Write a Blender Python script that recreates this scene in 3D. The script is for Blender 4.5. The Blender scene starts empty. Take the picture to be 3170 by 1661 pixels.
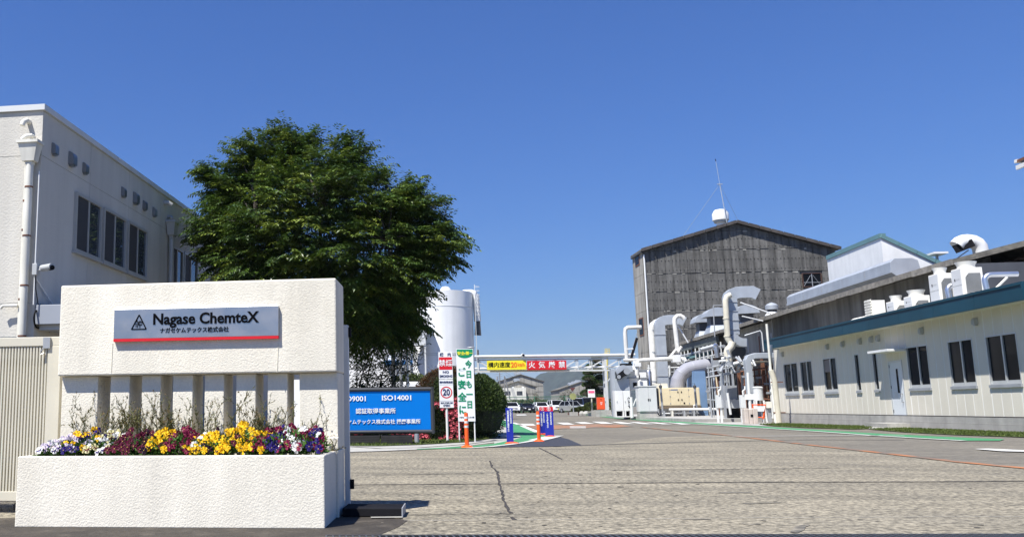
import bpy, math, random
from math import radians, sin, cos, pi, sqrt, atan2
from mathutils import Vector, Matrix
rnd = random.Random(11)
SC = bpy.context.scene
COL = SC.collection
V = Vector
# ------------------------------------------------------------------ camera
FPX, X0, Y0, EYE = 2750.0, 1060.0, 830.5, 0.80       # focal length and principal point in pixels of a 3170 px wide picture
R = Matrix(((0.9907562672438102, 0.03130526081226538, 0.1319924223680565),
            (0.13525707996546701, -0.15358797369762897, -0.9788341313290375),
            (-0.010370209078251359, 0.9876389598334668, -0.15640250567922775)))
cd = bpy.data.cameras.new('camera'); cam = bpy.data.objects.new('camera', cd); COL.objects.link(cam)
m4 = R.to_4x4(); m4.translation = (0, 0, EYE); cam.matrix_world = m4
cd.sensor_width = 36; cd.lens = 36 * FPX / 3170; cd.shift_x = (1585 - X0) / 3170
cd.clip_start = 0.1; cd.clip_end = 30000
SC.camera = cam
# ------------------------------------------------------------------ sky and sun
SUN_DIR = V((-0.616, -0.788, math.tan(radians(60)))).normalized()
w = bpy.data.worlds.new('World'); SC.world = w; w.use_nodes = True
nt = w.node_tree; bg = nt.nodes['Background']
sky = nt.nodes.new('ShaderNodeTexSky'); sky.sky_type = 'NISHITA'; sky.sun_disc = False
sky.sun_elevation = radians(60); sky.sun_rotation = atan2(SUN_DIR.x, SUN_DIR.y)
sky.altitude = 0; sky.air_density = 1.5; sky.dust_density = 0.5; sky.ozone_density = 10.0
tint = nt.nodes.new('ShaderNodeMix'); tint.data_type = 'RGBA'; tint.blend_type = 'MULTIPLY'; tint.inputs[0].default_value = 1; tint.inputs[7].default_value = (0.43, 0.70, 1.20, 1)   # the clear deep blue of that day
nt.links.new(sky.outputs[0], tint.inputs[6]); nt.links.new(tint.outputs[2], bg.inputs[0]); bg.inputs[1].default_value = 0.058
sl = bpy.data.lights.new('sun', 'SUN'); sun = bpy.data.objects.new('sun', sl); COL.objects.link(sun)
sl.energy = 5.0; sl.angle = radians(0.53); sl.color = (1, 0.97, 0.91)
sun.rotation_euler = (-SUN_DIR).to_track_quat('-Z', 'Y').to_euler(); sun.location = (-20, -25, 60)
vs = SC.view_settings; vs.view_transform = 'Standard'; vs.look = 'None'; vs.exposure = 0.78; vs.gamma = 1; vs.use_curve_mapping = False
SC.cycles.max_bounces = 6; SC.cycles.transparent_max_bounces = 6
SC.cycles.use_denoising = True

# ------------------------------------------------------------------ from the survey picture to metres
def ray(x, y): return R @ V(((x - X0) / FPX, -(y - Y0) / FPX, -1))
CAM = V((0, 0, EYE))
def G(x, y, z=0.0):
    d = ray(x, y); return CAM + d * ((z - EYE) / d.z)
def PY(x, y, Y):
    d = ray(x, y); return CAM + d * (Y / d.y)
def PX(x, y, X):
    d = ray(x, y); return CAM + d * (X / d.x)
def PP(x, y, p0, n):
    d = ray(x, y); return CAM + d * (n.dot(p0 - CAM) / n.dot(d))

# ------------------------------------------------------------------ materials
MATS = {}
def mat(name, col, rough=0.6, metal=0.0, var=0.12, vs=2.0, bump=0.0, bs=40.0, streak=0.0, ss=6.0, objvar=0.0,
        col2=None, thr=(0.45, 0.6), c2s=1.5, spec=0.5, vcol=None, trans=0.0, coat=0.0, fine=0.0, fs=60.0, fine2=0.0, fs2=20.0, band=0.0, rvar=0.0):
    if name in MATS: return MATS[name]
    m = bpy.data.materials.new(name); m.use_nodes = True; MATS[name] = m
    t = m.node_tree; N = t.nodes; L = t.links; b = N['Principled BSDF']
    def nd(ty, **kw):
        n = N.new(ty)
        for k, v in kw.items(): setattr(n, k, v)
        return n
    geo = nd('ShaderNodeNewGeometry'); pos = geo.outputs['Position']
    def noise(scale, stretch=None, detail=4):
        n = nd('ShaderNodeTexNoise'); n.inputs['Scale'].default_value = scale; n.inputs['Detail'].default_value = detail
        if stretch:
            vm = nd('ShaderNodeVectorMath', operation='MULTIPLY'); vm.inputs[1].default_value = stretch
            L.new(pos, vm.inputs[0]); L.new(vm.outputs[0], n.inputs['Vector'])
        else: L.new(pos, n.inputs['Vector'])
        return n.outputs['Fac']
    def ramp(fac, a, c, lo, hi):
        mr = nd('ShaderNodeMapRange'); L.new(fac, mr.inputs[0])
        for i, v in zip((1, 2, 3, 4), (a, c, lo, hi)): mr.inputs[i].default_value = v
        return mr.outputs[0]
    def mul(x, y):
        mm = nd('ShaderNodeMath', operation='MULTIPLY'); L.new(x, mm.inputs[0]); L.new(y, mm.inputs[1]); return mm.outputs[0]
    if vcol:
        at = nd('ShaderNodeAttribute', attribute_name=vcol); base = at.outputs['Color']
    else:
        rgb = nd('ShaderNodeRGB'); rgb.outputs[0].default_value = (*col, 1); base = rgb.outputs[0]
    if col2:
        mx = nd('ShaderNodeMix', data_type='RGBA'); L.new(ramp(noise(c2s, None, 6), thr[0], thr[1], 0, 1), mx.inputs[0])
        L.new(base, mx.inputs[6]); mx.inputs[7].default_value = (*col2, 1); base = mx.outputs[2]
    fac = ramp(noise(vs, None, 5), 0.3, 0.7, 1 - var, 1 + var)
    if fine: fac = mul(fac, ramp(noise(fs, None, 3), 0.3, 0.7, 1 - fine, 1 + fine))
    if fine2: fac = mul(fac, ramp(noise(fs2, None, 6), 0.36, 0.64, 1 - fine2, 1 + fine2))
    if band: fac = mul(fac, ramp(noise(1.6, (0.16, 1.3, 1), 5), 0.36, 0.64, 1 - band, 1 + band))
    if streak: fac = mul(fac, ramp(noise(ss, (1, 1, 0.06), 3), 0.35, 0.7, 1 + streak * 0.4, 1 - streak))
    if objvar:
        oi = nd('ShaderNodeObjectInfo'); fac = mul(fac, ramp(oi.outputs['Random'], 0, 1, 1 - objvar, 1 + objvar))
    hs = nd('ShaderNodeVectorMath', operation='SCALE'); L.new(base, hs.inputs[0]); L.new(fac, hs.inputs['Scale'])
    L.new(hs.outputs[0], b.inputs['Base Color'])
    b.inputs['Roughness'].default_value = rough; b.inputs['Metallic'].default_value = metal
    b.inputs['Specular IOR Level'].default_value = spec
    if rvar: L.new(ramp(noise(vs * 2.3), 0.3, 0.7, max(0, rough - rvar), min(1, rough + rvar)), b.inputs['Roughness'])
    if coat: b.inputs['Coat Weight'].default_value = coat; b.inputs['Coat Roughness'].default_value = 0.05
    if bump:
        bp = nd('ShaderNodeBump'); bp.inputs['Strength'].default_value = bump; bp.inputs['Distance'].default_value = 0.6 / bs
        L.new(noise(bs, None, 3), bp.inputs['Height']); L.new(bp.outputs[0], b.inputs['Normal'])
    if trans:
        tr = nd('ShaderNodeBsdfTranslucent'); L.new(hs.outputs[0], tr.inputs[0]); ms = nd('ShaderNodeMixShader')
        ms.inputs[0].default_value = trans; L.new(b.outputs[0], ms.inputs[1]); L.new(tr.outputs[0], ms.inputs[2])
        L.new(ms.outputs[0], N['Material Output'].inputs[0])
    return m
def solid(name, col, **k): return mat(name, col, **k)
STUCCO = mat('white_stucco', (0.765, 0.715, 0.60), col2=(0.67, 0.62, 0.51), c2s=1.7, thr=(0.52, 0.8), rough=0.9, var=0.04, vs=2.5, bump=0.52, bs=82, streak=0.10, ss=5, fine=0.05, fs=60)
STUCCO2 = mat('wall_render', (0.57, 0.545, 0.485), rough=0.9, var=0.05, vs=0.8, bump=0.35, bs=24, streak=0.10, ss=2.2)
CREAM = mat('cream_paint', (0.60, 0.56, 0.45), rough=0.45, var=0.05, vs=3)
WHITE = mat('white_paint', (0.72, 0.72, 0.70), rough=0.45, var=0.05, vs=1.5, streak=0.06, ss=3)
OFFWH = mat('aged_white_paint', (0.68, 0.66, 0.58), rough=0.5, var=0.10, vs=2, streak=0.15, ss=5)
WSIGN = mat('white_sign_face', (0.82, 0.82, 0.81), rough=0.35, var=0.02)
STEEL = mat('brushed_steel', (0.52, 0.515, 0.51), rough=0.36, metal=0.9, var=0.06, vs=3, rvar=0.06)
GALV = mat('galvanised_sheet', (0.43, 0.46, 0.49), rough=0.55, metal=0.4, var=0.10, vs=1.6, streak=0.06, ss=3)
GALVD = mat('dull_galvanised', (0.34, 0.355, 0.375), rough=0.6, metal=0.35, var=0.12, vs=2)
SILVER = mat('insulation_foil', (0.68, 0.69, 0.71), rough=0.3, metal=0.9, var=0.08, vs=5)
GREY = mat('grey_paint', (0.42, 0.43, 0.43), rough=0.5, var=0.05)
LGREY = mat('light_grey_paint', (0.60, 0.61, 0.60), rough=0.5, var=0.05)
DARK = mat('dark_grey_paint', (0.06, 0.062, 0.068), rough=0.45, var=0.15)
BLACK = mat('black_steel', (0.010, 0.010, 0.012), rough=0.8, var=0.3, spec=0.1)
RUST = mat('rusty_steel', (0.16, 0.065, 0.035), rough=0.8, var=0.3, vs=6)
GLASS = mat('dark_glass', (0.006, 0.007, 0.009), rough=0.06, var=0.1, spec=0.05)
GLASSB = mat('window_glass', (0.05, 0.06, 0.07), rough=0.03, var=0.1, spec=1.0)
SCREEN = mat('insect_screen', (0.05, 0.05, 0.052), rough=0.8, var=0.1)
ALU = mat('window_aluminium', (0.55, 0.56, 0.55), rough=0.4, metal=0.5, var=0.04)
ALUB = mat('bronze_aluminium', (0.46, 0.45, 0.42), rough=0.5, metal=0.2, var=0.04)
RED = mat('sign_red', (0.62, 0.012, 0.02), rough=0.4, var=0.03)
YEL = mat('sign_yellow', (0.86, 0.74, 0.02), rough=0.4, var=0.03)
BLUE = mat('sign_blue', (0.0, 0.16, 0.56), rough=0.6, var=0.02, spec=0.1)
NAVY = mat('stand_blue', (0.012, 0.025, 0.32), rough=0.4, var=0.03)
GRN = mat('sign_green', (0.0, 0.24, 0.10), rough=0.4, var=0.03)
INK = mat('black_ink', (0.004, 0.004, 0.005), rough=0.9, var=0.1, spec=0.05)
INKB = mat('navy_ink', (0.01, 0.02, 0.09), rough=0.5, var=0.1)
ORNG = mat('orange_plastic', (0.80, 0.10, 0.012), rough=0.4, var=0.05, vs=8)
REFL = mat('reflective_band', (0.62, 0.62, 0.60), rough=0.4, var=0.05)
CONC = mat('grey_concrete', (0.36, 0.35, 0.325), rough=0.9, var=0.14, vs=2.5, bump=0.3, bs=30, streak=0.12, ss=3)
SEAL = mat('joint_sealant', (0.74, 0.74, 0.71), rough=0.7, var=0.03)
SIDING = mat('siding_panel', (0.66, 0.62, 0.525), rough=0.6, var=0.03, vs=1.5, streak=0.04, ss=2, objvar=0.02)
FASC = mat('blue_fascia', (0.007, 0.046, 0.072), spec=0.3, rough=0.5, var=0.12, vs=1.2, objvar=0.06, streak=0.12, ss=2)
TEAL = mat('teal_coping', (0.11, 0.21, 0.22), rough=0.5, var=0.1)
ASB = mat('asbestos_sheet', (0.116, 0.112, 0.104), rough=0.95, var=0.16, vs=0.9, streak=0.52, ss=3.4, objvar=0.14, fine=0.15, fs=5, bump=0.3, bs=8)
ASBL = mat('pale_asbestos_sheet', (0.30, 0.285, 0.25), rough=0.95, var=0.15, vs=0.8, streak=0.3, ss=3, objvar=0.08)
CORR = mat('old_corrugated_sheet', (0.155, 0.145, 0.125), rough=0.95, var=0.2, vs=0.9, streak=0.4, ss=2.5, objvar=0.08)
ROOFM = mat('mossy_roof_sheet', (0.13, 0.12, 0.10), rough=0.95, var=0.3, vs=3, bump=0.5, bs=6)
BARK = mat('bark', (0.055, 0.045, 0.035), rough=0.95, var=0.3, vs=8, bump=0.6, bs=30)
SOIL = mat('soil', (0.035, 0.026, 0.018), rough=1, var=0.4, vs=20, bump=0.6, bs=40)
LEAF = mat('tree_leaf', (0.05, 0.08, 0.02), rough=0.38, vcol='col', var=0.05, trans=0.22, spec=0.6)
LEAFM = mat('shrub_leaf', (0.05, 0.08, 0.02), rough=0.6, vcol='col', var=0.05, trans=0.15, spec=0.3)

# ------------------------------------------------------------------ objects
ROOT = {}
def tag(o, label=None, cat=None, group=None, kind=None):
    for k, v in (('label', label), ('category', cat), ('group', group), ('kind', kind)):
        if v: o[k] = v
    return o
def thing(name, label, cat, loc=(0, 0, 0), rz=0.0, group=None):
    o = bpy.data.objects.new(name, None); COL.objects.link(o); o.empty_display_size = 0.2
    o.location = loc; o.rotation_euler = (0, 0, rz); tag(o, label, cat, group)
    ROOT[o.name] = Matrix.Translation(V(loc)) @ Matrix.Rotation(rz, 4, 'Z')
    return o
def rootm(o):
    while o.parent: o = o.parent
    return ROOT[o.name]
def toloc(o, p): return rootm(o).inverted() @ V(p)
class MB:
    def __init__(s): s.v = []; s.f = []; s.mi = []; s.cur = 0
    def m(s, i): s.cur = i; return s
    def add(s, vs, fs):
        n = len(s.v); s.v += [tuple(p) for p in vs]
        for f in fs: s.f.append(tuple(i + n for i in f)); s.mi.append(s.cur)
        return s
    def hexa(s, p): return s.add(p, [(3, 2, 1, 0), (4, 5, 6, 7), (0, 1, 5, 4), (1, 2, 6, 5), (2, 3, 7, 6), (3, 0, 4, 7)])
    def box(s, x0, x1, y0, y1, z0, z1):
        return s.hexa([(x0, y0, z0), (x1, y0, z0), (x1, y1, z0), (x0, y1, z0), (x0, y0, z1), (x1, y0, z1), (x1, y1, z1), (x0, y1, z1)])
    def bar(s, p, q, w, h=None, up=(0, 0, 1)):
        h = w if h is None else h; p = V(p); q = V(q); d = (q - p).normalized(); u = V(up)
        if abs(d.dot(u)) > 0.98: u = V((0, 1, 0))
        a = d.cross(u).normalized() * w / 2; b = a.cross(d).normalized() * h / 2
        return s.hexa([p - a - b, p + a - b, q + a - b, q - a - b, p - a + b, p + a + b, q + a + b, q - a + b])
    def tube(s, path, r, n=10, sq=None, cap=True, up=None, phase=0.0):
        P = [V(p) for p in path]; k = len(P); rs = r if isinstance(r, (list, tuple)) else [r] * k
        T = []
        for i in range(k):
            a = (P[i] - P[i - 1]).normalized() if i else None; b = (P[i + 1] - P[i]).normalized() if i < k - 1 else None
            T.append(((a or b) + (b or a)).normalized())
        u = V(up) if up else (V((0, 0, 1)) if abs(T[0].z) < 0.9 else V((1, 0, 0)))
        rings = []
        for i in range(k):
            u = (u - T[i] * u.dot(T[i])).normalized(); w_ = T[i].cross(u)
            st = 1.0
            if 0 < i < k - 1:
                c = (P[i] - P[i - 1]).normalized().dot((P[i + 1] - P[i]).normalized()); st = 1 / max(0.5, sqrt((1 + c) / 2))
            if sq:
                ring = [P[i] + u * sy * sq[1] / 2 * st + w_ * sx * sq[0] / 2 for sx, sy in ((-1, -1), (1, -1), (1, 1), (-1, 1))]
            else:
                ring = [P[i] + (u * cos(2 * pi * j / n + phase) + w_ * sin(2 * pi * j / n + phase)) * rs[i] for j in range(n)]
            rings.append(ring)
        nn = 4 if sq else n
        vs = [p for rg in rings for p in rg]; fs = []
        for i in range(k - 1):
            for j in range(nn): fs.append((i * nn + j, i * nn + (j + 1) % nn, (i + 1) * nn + (j + 1) % nn, (i + 1) * nn + j))
        if cap: fs += [tuple(range(nn))[::-1], tuple((k - 1) * nn + j for j in range(nn))]
        return s.add(vs, fs)
    def lathe(s, prof, c=(0, 0, 0), n=24):
        c = V(c); vs = []; fs = []
        for r, z in prof: vs += [c + V((r * cos(2 * pi * j / n), r * sin(2 * pi * j / n), z)) for j in range(n)]
        for i in range(len(prof) - 1):
            for j in range(n): fs.append((i * n + j, i * n + (j + 1) % n, (i + 1) * n + (j + 1) % n, (i + 1) * n + j))
        fs += [tuple(range(n))[::-1], tuple((len(prof) - 1) * n + j for j in range(n))]
        return s.add(vs, fs)
    def poly(s, pts): return s.add(pts, [tuple(range(len(pts)))])
    def prism(s, pts, d):
        d = V(d); n = len(pts); q = [V(p) for p in pts]
        return s.add(q + [p + d for p in q], [tuple(range(n))[::-1], tuple(range(n, 2 * n))] + [(i, (i + 1) % n, (i + 1) % n + n, i + n) for i in range(n)])
    def mesh(s, name, mats, smooth=False, root=None, world=False):
        me = bpy.data.meshes.new(name); vs = s.v
        if world and root is not None:
            M = rootm(root).inverted(); vs = [tuple(M @ V(p)) for p in vs]
        me.from_pydata(vs, [], s.f); 
        for mm in (mats if isinstance(mats, (list, tuple)) else [mats]): me.materials.append(mm)
        if len(me.materials) > 1: me.polygons.foreach_set('material_index', s.mi)
        if smooth: me.polygons.foreach_set('use_smooth', [True] * len(me.polygons)); me.set_sharp_from_angle(angle=radians(35))
        me.update(); return me
    def build(s, name, mats, root=None, smooth=False, world=False, bevel=0.0, **tags):
        me = s.mesh(name, mats, smooth, root, world)
        o = bpy.data.objects.new(name, me); COL.objects.link(o)
        if root is not None: o.parent = root
        if bevel:
            bm = o.modifiers.new('bevel', 'BEVEL'); bm.width = bevel; bm.segments = 2; bm.limit_method = 'ANGLE'
        tag(o, **tags); return o
def inst(name, me, root, loc=(0, 0, 0), rot=(0, 0, 0), scale=(1, 1, 1)):
    o = bpy.data.objects.new(name, me); COL.objects.link(o); o.parent = root; o.location = loc; o.rotation_euler = rot; o.scale = scale
    return o
def structure(name, mb, m, **k): return mb.build(name, m, kind='structure', **k)
def dup(root, loc, rz=None, label=None):
    r = root.copy(); COL.objects.link(r); r.location = loc
    if rz is not None: r.rotation_euler = (0, 0, rz)
    if label: r['label'] = label
    ROOT[r.name] = Matrix.Translation(V(loc)) @ Matrix.Rotation(r.rotation_euler[2], 4, 'Z')
    for ch in root.children:
        c = ch.copy(); COL.objects.link(c); c.parent = r
        for g in ch.children:
            d = g.copy(); COL.objects.link(d); d.parent = c
    return r
def text(body, size, root, x, z, m, y=-0.004, align='CENTER', bold=0.0, sx=1.0, vert=False, line=1.0, name='lettering', ext=0.002, rx=pi / 2, rzl=0.0):
    cu = bpy.data.curves.new(name, 'FONT'); cu.body = '\n'.join(body) if vert else body
    cu.size = size; cu.align_x = align; cu.align_y = 'CENTER' if not vert else 'TOP'; cu.extrude = ext; cu.offset = bold * size
    cu.space_line = line; cu.resolution_u = 3; cu.materials.append(m)
    o = bpy.data.objects.new(name, cu); COL.objects.link(o); o.parent = root; o.location = (x, y, z)
    o.rotation_euler = (rx, 0, rzl); o.scale = (sx, 1, 1); return o
def arc(c, r, a0, a1, n, ex, ez):
    c = V(c); ex = V(ex); ez = V(ez)
    return [c + ex * (r * cos(radians(a0 + (a1 - a0) * i / n))) + ez * (r * sin(radians(a0 + (a1 - a0) * i / n))) for i in range(n + 1)]

# leaves: many small leaf faces collected in one mesh with a colour of their own each
class Leaves:
    def __init__(s): s.v = []; s.f = []; s.c = []
    def leaf(s, p, d, up, L, W, col):
        n = len(s.v); a = d.cross(up)
        if a.length < 1e-4: a = d.orthogonal()
        a = a.normalized() * (W / 2); nrm = a.cross(d).normalized()
        s.v += [tuple(p), tuple(p + d * L * 0.45 + a + nrm * W * 0.12), tuple(p + d * L), tuple(p + d * L * 0.45 - a + nrm * W * 0.12)]
        s.f.append((n, n + 1, n + 2, n + 3)); s.c += [col] * 4
    def build(s, name, m, root, world=True, **tags):
        me = bpy.data.meshes.new(name); vs = s.v
        if root is not None and world:
            off = rootm(root).translation; rzv = rootm(root).to_euler().z
            if abs(rzv) < 1e-6: vs = [(a - off.x, b - off.y, c - off.z) for a, b, c in vs]
            else:
                M = rootm(root).inverted(); vs = [tuple(M @ V(p)) for p in vs]
        me.from_pydata(vs, [], s.f)
        ca = me.color_attributes.new('col', 'FLOAT_COLOR', 'POINT')
        ca.data.foreach_set('color', [x for c in s.c for x in (*c, 1.0)])
        me.materials.append(m); o = bpy.data.objects.new(name, me); COL.objects.link(o)
        if root is not None: o.parent = root
        tag(o, **tags); return o
def rdir():
    while True:
        p = V((rnd.uniform(-1, 1), rnd.uniform(-1, 1), rnd.uniform(-1, 1)))
        if 0.05 < p.length < 1: return p.normalized()
def jcol(c, j=0.3, warm=0.0):
    k = 1 + rnd.uniform(-j, j); wv = rnd.uniform(0, warm)
    return (c[0] * k + wv * 0.05, c[1] * k + wv * 0.015, c[2] * k)
# ================================================================== ground
ASPH = mat('yard_asphalt', (0.155, 0.138, 0.106), band=0.10, rough=0.92, var=0.12, vs=0.35, bump=0.5, bs=70, fine=0.22, fs=30, fine2=0.16, fs2=6, col2=(0.128, 0.115, 0.090), c2s=0.22, thr=(0.45, 0.62))
APRON = mat('worn_concrete', (0.210, 0.185, 0.135), rough=0.95, var=0.10, vs=0.9, bump=1.0, bs=34, fine=0.30, fs=60, fine2=0.48, fs2=20, band=0.16, col2=(0.165, 0.147, 0.110), c2s=1.1, thr=(0.45, 0.7))
PAVE = mat('pale_paving', (0.34, 0.33, 0.30), rough=0.9, var=0.1, vs=1.5, fine=0.1, fs=12)
GREEN = mat('green_walkway_paint', (0.045, 0.225, 0.085), rough=0.7, var=0.12, vs=1.2, fine=0.08, fs=10, col2=(0.06, 0.20, 0.09), c2s=3)
WLINE = mat('white_road_paint', (0.56, 0.55, 0.51), rough=0.75, var=0.06, vs=2, col2=(0.25, 0.23, 0.19), c2s=6, thr=(0.6, 0.72))
ORLINE = mat('worn_orange_paint', (0.33, 0.135, 0.055), rough=0.85, var=0.2, vs=1, col2=(0.15, 0.125, 0.098), c2s=1.3, thr=(0.42, 0.58))
PATCH = mat('new_asphalt_patch', (0.03, 0.033, 0.045), rough=0.85, var=0.15, vs=2, bump=0.4, bs=80)
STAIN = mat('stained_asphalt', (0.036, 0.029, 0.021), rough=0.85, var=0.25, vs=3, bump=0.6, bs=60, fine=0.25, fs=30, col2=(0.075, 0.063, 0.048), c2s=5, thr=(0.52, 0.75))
JOINT = mat('joint_tar', (0.035, 0.030, 0.026), rough=0.9, var=0.4, vs=12)
def sheet(name, px, z, m, sub=None):
    pts = [G(x, y) for x, y in px]
    mb = MB(); mb.poly([(p.x, p.y, z) for p in pts]); return structure(name, mb, m)
mb = MB(); mb.poly([(-7500, -60, 0), (7500, -60, 0), (7500, 7200, 0), (-7500, 7200, 0)]); structure('yard_ground', mb, ASPH)
sheet('concrete_apron', [(700, 1418), (1080, 1402), (1420, 1387), (1720, 1383), (1850, 1376), (2050, 1352), (2250, 1347), (2500, 1377), (2680, 1397), (2980, 1431), (3170, 1449),
                         (3900, 1530), (4200, 2300), (1585, 4500), (-3200, 2300), (-1500, 1650)], 0.005, APRON)
def strip(name, px, w, z, m, jit=0.0):
    pts = [G(x, y) for x, y in px]; mb = MB(); L = []; Rr = []
    dense = []
    for a, b in zip(pts, pts[1:]):
        k = max(1, int((b - a).length / 0.12)) if jit else 1
        dense += [a.lerp(b, i / k) for i in range(k)]
    dense.append(pts[-1])
    for i, p in enumerate(dense):
        d = (dense[min(i + 1, len(dense) - 1)] - dense[max(i - 1, 0)]).normalized(); n = V((-d.y, d.x, 0))
        ww = w if not callable(w) else w(i / (len(dense) - 1)); ww *= 1 + rnd.uniform(-jit, jit); o = n * rnd.uniform(-jit, jit) * 0.02
        L.append(p + n * ww / 2 + o); Rr.append(p - n * ww / 2 + o)
    vs = [(p.x, p.y, z) for p in L + Rr]; k = len(dense)
    mb.add(vs, [(i, k + i, k + i + 1, i + 1) for i in range(k - 1)]); return structure(name, mb, m)
# joints and cracks of the concrete
strip('ground_joint', [(1516, 1427), (1524, 1446), (1540, 1462), (1547, 1500), (1557, 1540), (1570, 1575), (1581, 1590)], 0.024, 0.009, JOINT, 0.5)
strip('ground_joint', [(1586, 1602), (1590, 1611)], 0.03, 0.009, JOINT, 0.5)
strip('ground_joint', [(1020, 1502), (1300, 1500), (1560, 1498), (2400, 1493), (2900, 1492), (3170, 1490), (3400, 1489)], 0.055, 0.009, JOINT, 0.35)
strip('ground_joint', [(1245, 1595), (1580, 1591)], 0.014, 0.009, JOINT, 0.4)
strip('ground_joint', [(1669, 1386), (1740, 1422)], 0.03, 0.009, JOINT, 0.3)
strip('ground_joint', [(1250, 1613), (1600, 1611), (2400, 1604), (3170, 1600)], 0.007, 0.009, CONC, 0.3)
strip('ground_joint', [(1718, 1382), (1850, 1377), (2050, 1371), (2350, 1364), (2520, 1361), (2800, 1362)], 0.11, 0.013, PATCH, 0.1)
strip('ground_joint', [(1080, 1401), (1420, 1387), (1720, 1383)], 0.05, 0.011, JOINT, 0.2)
sheet('asphalt_patch', [(1500, 1384.5), (1600, 1376), (1690, 1357), (1708, 1351.5), (1732, 1352), (1762, 1360), (1800, 1377), (1720, 1381.5)], 0.010, PATCH)
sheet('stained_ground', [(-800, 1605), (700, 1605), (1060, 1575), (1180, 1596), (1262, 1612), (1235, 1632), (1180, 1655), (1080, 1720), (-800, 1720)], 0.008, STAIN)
strip('concrete_strip', [(1148, 1606), (1246, 1605)], 0.06, 0.016, PAVE)
# tyre scuffs
SCUFF = mat('tyre_scuff', (0.10, 0.092, 0.075), rough=0.9, var=0.3, vs=9, col2=(0.20, 0.178, 0.137), c2s=9, thr=(0.42, 0.6))
for px, wd in (([(2110, 1610), (2150, 1608), (2200, 1609)], .03), ([(2230, 1527), (2270, 1525), (2330, 1526)], .12), ([(3000, 1624), (3045, 1627)], .022), ([(2290, 1621), (2320, 1626), (2350, 1623)], .03), ([(2455, 1650), (2485, 1632), (2500, 1626)], .05), ([(1160, 1470), (1500, 1466)], .05), ([(1900, 1455), (2600, 1449)], .06), ([(2300, 1560), (2420, 1557)], .05)):
    strip('ground_stain', px, wd, 0.0085, SCUFF, 0.6)
mb = MB()
for i in range(110):
    x, y = rnd.uniform(1120, 3150), rnd.uniform(1440, 1640); c = G(x, y); r_ = rnd.uniform(.006, .020) * (1.5 if y < 1520 else 1)
    mb.m(i % 3 > 0); mb.poly([(c.x + r_ * rnd.uniform(.6, 1.5) * cos(a), c.y + r_ * rnd.uniform(.6, 1.3) * sin(a), .0088) for a in [2 * pi * k / 7 for k in range(7)]])
mb.build('ground_stain', [JOINT, SCUFF], kind='stuff', label='small dark pits and stains on the concrete apron')
# grating along the street edge
mb = MB(); a = G(1010, 1660.5); b = G(3500, 1656.5); d = (b - a).normalized(); n = V((-d.y, d.x, 0))
k = 0; L = (b - a).length
mb.add([a + V((0, 0, .0065)), b + V((0, 0, .0065)), b - n * .5 + V((0, 0, .0065)), a - n * .5 + V((0, 0, .0065))], [(3, 2, 1, 0)])
structure('gutter_bed', mb, BLACK)
mb = MB(); x = 0.0
while x < L:
    p = a + d * x; mb.bar(p + V((0, 0, .007)), p - n * .3 + d * 0.03 + V((0, 0, .007)), 0.012, 0.010); x += 0.042
mb.bar(a + V((0, 0, .008)), b + V((0, 0, .008)), 0.010, 0.012)
g = thing('gutter_grating', 'dark steel gutter grating across the foot of the concrete apron', 'grating', a)
mb.build('grate_bar', DARK, g, world=True, kind='stuff')
# left walkway and lines
sheet('paved_corner', [(1538, 1318), (1566, 1326), (1594, 1343), (1606, 1352), (1590, 1357), (1540, 1367), (1450, 1379), (1300, 1390), (1080, 1399), (1080, 1380), (1300, 1370), (1440, 1360)], 0.006, PAVE)
sheet('kerb_band', [(1540, 1312), (1568, 1324), (1594, 1340), (1615, 1353), (1590, 1361), (1565, 1366), (1530, 1373), (1530, 1369), (1585, 1358), (1600, 1353), (1588, 1344), (1562, 1328), (1540, 1318)], 0.010, CONC)
sheet('green_walkway', [(1545, 1296), (1564, 1303), (1590, 1310), (1625, 1322), (1663, 1339), (1690, 1350), (1705, 1353), (1660, 1363), (1590, 1374), (1520, 1382), (1450, 1387), (1290, 1392), (1290, 1390), (1450, 1382),
                        (1530, 1373.5), (1590, 1361.5), (1615.5, 1353), (1594, 1340), (1568, 1324), (1540, 1311), (1528, 1300)], 0.014, GREEN)
for seg in ([(1546, 1294), (1564, 1301.5)], [(1588, 1308), (1606, 1313.5)], [(1615, 1317), (1665, 1338)]):
    strip('white_line', seg, 0.22, 0.018, WLINE)
strip('white_line', [(1450, 1388), (1520, 1383), (1590, 1375), (1660, 1363.5)], 0.14, 0.018, WLINE)
strip('white_line', [(1660, 1363.5), (1692, 1356), (1722, 1349)], 0.42, 0.018, WLINE)
strip('white_line', [(1080, 1398), (1180, 1396), (1290, 1391)], 0.10, 0.018, WLINE)
strip('kerb_line', [(1080, 1382), (1180, 1388), (1300, 1385), (1440, 1375), (1535, 1363)], 0.14, 0.018, PAVE)
# crosswalk
for q in ([(1609, 1311.5), (1649, 1311.5), (1659, 1317), (1621, 1317)], [(1685, 1313.5), (1697, 1313), (1700, 1315), (1690, 1315)], [(1721, 1308), (1757, 1308), (1779, 1314), (1744, 1314)],
          [(1779, 1306.7), (1811, 1306), (1840, 1311.5), (1803, 1312)], [(1832, 1305), (1868, 1305), (1901, 1311), (1863, 1311.5)], [(1890, 1305.3), (1919, 1305.5), (1966, 1312), (1927, 1312)],
          [(1945, 1306), (1974, 1306.5), (2027, 1312.5), (1991, 1312.5)], [(2000, 1307), (2032, 1307.3), (2082, 1313), (2052, 1313)], [(2066, 1307.8), (2088, 1308), (2140, 1313.8), (2110, 1313.8)]):
    sheet('crossing_stripe', q, 0.018, WLINE)
for y in (1319.5, 1322, 1324.3):
    sheet('crossing_stripe', [(1762, y), (1812, y), (1815, y + 1.2), (1766, y + 1.2)], 0.018, WLINE)
sheet('white_line', [(1596, 1282.5), (1625, 1282), (1632, 1284.5), (1602, 1285)], 0.018, WLINE)
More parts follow.
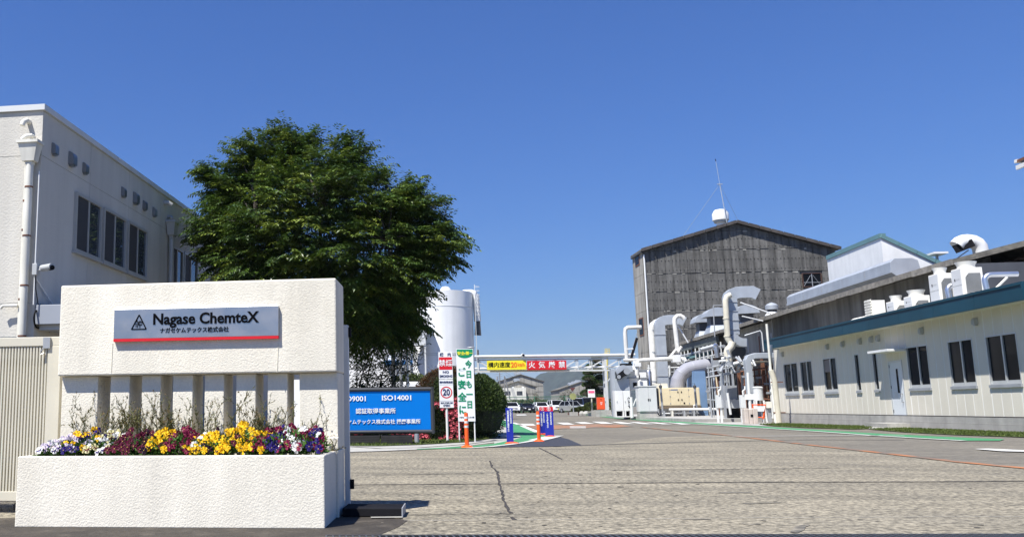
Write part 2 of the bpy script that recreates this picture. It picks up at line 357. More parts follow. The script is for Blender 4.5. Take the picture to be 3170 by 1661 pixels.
sheet('orange_marking', [(1630, 1317.5), (1690, 1316), (1800, 1313.5), (1905, 1312.5), (1962, 1320), (1900, 1322.5), (1820, 1324), (1740, 1327), (1672, 1333)], 0.012, ORLINE)
strip('orange_line', [(1985, 1322), (2080, 1332), (2230, 1345), (2290, 1352), (2370, 1361), (2500, 1377), (2680, 1397), (2800, 1411), (2980, 1432), (3170, 1450), (3300, 1462)], 0.16, 0.014, ORLINE)
strip('white_line', [(2265, 1350.5), (2400, 1350), (2690, 1348.5), (2800, 1350)], 0.13, 0.018, WLINE)
sheet('white_line', [(3017, 1391), (3060, 1390), (3260, 1399), (3260, 1402.5), (3100, 1398)], 0.018, WLINE)
# right walkway
sheet('green_walkway', [(1800, 1281.5), (1900, 1290.5), (2000, 1298), (2100, 1304.5), (2200, 1310.5), (2400, 1322), (2530, 1330), (2700, 1341), (2900, 1351), (3000, 1355.5), (3110, 1360), (3095, 1364.5), (2980, 1364.5),
                        (2850, 1357), (2700, 1348), (2530, 1335.5), (2400, 1327.5), (2200, 1315), (2100, 1308.5), (2000, 1302), (1900, 1293.5), (1800, 1283.5)], 0.014, GREEN)
strip('white_line', [(2050, 1306.2), (2200, 1315.2), (2400, 1327.8), (2530, 1335.8), (2700, 1348.3), (2850, 1357.3), (2985, 1365)], 0.14, 0.018, WLINE)
GRASSM = mat('mown_grass', (0.062, 0.085, 0.018), rough=0.9, var=0.3, vs=3, bump=0.8, bs=30, fine=0.3, fs=8)
def lawn(px, n, label):
    pts = [G(x, y) for x, y in px]
    mb = MB(); mb.poly([(p.x, p.y, 0.02) for p in pts]); structure('grass_ground', mb, GRASSM)
    xs = [p.x for p in pts]; ys = [p.y for p in pts]; lv = Leaves()
    def inside(x, y):
        c = False
        for i in range(len(pts)):
            a, b = pts[i], pts[i - 1]
            if (a.y > y) != (b.y > y) and x < (b.x - a.x) * (y - a.y) / (b.y - a.y) + a.x: c = not c
        return c
    k = 0
    while k < n:
        x = rnd.uniform(min(xs), max(xs)); y = rnd.uniform(min(ys), max(ys))
        if not inside(x, y): continue
        k += 1; d = V((rnd.uniform(-.5, .5), rnd.uniform(-.5, .5), 1)).normalized()
        lv.leaf(V((x, y, 0.015)), d, rdir(), rnd.uniform(.03, .07), 0.025, jcol((0.07, 0.105, 0.02), .35, .3))
    return lv.build('grass', LEAFM, None, kind='stuff', label=label)
lawn([(2060, 1299), (2118, 1288), (2292, 1284), (2304, 1302), (2147, 1306), (2104, 1303.5)], 6000, 'short grass in front of the equipment yard')
strip('kerb_line', [(2090, 1303), (2160, 1296), (2230, 1291.5), (2292, 1288.5)], 0.35, 0.026, CONC)
lawn([(2350, 1313), (2420, 1311), (2600, 1317), (2700, 1320), (2700, 1327), (2640, 1329), (2500, 1324), (2400, 1319)], 4000, 'short grass along the wall foundation')
lawn([(2690, 1329), (2800, 1326), (2900, 1330), (3170, 1341), (3300, 1346), (3300, 1358), (3170, 1354), (2950, 1346), (2800, 1338)], 6000, 'yellowing grass strip below the long wall')
lawn([(1075, 1381), (1180, 1381), (1300, 1377), (1440, 1369), (1530, 1357), (1545, 1345), (1500, 1340), (1300, 1355), (1075, 1368)], 5000, 'shaded grass at the foot of the hedges')
sheet('pavement', [(2690, 1322), (2815, 1322), (2820, 1327), (2690, 1328)], 0.030, PAVE)
sheet('pavement', [(2060, 1307), (2310, 1306), (2420, 1309), (2350, 1313), (2380, 1319), (2200, 1310.2)], 0.012, CONC)

# ------------------------------------------------------------------ hills
def hill(name, x0, x1, Y, prof, depth, m, seed):
    rr = random.Random(seed); nx = 90; ny = 14; vs = []; fs = []
    ph = [rr.uniform(0, 6) for _ in range(8)]
    for j in range(ny + 1):
        t = j / ny
        for i in range(nx + 1):
            u = i / nx; x = x0 + (x1 - x0) * u
            hgt = prof(u); z = hgt * (sin(t * pi * 0.5) ** 0.8 if t < 1 else 1) * (1 + 0.05 * sin(19 * u + ph[0] + 3 * t) + 0.03 * sin(47 * u + ph[1] - 5 * t) + 0.02 * sin(101 * u + ph[2]))
            vs.append((x + 30 * sin(7 * t + ph[3]), Y + depth * t, z - 3))
    for j in range(ny):
        for i in range(nx): a = j * (nx + 1) + i; fs.append((a, a + 1, a + nx + 2, a + nx + 1))
    mb = MB(); mb.add(vs, fs); return structure(name, mb, m)
WOOD = mat('wooded_hillside', (0.020, 0.030, 0.022), rough=1, var=0.35, vs=0.02, fine=0.35, fs=0.06, spec=0.1)
def bump_(u, c, s): return math.exp(-((u - c) / s) ** 2)
hill('hill', PY(1640, 1240, 2600).x, PY(2600, 1200, 2600).x, 2600, lambda u: 118 * bump_(u, .30, .20) + 60 * bump_(u, .12, .09) + 70 * bump_(u, .6, .2), 500, WOOD, 3)
hill('hill', PY(1380, 1240, 6000).x, PY(1720, 1240, 6000).x, 6000, lambda u: 180 * bump_(u, .33, .13) + 95 * bump_(u, .6, .16) + 60 * bump_(u, .8, .2), 900, WOOD, 5)
hill('hill', -3800, 300, 5900, lambda u: 90 + 60 * sin(5 * u) ** 2, 900, WOOD, 8)
hill('hill', 2500, 6500, 5600, lambda u: 110 + 60 * sin(6 * u + 1) ** 2, 900, WOOD, 9)

# ================================================================== entrance sign wall
SO = V((-0.965, 6.133, 0)); SA = 0.015
sw = thing('sign_wall', 'white stucco sign wall with louvred opening and flower planter', 'sign wall', SO, SA)
SM = ROOT[sw.name]; SN = (SM.to_3x3() @ V((0, 1, 0)))
def S(px, py, dy):                      # picture point -> sign wall's own frame on the plane y = dy
    return SM.inverted() @ PP(px, py, SM @ V((0, dy, 0)), SN)
BW, DB, TB, ZB, ZT, ZR = 2.212, 0.612, 0.475, 1.083, 1.805, 0.492
mb = MB()                               # planter trough: outer walls, hollow inside
x0, x1, t = -BW, 0.0, 0.055
mb.box(x0, x1, 0, t, 0.003, ZR).box(x0, x0 + t, t, DB, 0.003, ZR).box(x1 - t, x1, t, DB, 0.003, ZR).box(x0 + t, x1 - t, t, DB, 0.003, 0.40)
mb.build('planter', STUCCO, sw, bevel=0.008)
mb = MB(); mb.box(x0 + .04, x1 - .03, .06, DB - .01, -0.12, 0.002); mb.build('plinth', STAIN, sw)
mb = MB(); mb.box(x0 + t + .001, x1 - t - .001, t + .001, DB - .001, 0.401, 0.445); mb.build('soil', SOIL, sw)
FR = DB + 0.065
mb = MB(); mb.box(-2.2, 0.02, DB + .002, FR + .3, 0.0, ZR + 0.002); mb.box(-.16, .018, DB + .001, FR - .002, ZR + .003, ZR + .10); mb.build('base_wall', STUCCO, sw, bevel=0.006)
xs = [S(x, 1240, FR).x for x in (190, 302, 340.5, 400, 438, 497, 534.5, 596, 633, 693, 731, 791.5, 828.5, 890, 927, 1046)]
for i in range(0, 16, 2):
    nm = 'wall_panel' if i in (0, 14) else 'louvre_fin'
    mb = MB(); mb.box(xs[i], xs[i + 1], FR, FR + (0.40 if i in (0, 14) else .30), ZR + .004, ZB - .002); mb.build(nm, STUCCO, sw, bevel=0.006)
mb = MB(); mb.box(-2.218, 0.013, DB, DB + TB, ZB, ZT)
# slight wobble of hand-trowelled edges
mb.build('upper_block', STUCCO, sw, bevel=0.012)
mb = MB(); mb.box(-1.9, .03, DB + TB - .10, DB + TB + .02, .0, ZB - .004) if False else None
# thin drip seams under the plaque
for px in (349, 862):
    a = S(px, 1062, DB); b = S(px - 4, 1152, DB); mb = MB(); mb.bar((a.x, DB - .001, a.z), (b.x, DB - .001, b.z), .004, .004); mb.build('seam', CREAM, sw)
# plaque
P1 = S(354, 957, DB - .03); P2 = S(862, 946, DB - .03); P3 = S(350, 1057, DB - .03); P4 = S(861, 1047, DB - .03)
pw = (P2.x - P1.x); phh = ((P1.z - P3.z) + (P2.z - P4.z)) / 2; pc = V(((P1.x + P2.x) / 2, DB, (P1.z + P2.z + P3.z + P4.z) / 4))
pl = thing('wall_plaque', 'brushed steel name plaque with red bottom strip on the white wall', 'plaque', SM @ pc, SA)
rs = 0.022
mb = MB(); mb.box(-pw / 2, pw / 2, -.03, -.001, -phh / 2 + rs, phh / 2); mb.build('plate', STEEL, pl, bevel=0.002)
mb = MB(); mb.box(-pw / 2, pw / 2, -.032, -.001, -phh / 2, -phh / 2 + rs - .001); mb.build('red_strip', RED, pl)
U = pw / 508                            # metres per picture pixel on the plaque
text('Nagase ChemteX', 46 * U, pl, 66 * U - 36 * U, 15 * U, INK, y=-.032, sx=0.985, bold=0.028)
text('ナガセケムテックス株式会社', 16.4 * U, pl, -3 * U, -19 * U, INK, y=-.032, bold=0.018)
mb = MB(); cx, cz, s = -175 * U, 8 * U, 23 * U
tri = [V((cx - s, -.0315, cz - s * .9)), V((cx + s, -.0315, cz - s * .9)), V((cx, -.0315, cz + s))]
for i in range(3): mb.bar(tri[i], tri[(i + 1) % 3], 3.6 * U, .003, up=(0, 1, 0))
for ax, az, bx, bz in ((-9, -2, -9, -15), (-13, 2, -3, 2), (-6, 8, -6, 2), (-4, -1, -4, -16), (3, 6, 3, -17), (-1, 2, 9, 2), (-1, 2, -1, -8), (9, 2, 9, -8), (-1, -8, 9, -8), (-13, 2, -13, -6), (-10, 5, -6, 8)):
    mb.bar((cx + ax * U, -.0315, cz + az * U), (cx + bx * U, -.0315, cz + bz * U), 2.2 * U, .003, up=(0, 1, 0))
mb.build('emblem', INK, pl)
# ================================================================== planting in the trough
FM = {}
def fm(name, col): 
    if name not in FM: FM[name] = mat('petal_' + name, col, rough=0.6, var=0.06, objvar=0.15, trans=0.2, spec=0.25)
    return FM[name]
PET = {'yellow': (0.85, 0.52, 0.012), 'white': (0.80, 0.79, 0.76), 'maroon': (0.10, 0.006, 0.028), 'burgundy': (0.17, 0.008, 0.045), 'navy': (0.022, 0.010, 0.13), 'lavender': (0.66, 0.58, 0.68), 'black': (0.02, 0.004, 0.015), 'cream': (0.72, 0.66, 0.36)}
FMESH = {}
def flower_mesh(c, blotch):
    k = (c, blotch)
    if k in FMESH: return FMESH[k]
    mb = MB(); r = .5
    for (a, rad, wd, dy) in ((60, .50, .52, .03), (120, .50, .52, .03), (0, .46, .50, -.01), (180, .46, .50, -.01), (270, .52, .66, -.05)):
        ca, sa = cos(radians(a)), sin(radians(a)); pts = [(0, dy - .02, 0)]
        for i in range(7):
            q = -1 + i / 3; ang = radians(a) + q * wd * 1.05; rr = rad * (1 - .18 * q * q) * (1 + .05 * sin(9 * q + a))
            pts.append((rr * cos(ang) * (0.95), dy - .05 * abs(q) + .06 * sin(4 * q), rr * sin(ang)))
        mb.m(0); mb.add(pts, [(0, i + 1, i + 2) for i in range(6)])
    if blotch:
        mb.m(1)
        for a, rad in ((0, .24), (180, .24), (270, .30), (225, .2), (315, .2)):
            ca, sa = cos(radians(a)), sin(radians(a))
            mb.add([(0, -.09, 0), (rad * ca - .09 * sa, -.085, rad * sa + .09 * ca), (rad * 1.15 * ca, -.085, rad * 1.15 * sa), (rad * ca + .09 * sa, -.085, rad * sa - .09 * ca)], [(0, 1, 2, 3)])
    mb.m(2); mb.add([(-.05, -.095, .05), (.05, -.095, .05), (0, -.095, -.06)], [(0, 1, 2)])
    me = mb.mesh('flower', [fm(c, PET[c]), fm(blotch or 'black', PET[blotch or 'black']), fm('eye', (0.85, .6, .1))]); FMESH[k] = me; return me
# plants along the trough: picture x range, mound height, (petal, blotch, share)
PLANTS = [((150, 215), .115, [('lavender', 'navy', .6), ('white', 'navy', .4)], 'pale lilac pansies spilling over the left end of the planter'),
          ((195, 262), .165, [('lavender', 'navy', .35), ('navy', None, .2), ('yellow', 'maroon', .45)], 'lilac pansies with a few orange-yellow blooms beside the left end'),
          ((250, 312), .19, [('navy', None, .55), ('lavender', None, .2), ('yellow', 'black', .25)], 'dark violet pansies with some yellow between lilac and white ones'),
          ((290, 375), .17, [('white', 'navy', .75), ('cream', 'maroon', .25)], 'white pansies with dark violet faces left of the maroon ones'),
          ((370, 432), .185, [('maroon', None, .9), ('yellow', 'black', .1)], 'dark maroon pansies right of the white faced ones'),
          ((418, 482), .17, [('maroon', None, .8), ('black', None, .2)], 'near-black maroon pansies left of a few yellow blooms'),
          ((468, 540), .19, [('yellow', None, .7), ('yellow', 'black', .3)], 'small clump of yellow pansies between two maroon clumps'),
          ((520, 606), .20, [('burgundy', None, 1)], 'wine red pansies standing tall in the middle of the planter'),
          ((590, 640), .135, [('white', None, .6), ('yellow', 'black', .4)], 'low white and yellow pansies left of the big yellow clump'),
          ((625, 720), .185, [('yellow', 'black', .45), ('yellow', None, .45), ('black', None, .1)], 'yellow pansies with black faces left of the plain yellow clump'),
          ((700, 800), .23, [('yellow', None, .92), ('maroon', None, .08)], 'tallest bright yellow pansy clump in the planter'),
          ((775, 838), .185, [('burgundy', None, .6), ('yellow', None, .4)], 'mixed burgundy and yellow pansies right of the bright yellow clump'),
          ((825, 895), .20, [('navy', None, .6), ('white', None, .15), ('burgundy', None, .25)], 'deep blue pansies with a few white and wine blooms'),
          ((880, 950), .235, [('burgundy', None, .55), ('white', None, .45)], 'burgundy and white pansies near the right end of the planter'),
          ((925, 1005), .20, [('burgundy', None, .45), ('navy', None, .45), ('white', None, .1)], 'burgundy over deep blue pansies at the right end of the planter')]
SCL = 61.0                                # flower diameter in mm
for (xa, xb), hgt, mix, lab in PLANTS:
    hgt = hgt * .84 - .02
    ca = S((xa + xb) / 2, 1395, .30); W2 = (S(xb, 1395, .3).x - S(xa, 1395, .3).x) / 2
    pr = thing('pansy_plant', lab, 'flowers', SM @ V((ca.x, .28, ZR - .05)), SA, 'pansies in the planter')
    lv = Leaves()
    for i in range(560):
        u = rnd.uniform(-1, 1); v_ = rnd.uniform(-.9, 1.0); hh = hgt * (1 - .35 * u * u) * (1 - .5 * max(0, -v_) ** 2)
        z = .03 + rnd.random() ** .7 * hh; p = V((u * W2, v_ * .20, z)); d = (rdir() + V((u * .5, v_ * .5 - .3, .7))).normalized()
        lv.leaf(p, d, rdir(), rnd.uniform(.03, .055), rnd.uniform(.012, .022), jcol((0.055, 0.13, 0.022), .45, .3))
    lv.build('foliage', LEAFM, pr, world=False)
    hgt += .012; n = max(9, int(W2 * 2 / .055 * 8.5)); placed = []
    for i in range(n * 12):
        if len(placed) >= n: break
        u = rnd.uniform(-1, 1); s = rnd.random(); hh = hgt * (1 - .35 * u * u)
        z = .075 + s * hh; y = -.22 + .40 * max(0, s - .15) + rnd.uniform(-.02, .02)
        p = V((u * W2, y, z))
        if s < .2 and rnd.random() < .6: continue
        if any((p - q).length < .031 for q in placed): continue
        placed.append(p); rr = rnd.random(); acc = 0
        for c, bl, sh in mix:
            acc += sh
            if rr <= acc: break
        fs_ = SCL / 1000 * rnd.uniform(.82, 1.18)
        inst('flower', flower_mesh(c, bl), pr, p, (radians(rnd.uniform(-40, 15)), radians(rnd.uniform(-25, 25)), radians(rnd.uniform(-45, 45))), (fs_, fs_, fs_ * rnd.uniform(.85, 1)))
TWIG = mat('olive_twig', (0.10, 0.10, 0.035), rough=0.8, var=0.3, vs=20, objvar=.2)
def twig_shrub(px, hw, topy, n, lab):
    c = S(px, 1300, .58); top = S(px, topy, .58).z; h = top - ZR
    t = thing('twiggy_shrub', lab, 'shrub', SM @ V((c.x, .57, ZR - .05)), SA, 'thin shrubs behind the pansies')
    mb = MB(); lv = Leaves(); hw_ = hw * .0023
    def grow(p, d, L, r, lev):
        q = p; path = [p]
        for i in range(3): d = (d + rdir() * .16 + V((0, 0, .10))).normalized(); q = q + d * L / 3; path.append(q)
        mb.tube(path, [r, r * .8, r * .6, r * .35], n=3, cap=False)
        for i in range(int(L / .009)):
            k = rnd.randint(0, 2); a = path[k].lerp(path[k + 1], rnd.random()); dd = (d + rdir() * .5).normalized()
            lv.leaf(a, dd, rdir(),   .026, .0055, jcol((.11, .115, .035) if rnd.random() < .7 else (.2, .13, .05), .35))
        if lev < 3 and L > .05:
            for j in range(rnd.choice((1, 2, 2))): grow(path[rnd.randint(1, 3)], (d + rdir() * .75).normalized(), L * rnd.uniform(.45, .75), r * .6, lev + 1)
    for i in range(int(n * .7)):
        u = rnd.uniform(-1, 1)
        grow(V((u * hw_ * .7, rnd.uniform(-.03, .03), 0)), V((u * .35 + rnd.uniform(-.15, .15), rnd.uniform(-.2, .1), 1)).normalized(), h * rnd.uniform(.40, .70), .0032, 0)
    mb.build('stems', TWIG, t); lv.build('needles', LEAFM, t, world=False)
for a in ((262, 45, 1232, 12, 'thin twiggy shrub in front of the first wall panel'), (310, 30, 1255, 10, 'small twiggy shrub before the first dark louvre gap'),
          (360, 40, 1238, 12, 'wispy shrub in front of the first narrow fin'), (415, 34, 1228, 22, 'bushy olive shrub covering the second louvre gap'), (468, 40, 1246, 14, 'loose twiggy shrub before the second narrow fin'),
          (515, 30, 1230, 18, 'olive shrub before the third louvre gap'), (560, 34, 1268, 12, 'short twiggy shrub before the third narrow fin'), (612, 34, 1240, 20, 'brownish olive shrub before the fourth louvre gap'),
          (668, 24, 1300, 6, 'lowest sparse shrub before the fourth narrow fin'), (708, 26, 1272, 14, 'yellowish shrub before the fifth louvre gap'), (765, 44, 1215, 18, 'tallest twiggy shrub before the fifth narrow fin'),
          (812, 30, 1240, 16, 'green shrub before the sixth louvre gap'), (858, 36, 1240, 12, 'open twiggy shrub before the sixth narrow fin'), (905, 24, 1280, 7, 'thin shrub before the seventh louvre gap'),
          (970, 40, 1240, 12, 'reddish twiggy shrub in front of the right wall panel'), (1010, 24, 1320, 5, 'last short shrub at the right end of the trough')):
    twig_shrub(*a)

# ================================================================== gates beside the sign wall
GO = SM @ V((-2.19, .86, 0))
def gate(name, lab, org, width, pitch, sw_, ztop, mats, post=True, top=.075, bot=.075):
    t = thing(name, lab, 'gate', org, SA)
    mb = MB(); mb.box(-width, 0.115, -.03, .03, ztop - top, ztop); mb.build('top_rail', mats, t, bevel=.004)
    mb = MB(); mb.box(-width, 0.115, -.03, .03, .10, .10 + bot); mb.build('bottom_rail', mats, t, bevel=.004)
    if post: mb = MB(); mb.box(0.0, .115, -.032, .032, .10 + bot + .001, ztop - top - .001); mb.build('post', mats, t, bevel=.004)
    mb = MB(); mb.box(-width, 0, .012, .028, ztop - top - .16, ztop - top - .10); mb.box(-width, 0, .012, .028, .30, .36); mb.build('cross_rail', mats, t)
    me = MB().box(-sw_ / 2, sw_ / 2, -.022, .010, .10 + bot + .001, ztop - top - .001).mesh('slat', mats)
    x = -pitch * .7
    while x > -width: inst('slat', me, t, (x, 0, 0)); x -= pitch
    mb = MB()
    for wx in (-.2, -width + .3): mb.tube([(wx, -.02, .052), (wx, .02, .052)], .045, n=14)
    mb.build('wheel', BLACK, t)
    return t
gp = PP(186, 1300, GO, SN); gl = SM.inverted() @ gp
g1 = gate('sliding_gate', 'cream sliding gate of close vertical slats left of the sign wall', SM @ V((gl.x - .115, .86, 0)), 3.2, .0265, .0135, 1.415, CREAM)
g2 = gate('sliding_gate', 'second cream slatted gate seen through the gaps of the front gate', SM @ V((gl.x - .16, 1.25, 0)), 3.2, .080, .013, 1.30, CREAM, top=.06, bot=.12)
mb = MB(); mb.box(-.030, .030, -.05, -.033, 1.32, 1.41); t = thing('gate_catch', 'small steel catch on top corner of the cream gate', 'latch', ROOT[g1.name] @ V((-.005, 0, 0)), SA)
mb.build('plate', GALVD, t); mb = MB(); mb.tube([(-.025, -.045, 1.315), (-.045, -.05, 1.30), (-.045, -.05, 1.27), (-.02, -.045, 1.28)], .006, n=6); mb.build('hook', STEEL, t)
# machine room things seen through the gate
t = thing('white_cabinet', 'white metal cabinet standing behind the slatted gates', 'cabinet', SM @ V((gl.x - .9, 2.2, 0)), SA)
mb = MB(); mb.box(-.5, .35, 0, .5, .05, 1.25); mb.build('body', LGREY, t, bevel=.01)
mb = MB(); mb.box(-.46, -.08, -.012, -.001, .15, 1.15); mb.build('door', WHITE, t); mb = MB(); mb.box(-.04, .31, -.012, -.001, .15, 1.15); mb.build('door', WHITE, t)
# receiver post and guide beam at the right end of the wall
rp = G(1078, 1574); t = thing('gate_receiver', 'tall grey receiver post behind the right end of the sign wall', 'post', (rp.x, rp.y, 0), SA)
hz = PY(1078, 1006, rp.y).z
mb = MB(); mb.box(-.022, .018, -.03, .03, .03, hz); mb.build('post', LGREY, t, bevel=.003)
mb = MB(); mb.box(.019, .050, -.02, .02, .16, .235); mb.build('stopper', BLACK, t); mb = MB(); mb.box(.019, .040, -.02, .02, hz - .10, hz - .02); mb.build('stopper', BLACK, t)
a = G(1060, 1602); b = G(1245, 1601); t = thing('guide_beam', 'black steel guide beam lying on the concrete behind the sign wall', 'beam', (a.x, a.y, 0), 0)
mb = MB(); mb.box(0, b.x - a.x, 0, .34, 0.012, .07); mb.build('beam', BLACK, t, bevel=.004)
mb = MB(); mb.box(b.x - a.x, b.x - a.x + .008, -.005, .345, 0.008, .075); mb.build('end_plate', GALVD, t)
t = thing('notice_panel', 'white notice panel standing behind the last louvre gap of the wall', 'panel', PY(918, 1330, 10.0), 0)
z0 = -t.location.z; a = PY(918, 1174, 10).z + z0
mb = MB(); mb.box(-.13, .16, 0, .03, z0 + .3, a); mb.build('board', WSIGN, t)
mb = MB(); mb.box(-.1, -.06, .031, .06, z0, a - .1); mb.box(.1, .14, .031, .06, z0, a - .1); mb.build('stand', LGREY, t)

# ================================================================== left office building
LX = -8.4
def L(x, y): return PX(x, y, LX)
c0 = L(135, 324); LY = c0.y; LZ = c0.z
ob = thing('office_building', 'two-storey pale office building with dark side windows and parapet', 'building', (LX, LY, 0), 0)
ow = MB(); Lw = 46.0
ow.box(-14, -0.012, 0.012, Lw, 0, LZ - .12); ow.build('core', GREY, ob)
# front wall panels (face the street) and side wall panels with open seams
zs = [0, L(100, 868).z, L(135, 412).z + .02, LZ - .13]
zs = [0.0, 1.6, 2.95, 5.98, LZ - .13]
for i in range(4):
    for j in range(5):
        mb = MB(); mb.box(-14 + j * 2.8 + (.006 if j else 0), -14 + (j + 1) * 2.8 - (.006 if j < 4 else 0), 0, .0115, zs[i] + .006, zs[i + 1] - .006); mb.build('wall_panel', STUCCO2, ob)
k = 0; y = 0.0
while y < Lw - .1:
    w_ = 2.4
    for i in range(4):
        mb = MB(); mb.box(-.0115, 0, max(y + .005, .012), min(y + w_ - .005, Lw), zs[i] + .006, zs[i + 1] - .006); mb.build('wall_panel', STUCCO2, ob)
    y += w_
for i in range(8):
    mb = MB(); mb.box(-14 + i * 1.76, -14 + (i + 1) * 1.76 - .01 if i < 7 else .05, -.05, .20, LZ - .12, LZ); mb.build('coping', ALUB if False else LGREY, ob)
for i in range(12):
    mb = MB(); mb.box(-.20, .05, .201 + i * 3.8, min(.201 + (i + 1) * 3.8 - .012, Lw), LZ - .12, LZ); mb.build('coping', LGREY, ob)
def lwin(xa, xb, yt):
    a = L(xa, yt); b = L(xb, yt + (xb - xa) * .57); y0 = a.y - LY; y1 = b.y - LY; z0, z1 = 4.28, 5.60; f = .06
    fr = MB(); fr.box(.001, .07, y0, y1, z0, z0 + f).box(.001, .07, y0, y1, z1 - f, z1).box(.001, .07, y0, y0 + f, z0 + f, z1 - f).box(.001, .07, y1 - f, y1, z0 + f, z1 - f)
    o = fr.build('window', ALUB, ob)
    ym = (y0 + y1) / 2
    MB().box(.001, .035, y0 + f, ym - .001, z0 + f, z1 - f).build('insect_screen', SCREEN, o)
    MB().box(.001, .025, ym + .001, y1 - f, z0 + f, z1 - f).build('pane', GLASSB, o)
    MB().box(.001, .055, ym - .03, ym + .03, z0 + f + .001, z1 - f - .001).build('mullion', ALUB, o)
    MB().box(.001, .10, y0 - .03, y1 + .03, z0 - .05, z0 - .002).build('sill', ALUB, o)
for xa, xb, yt in ((231, 310, 577), (317, 386, 625), (392, 452, 668), (527, 563, 746), (566, 608, 769), (652, 682, 818), (688, 712, 838)): lwin(xa, xb, yt)
def hood_mesh(w_, h, d, n=8):
    mb = MB(); prof = [(0, 0)] + [(d * sin(pi / 2 * i / n), h - d + d * cos(pi / 2 * i / n)) for i in range(n + 1)]
    pts = [(0, 0), (d, 0)] + [(d * cos(pi / 2 * i / n), h - d + d * sin(pi / 2 * i / n)) for i in range(n + 1)]
    mb.prism([(p[0], -w_ / 2, p[1]) for p in pts], (0, w_, 0)); mb.box(.005, d * .8, -w_ * .3, w_ * .3, -.035, -.001)
    return mb
for (x, y, w_) in ((164, 478, .24), (217, 512, .30), (259, 536, .24), (378, 608, .24), (415, 630, .30), (444, 648, .24), (474, 668, .24), (643, 768, .24), (662, 785, .3)):
    p = L(x, y); o = hood_mesh(w_ * .68, w_ * .98, w_ * .40).build('vent_hood', mat('hood_steel', (.30, .31, .32), rough=.35, metal=.8, var=.1), ob, smooth=True); o.location = (0.001, p.y - LY, p.z)
# downpipes
def hopper(org, d, nm):      # on the front wall: d=(0,-1); on the side wall: d=(1,0)
    p = V(org)
    r = Matrix.Rotation(0 if d == 'f' else radians(90), 3, 'Z')
    def q(a): return p + r @ V(a)
    mb = MB()
    top = [q((sx * .20, -.02 - (.26 if sy else 0), 0)) for sx, sy in ((-1, 0), (1, 0), (1, 1), (-1, 1))]; rim = [v + V((0, 0, .06)) for v in top]
    bot = [q((sx * .13, -.05 - (.18 if sy else 0), -.36)) for sx, sy in ((-1, 0), (1, 0), (1, 1), (-1, 1))]
    mb.hexa(bot + top); mb.hexa([q((sx * .23, -.01 - (.30 if sy else 0), z)) for z in (.001, .06) for sx, sy in ((-1, 0), (1, 0), (1, 1), (-1, 1))])
    mb.hexa([q((sx * .075, -.07 - (.12 if sy else 0), z)) for z in (-.42, -.361) for sx, sy in ((-1, 0), (1, 0), (1, 1), (-1, 1))])
    o = mb.build('rain_hopper', OFFWH if d == 'f' else ALUB, ob)
    mb = MB(); mb.tube([q((0, -.13, z)) for z in (-.42, -.9, -3, -5, -p.z + .1)], .075, n=16); o2 = mb.build('downpipe', OFFWH if d == 'f' else ALUB, ob, smooth=True)
    mb = MB()
    for z in (-.9, -1.9, -2.9, -3.9): MB().tube([q((0, -.13, z)), q((0, -.13, z + .03))], .083, n=16).build('pipe_clip', RUST if d == 'f' else ALUB, o2)

    mb = MB(); mb.tube([q((-.02, .0, .20)), q((-.02, -.10, .20)), q((-.10, -.15, .17)), q((-.18, -.17, .10))], .046, n=12); mb.build('overflow_spout', ALUB if d != 'f' else OFFWH, o2, smooth=True)
hp = PY(98, 440, LY - .1); hopper((hp.x - LX, 0, hp.z - .06), 'f', '')
hp = L(519, 690); hopper((0.0, hp.y - LY, hp.z - .02), 's', '')
mb = MB(); q0 = PY(80, 515, LY - .08); mb.tube([(q0.x - LX, -.06, z) for z in (q0.z, 4, 2, .05)], .032, n=10); mb.build('conduit', OFFWH, ob, smooth=True)
for z in (3.0, 4.4, 5.0): MB().tube([(q0.x - LX, -.06, z), (q0.x - LX, -.06, z + .04)], .038, n=10).build('conduit_clip', RUST, ob)
sp = PY(75, 388, LY - .1); mb = MB(); mb.tube([(sp.x - LX + .05, 0, sp.z + .10), (sp.x - LX + .05, -.10, sp.z + .10), (sp.x - LX + .02, -.17, sp.z + .05), (sp.x - LX, -.18, sp.z - .03)], .055, n=12); mb.build('overflow_spout', OFFWH, ob, smooth=True)
sp = PY(35, 946, LY - .1); mb = MB(); mb.tube([(sp.x - LX + .12, 0, sp.z), (sp.x - LX + .12, -.12, sp.z), (sp.x - LX - .15, -.14, sp.z), (sp.x - LX - .2, -.14, sp.z - .05)], .03, n=10); mb.build('overflow_spout', OFFWH, ob, smooth=True)
sp = L(508, 628); mb = MB(); mb.tube([(0, sp.y - LY, sp.z), (.12, sp.y - LY, sp.z), (.2, sp.y - LY + .06, sp.z - .06)], .07, n=12); mb.build('overflow_spout', ALUB, ob, smooth=True)
mb = MB(); a = L(119, 530); mb.tube([(.02, a.y - LY, a.z), (.02, a.y - LY, 2.9)], .014, n=8); mb.build('white_conduit', WHITE, ob)
c1 = PY(80, 944, LY - .02); c2 = PY(80, 1004, LY - .02)
mb = MB(); mb.box(.012, 2.6, .0, 1.6, c2.z, c1.z); mb.build('entrance_canopy', mat('canopy_grey', (0.30, 0.32, 0.355), rough=.5, var=.04), ob, bevel=.01)
mb = MB(); mb.box(.05, 2.6, .12, 1.5, c2.z - .10, c2.z - .002); mb.build('canopy_soffit', GREY, ob)
mb = MB(); mb.box(-6, -.2, -.04, -.001, 2.02, 2.28); mb.build('window_band', GLASSB, ob)
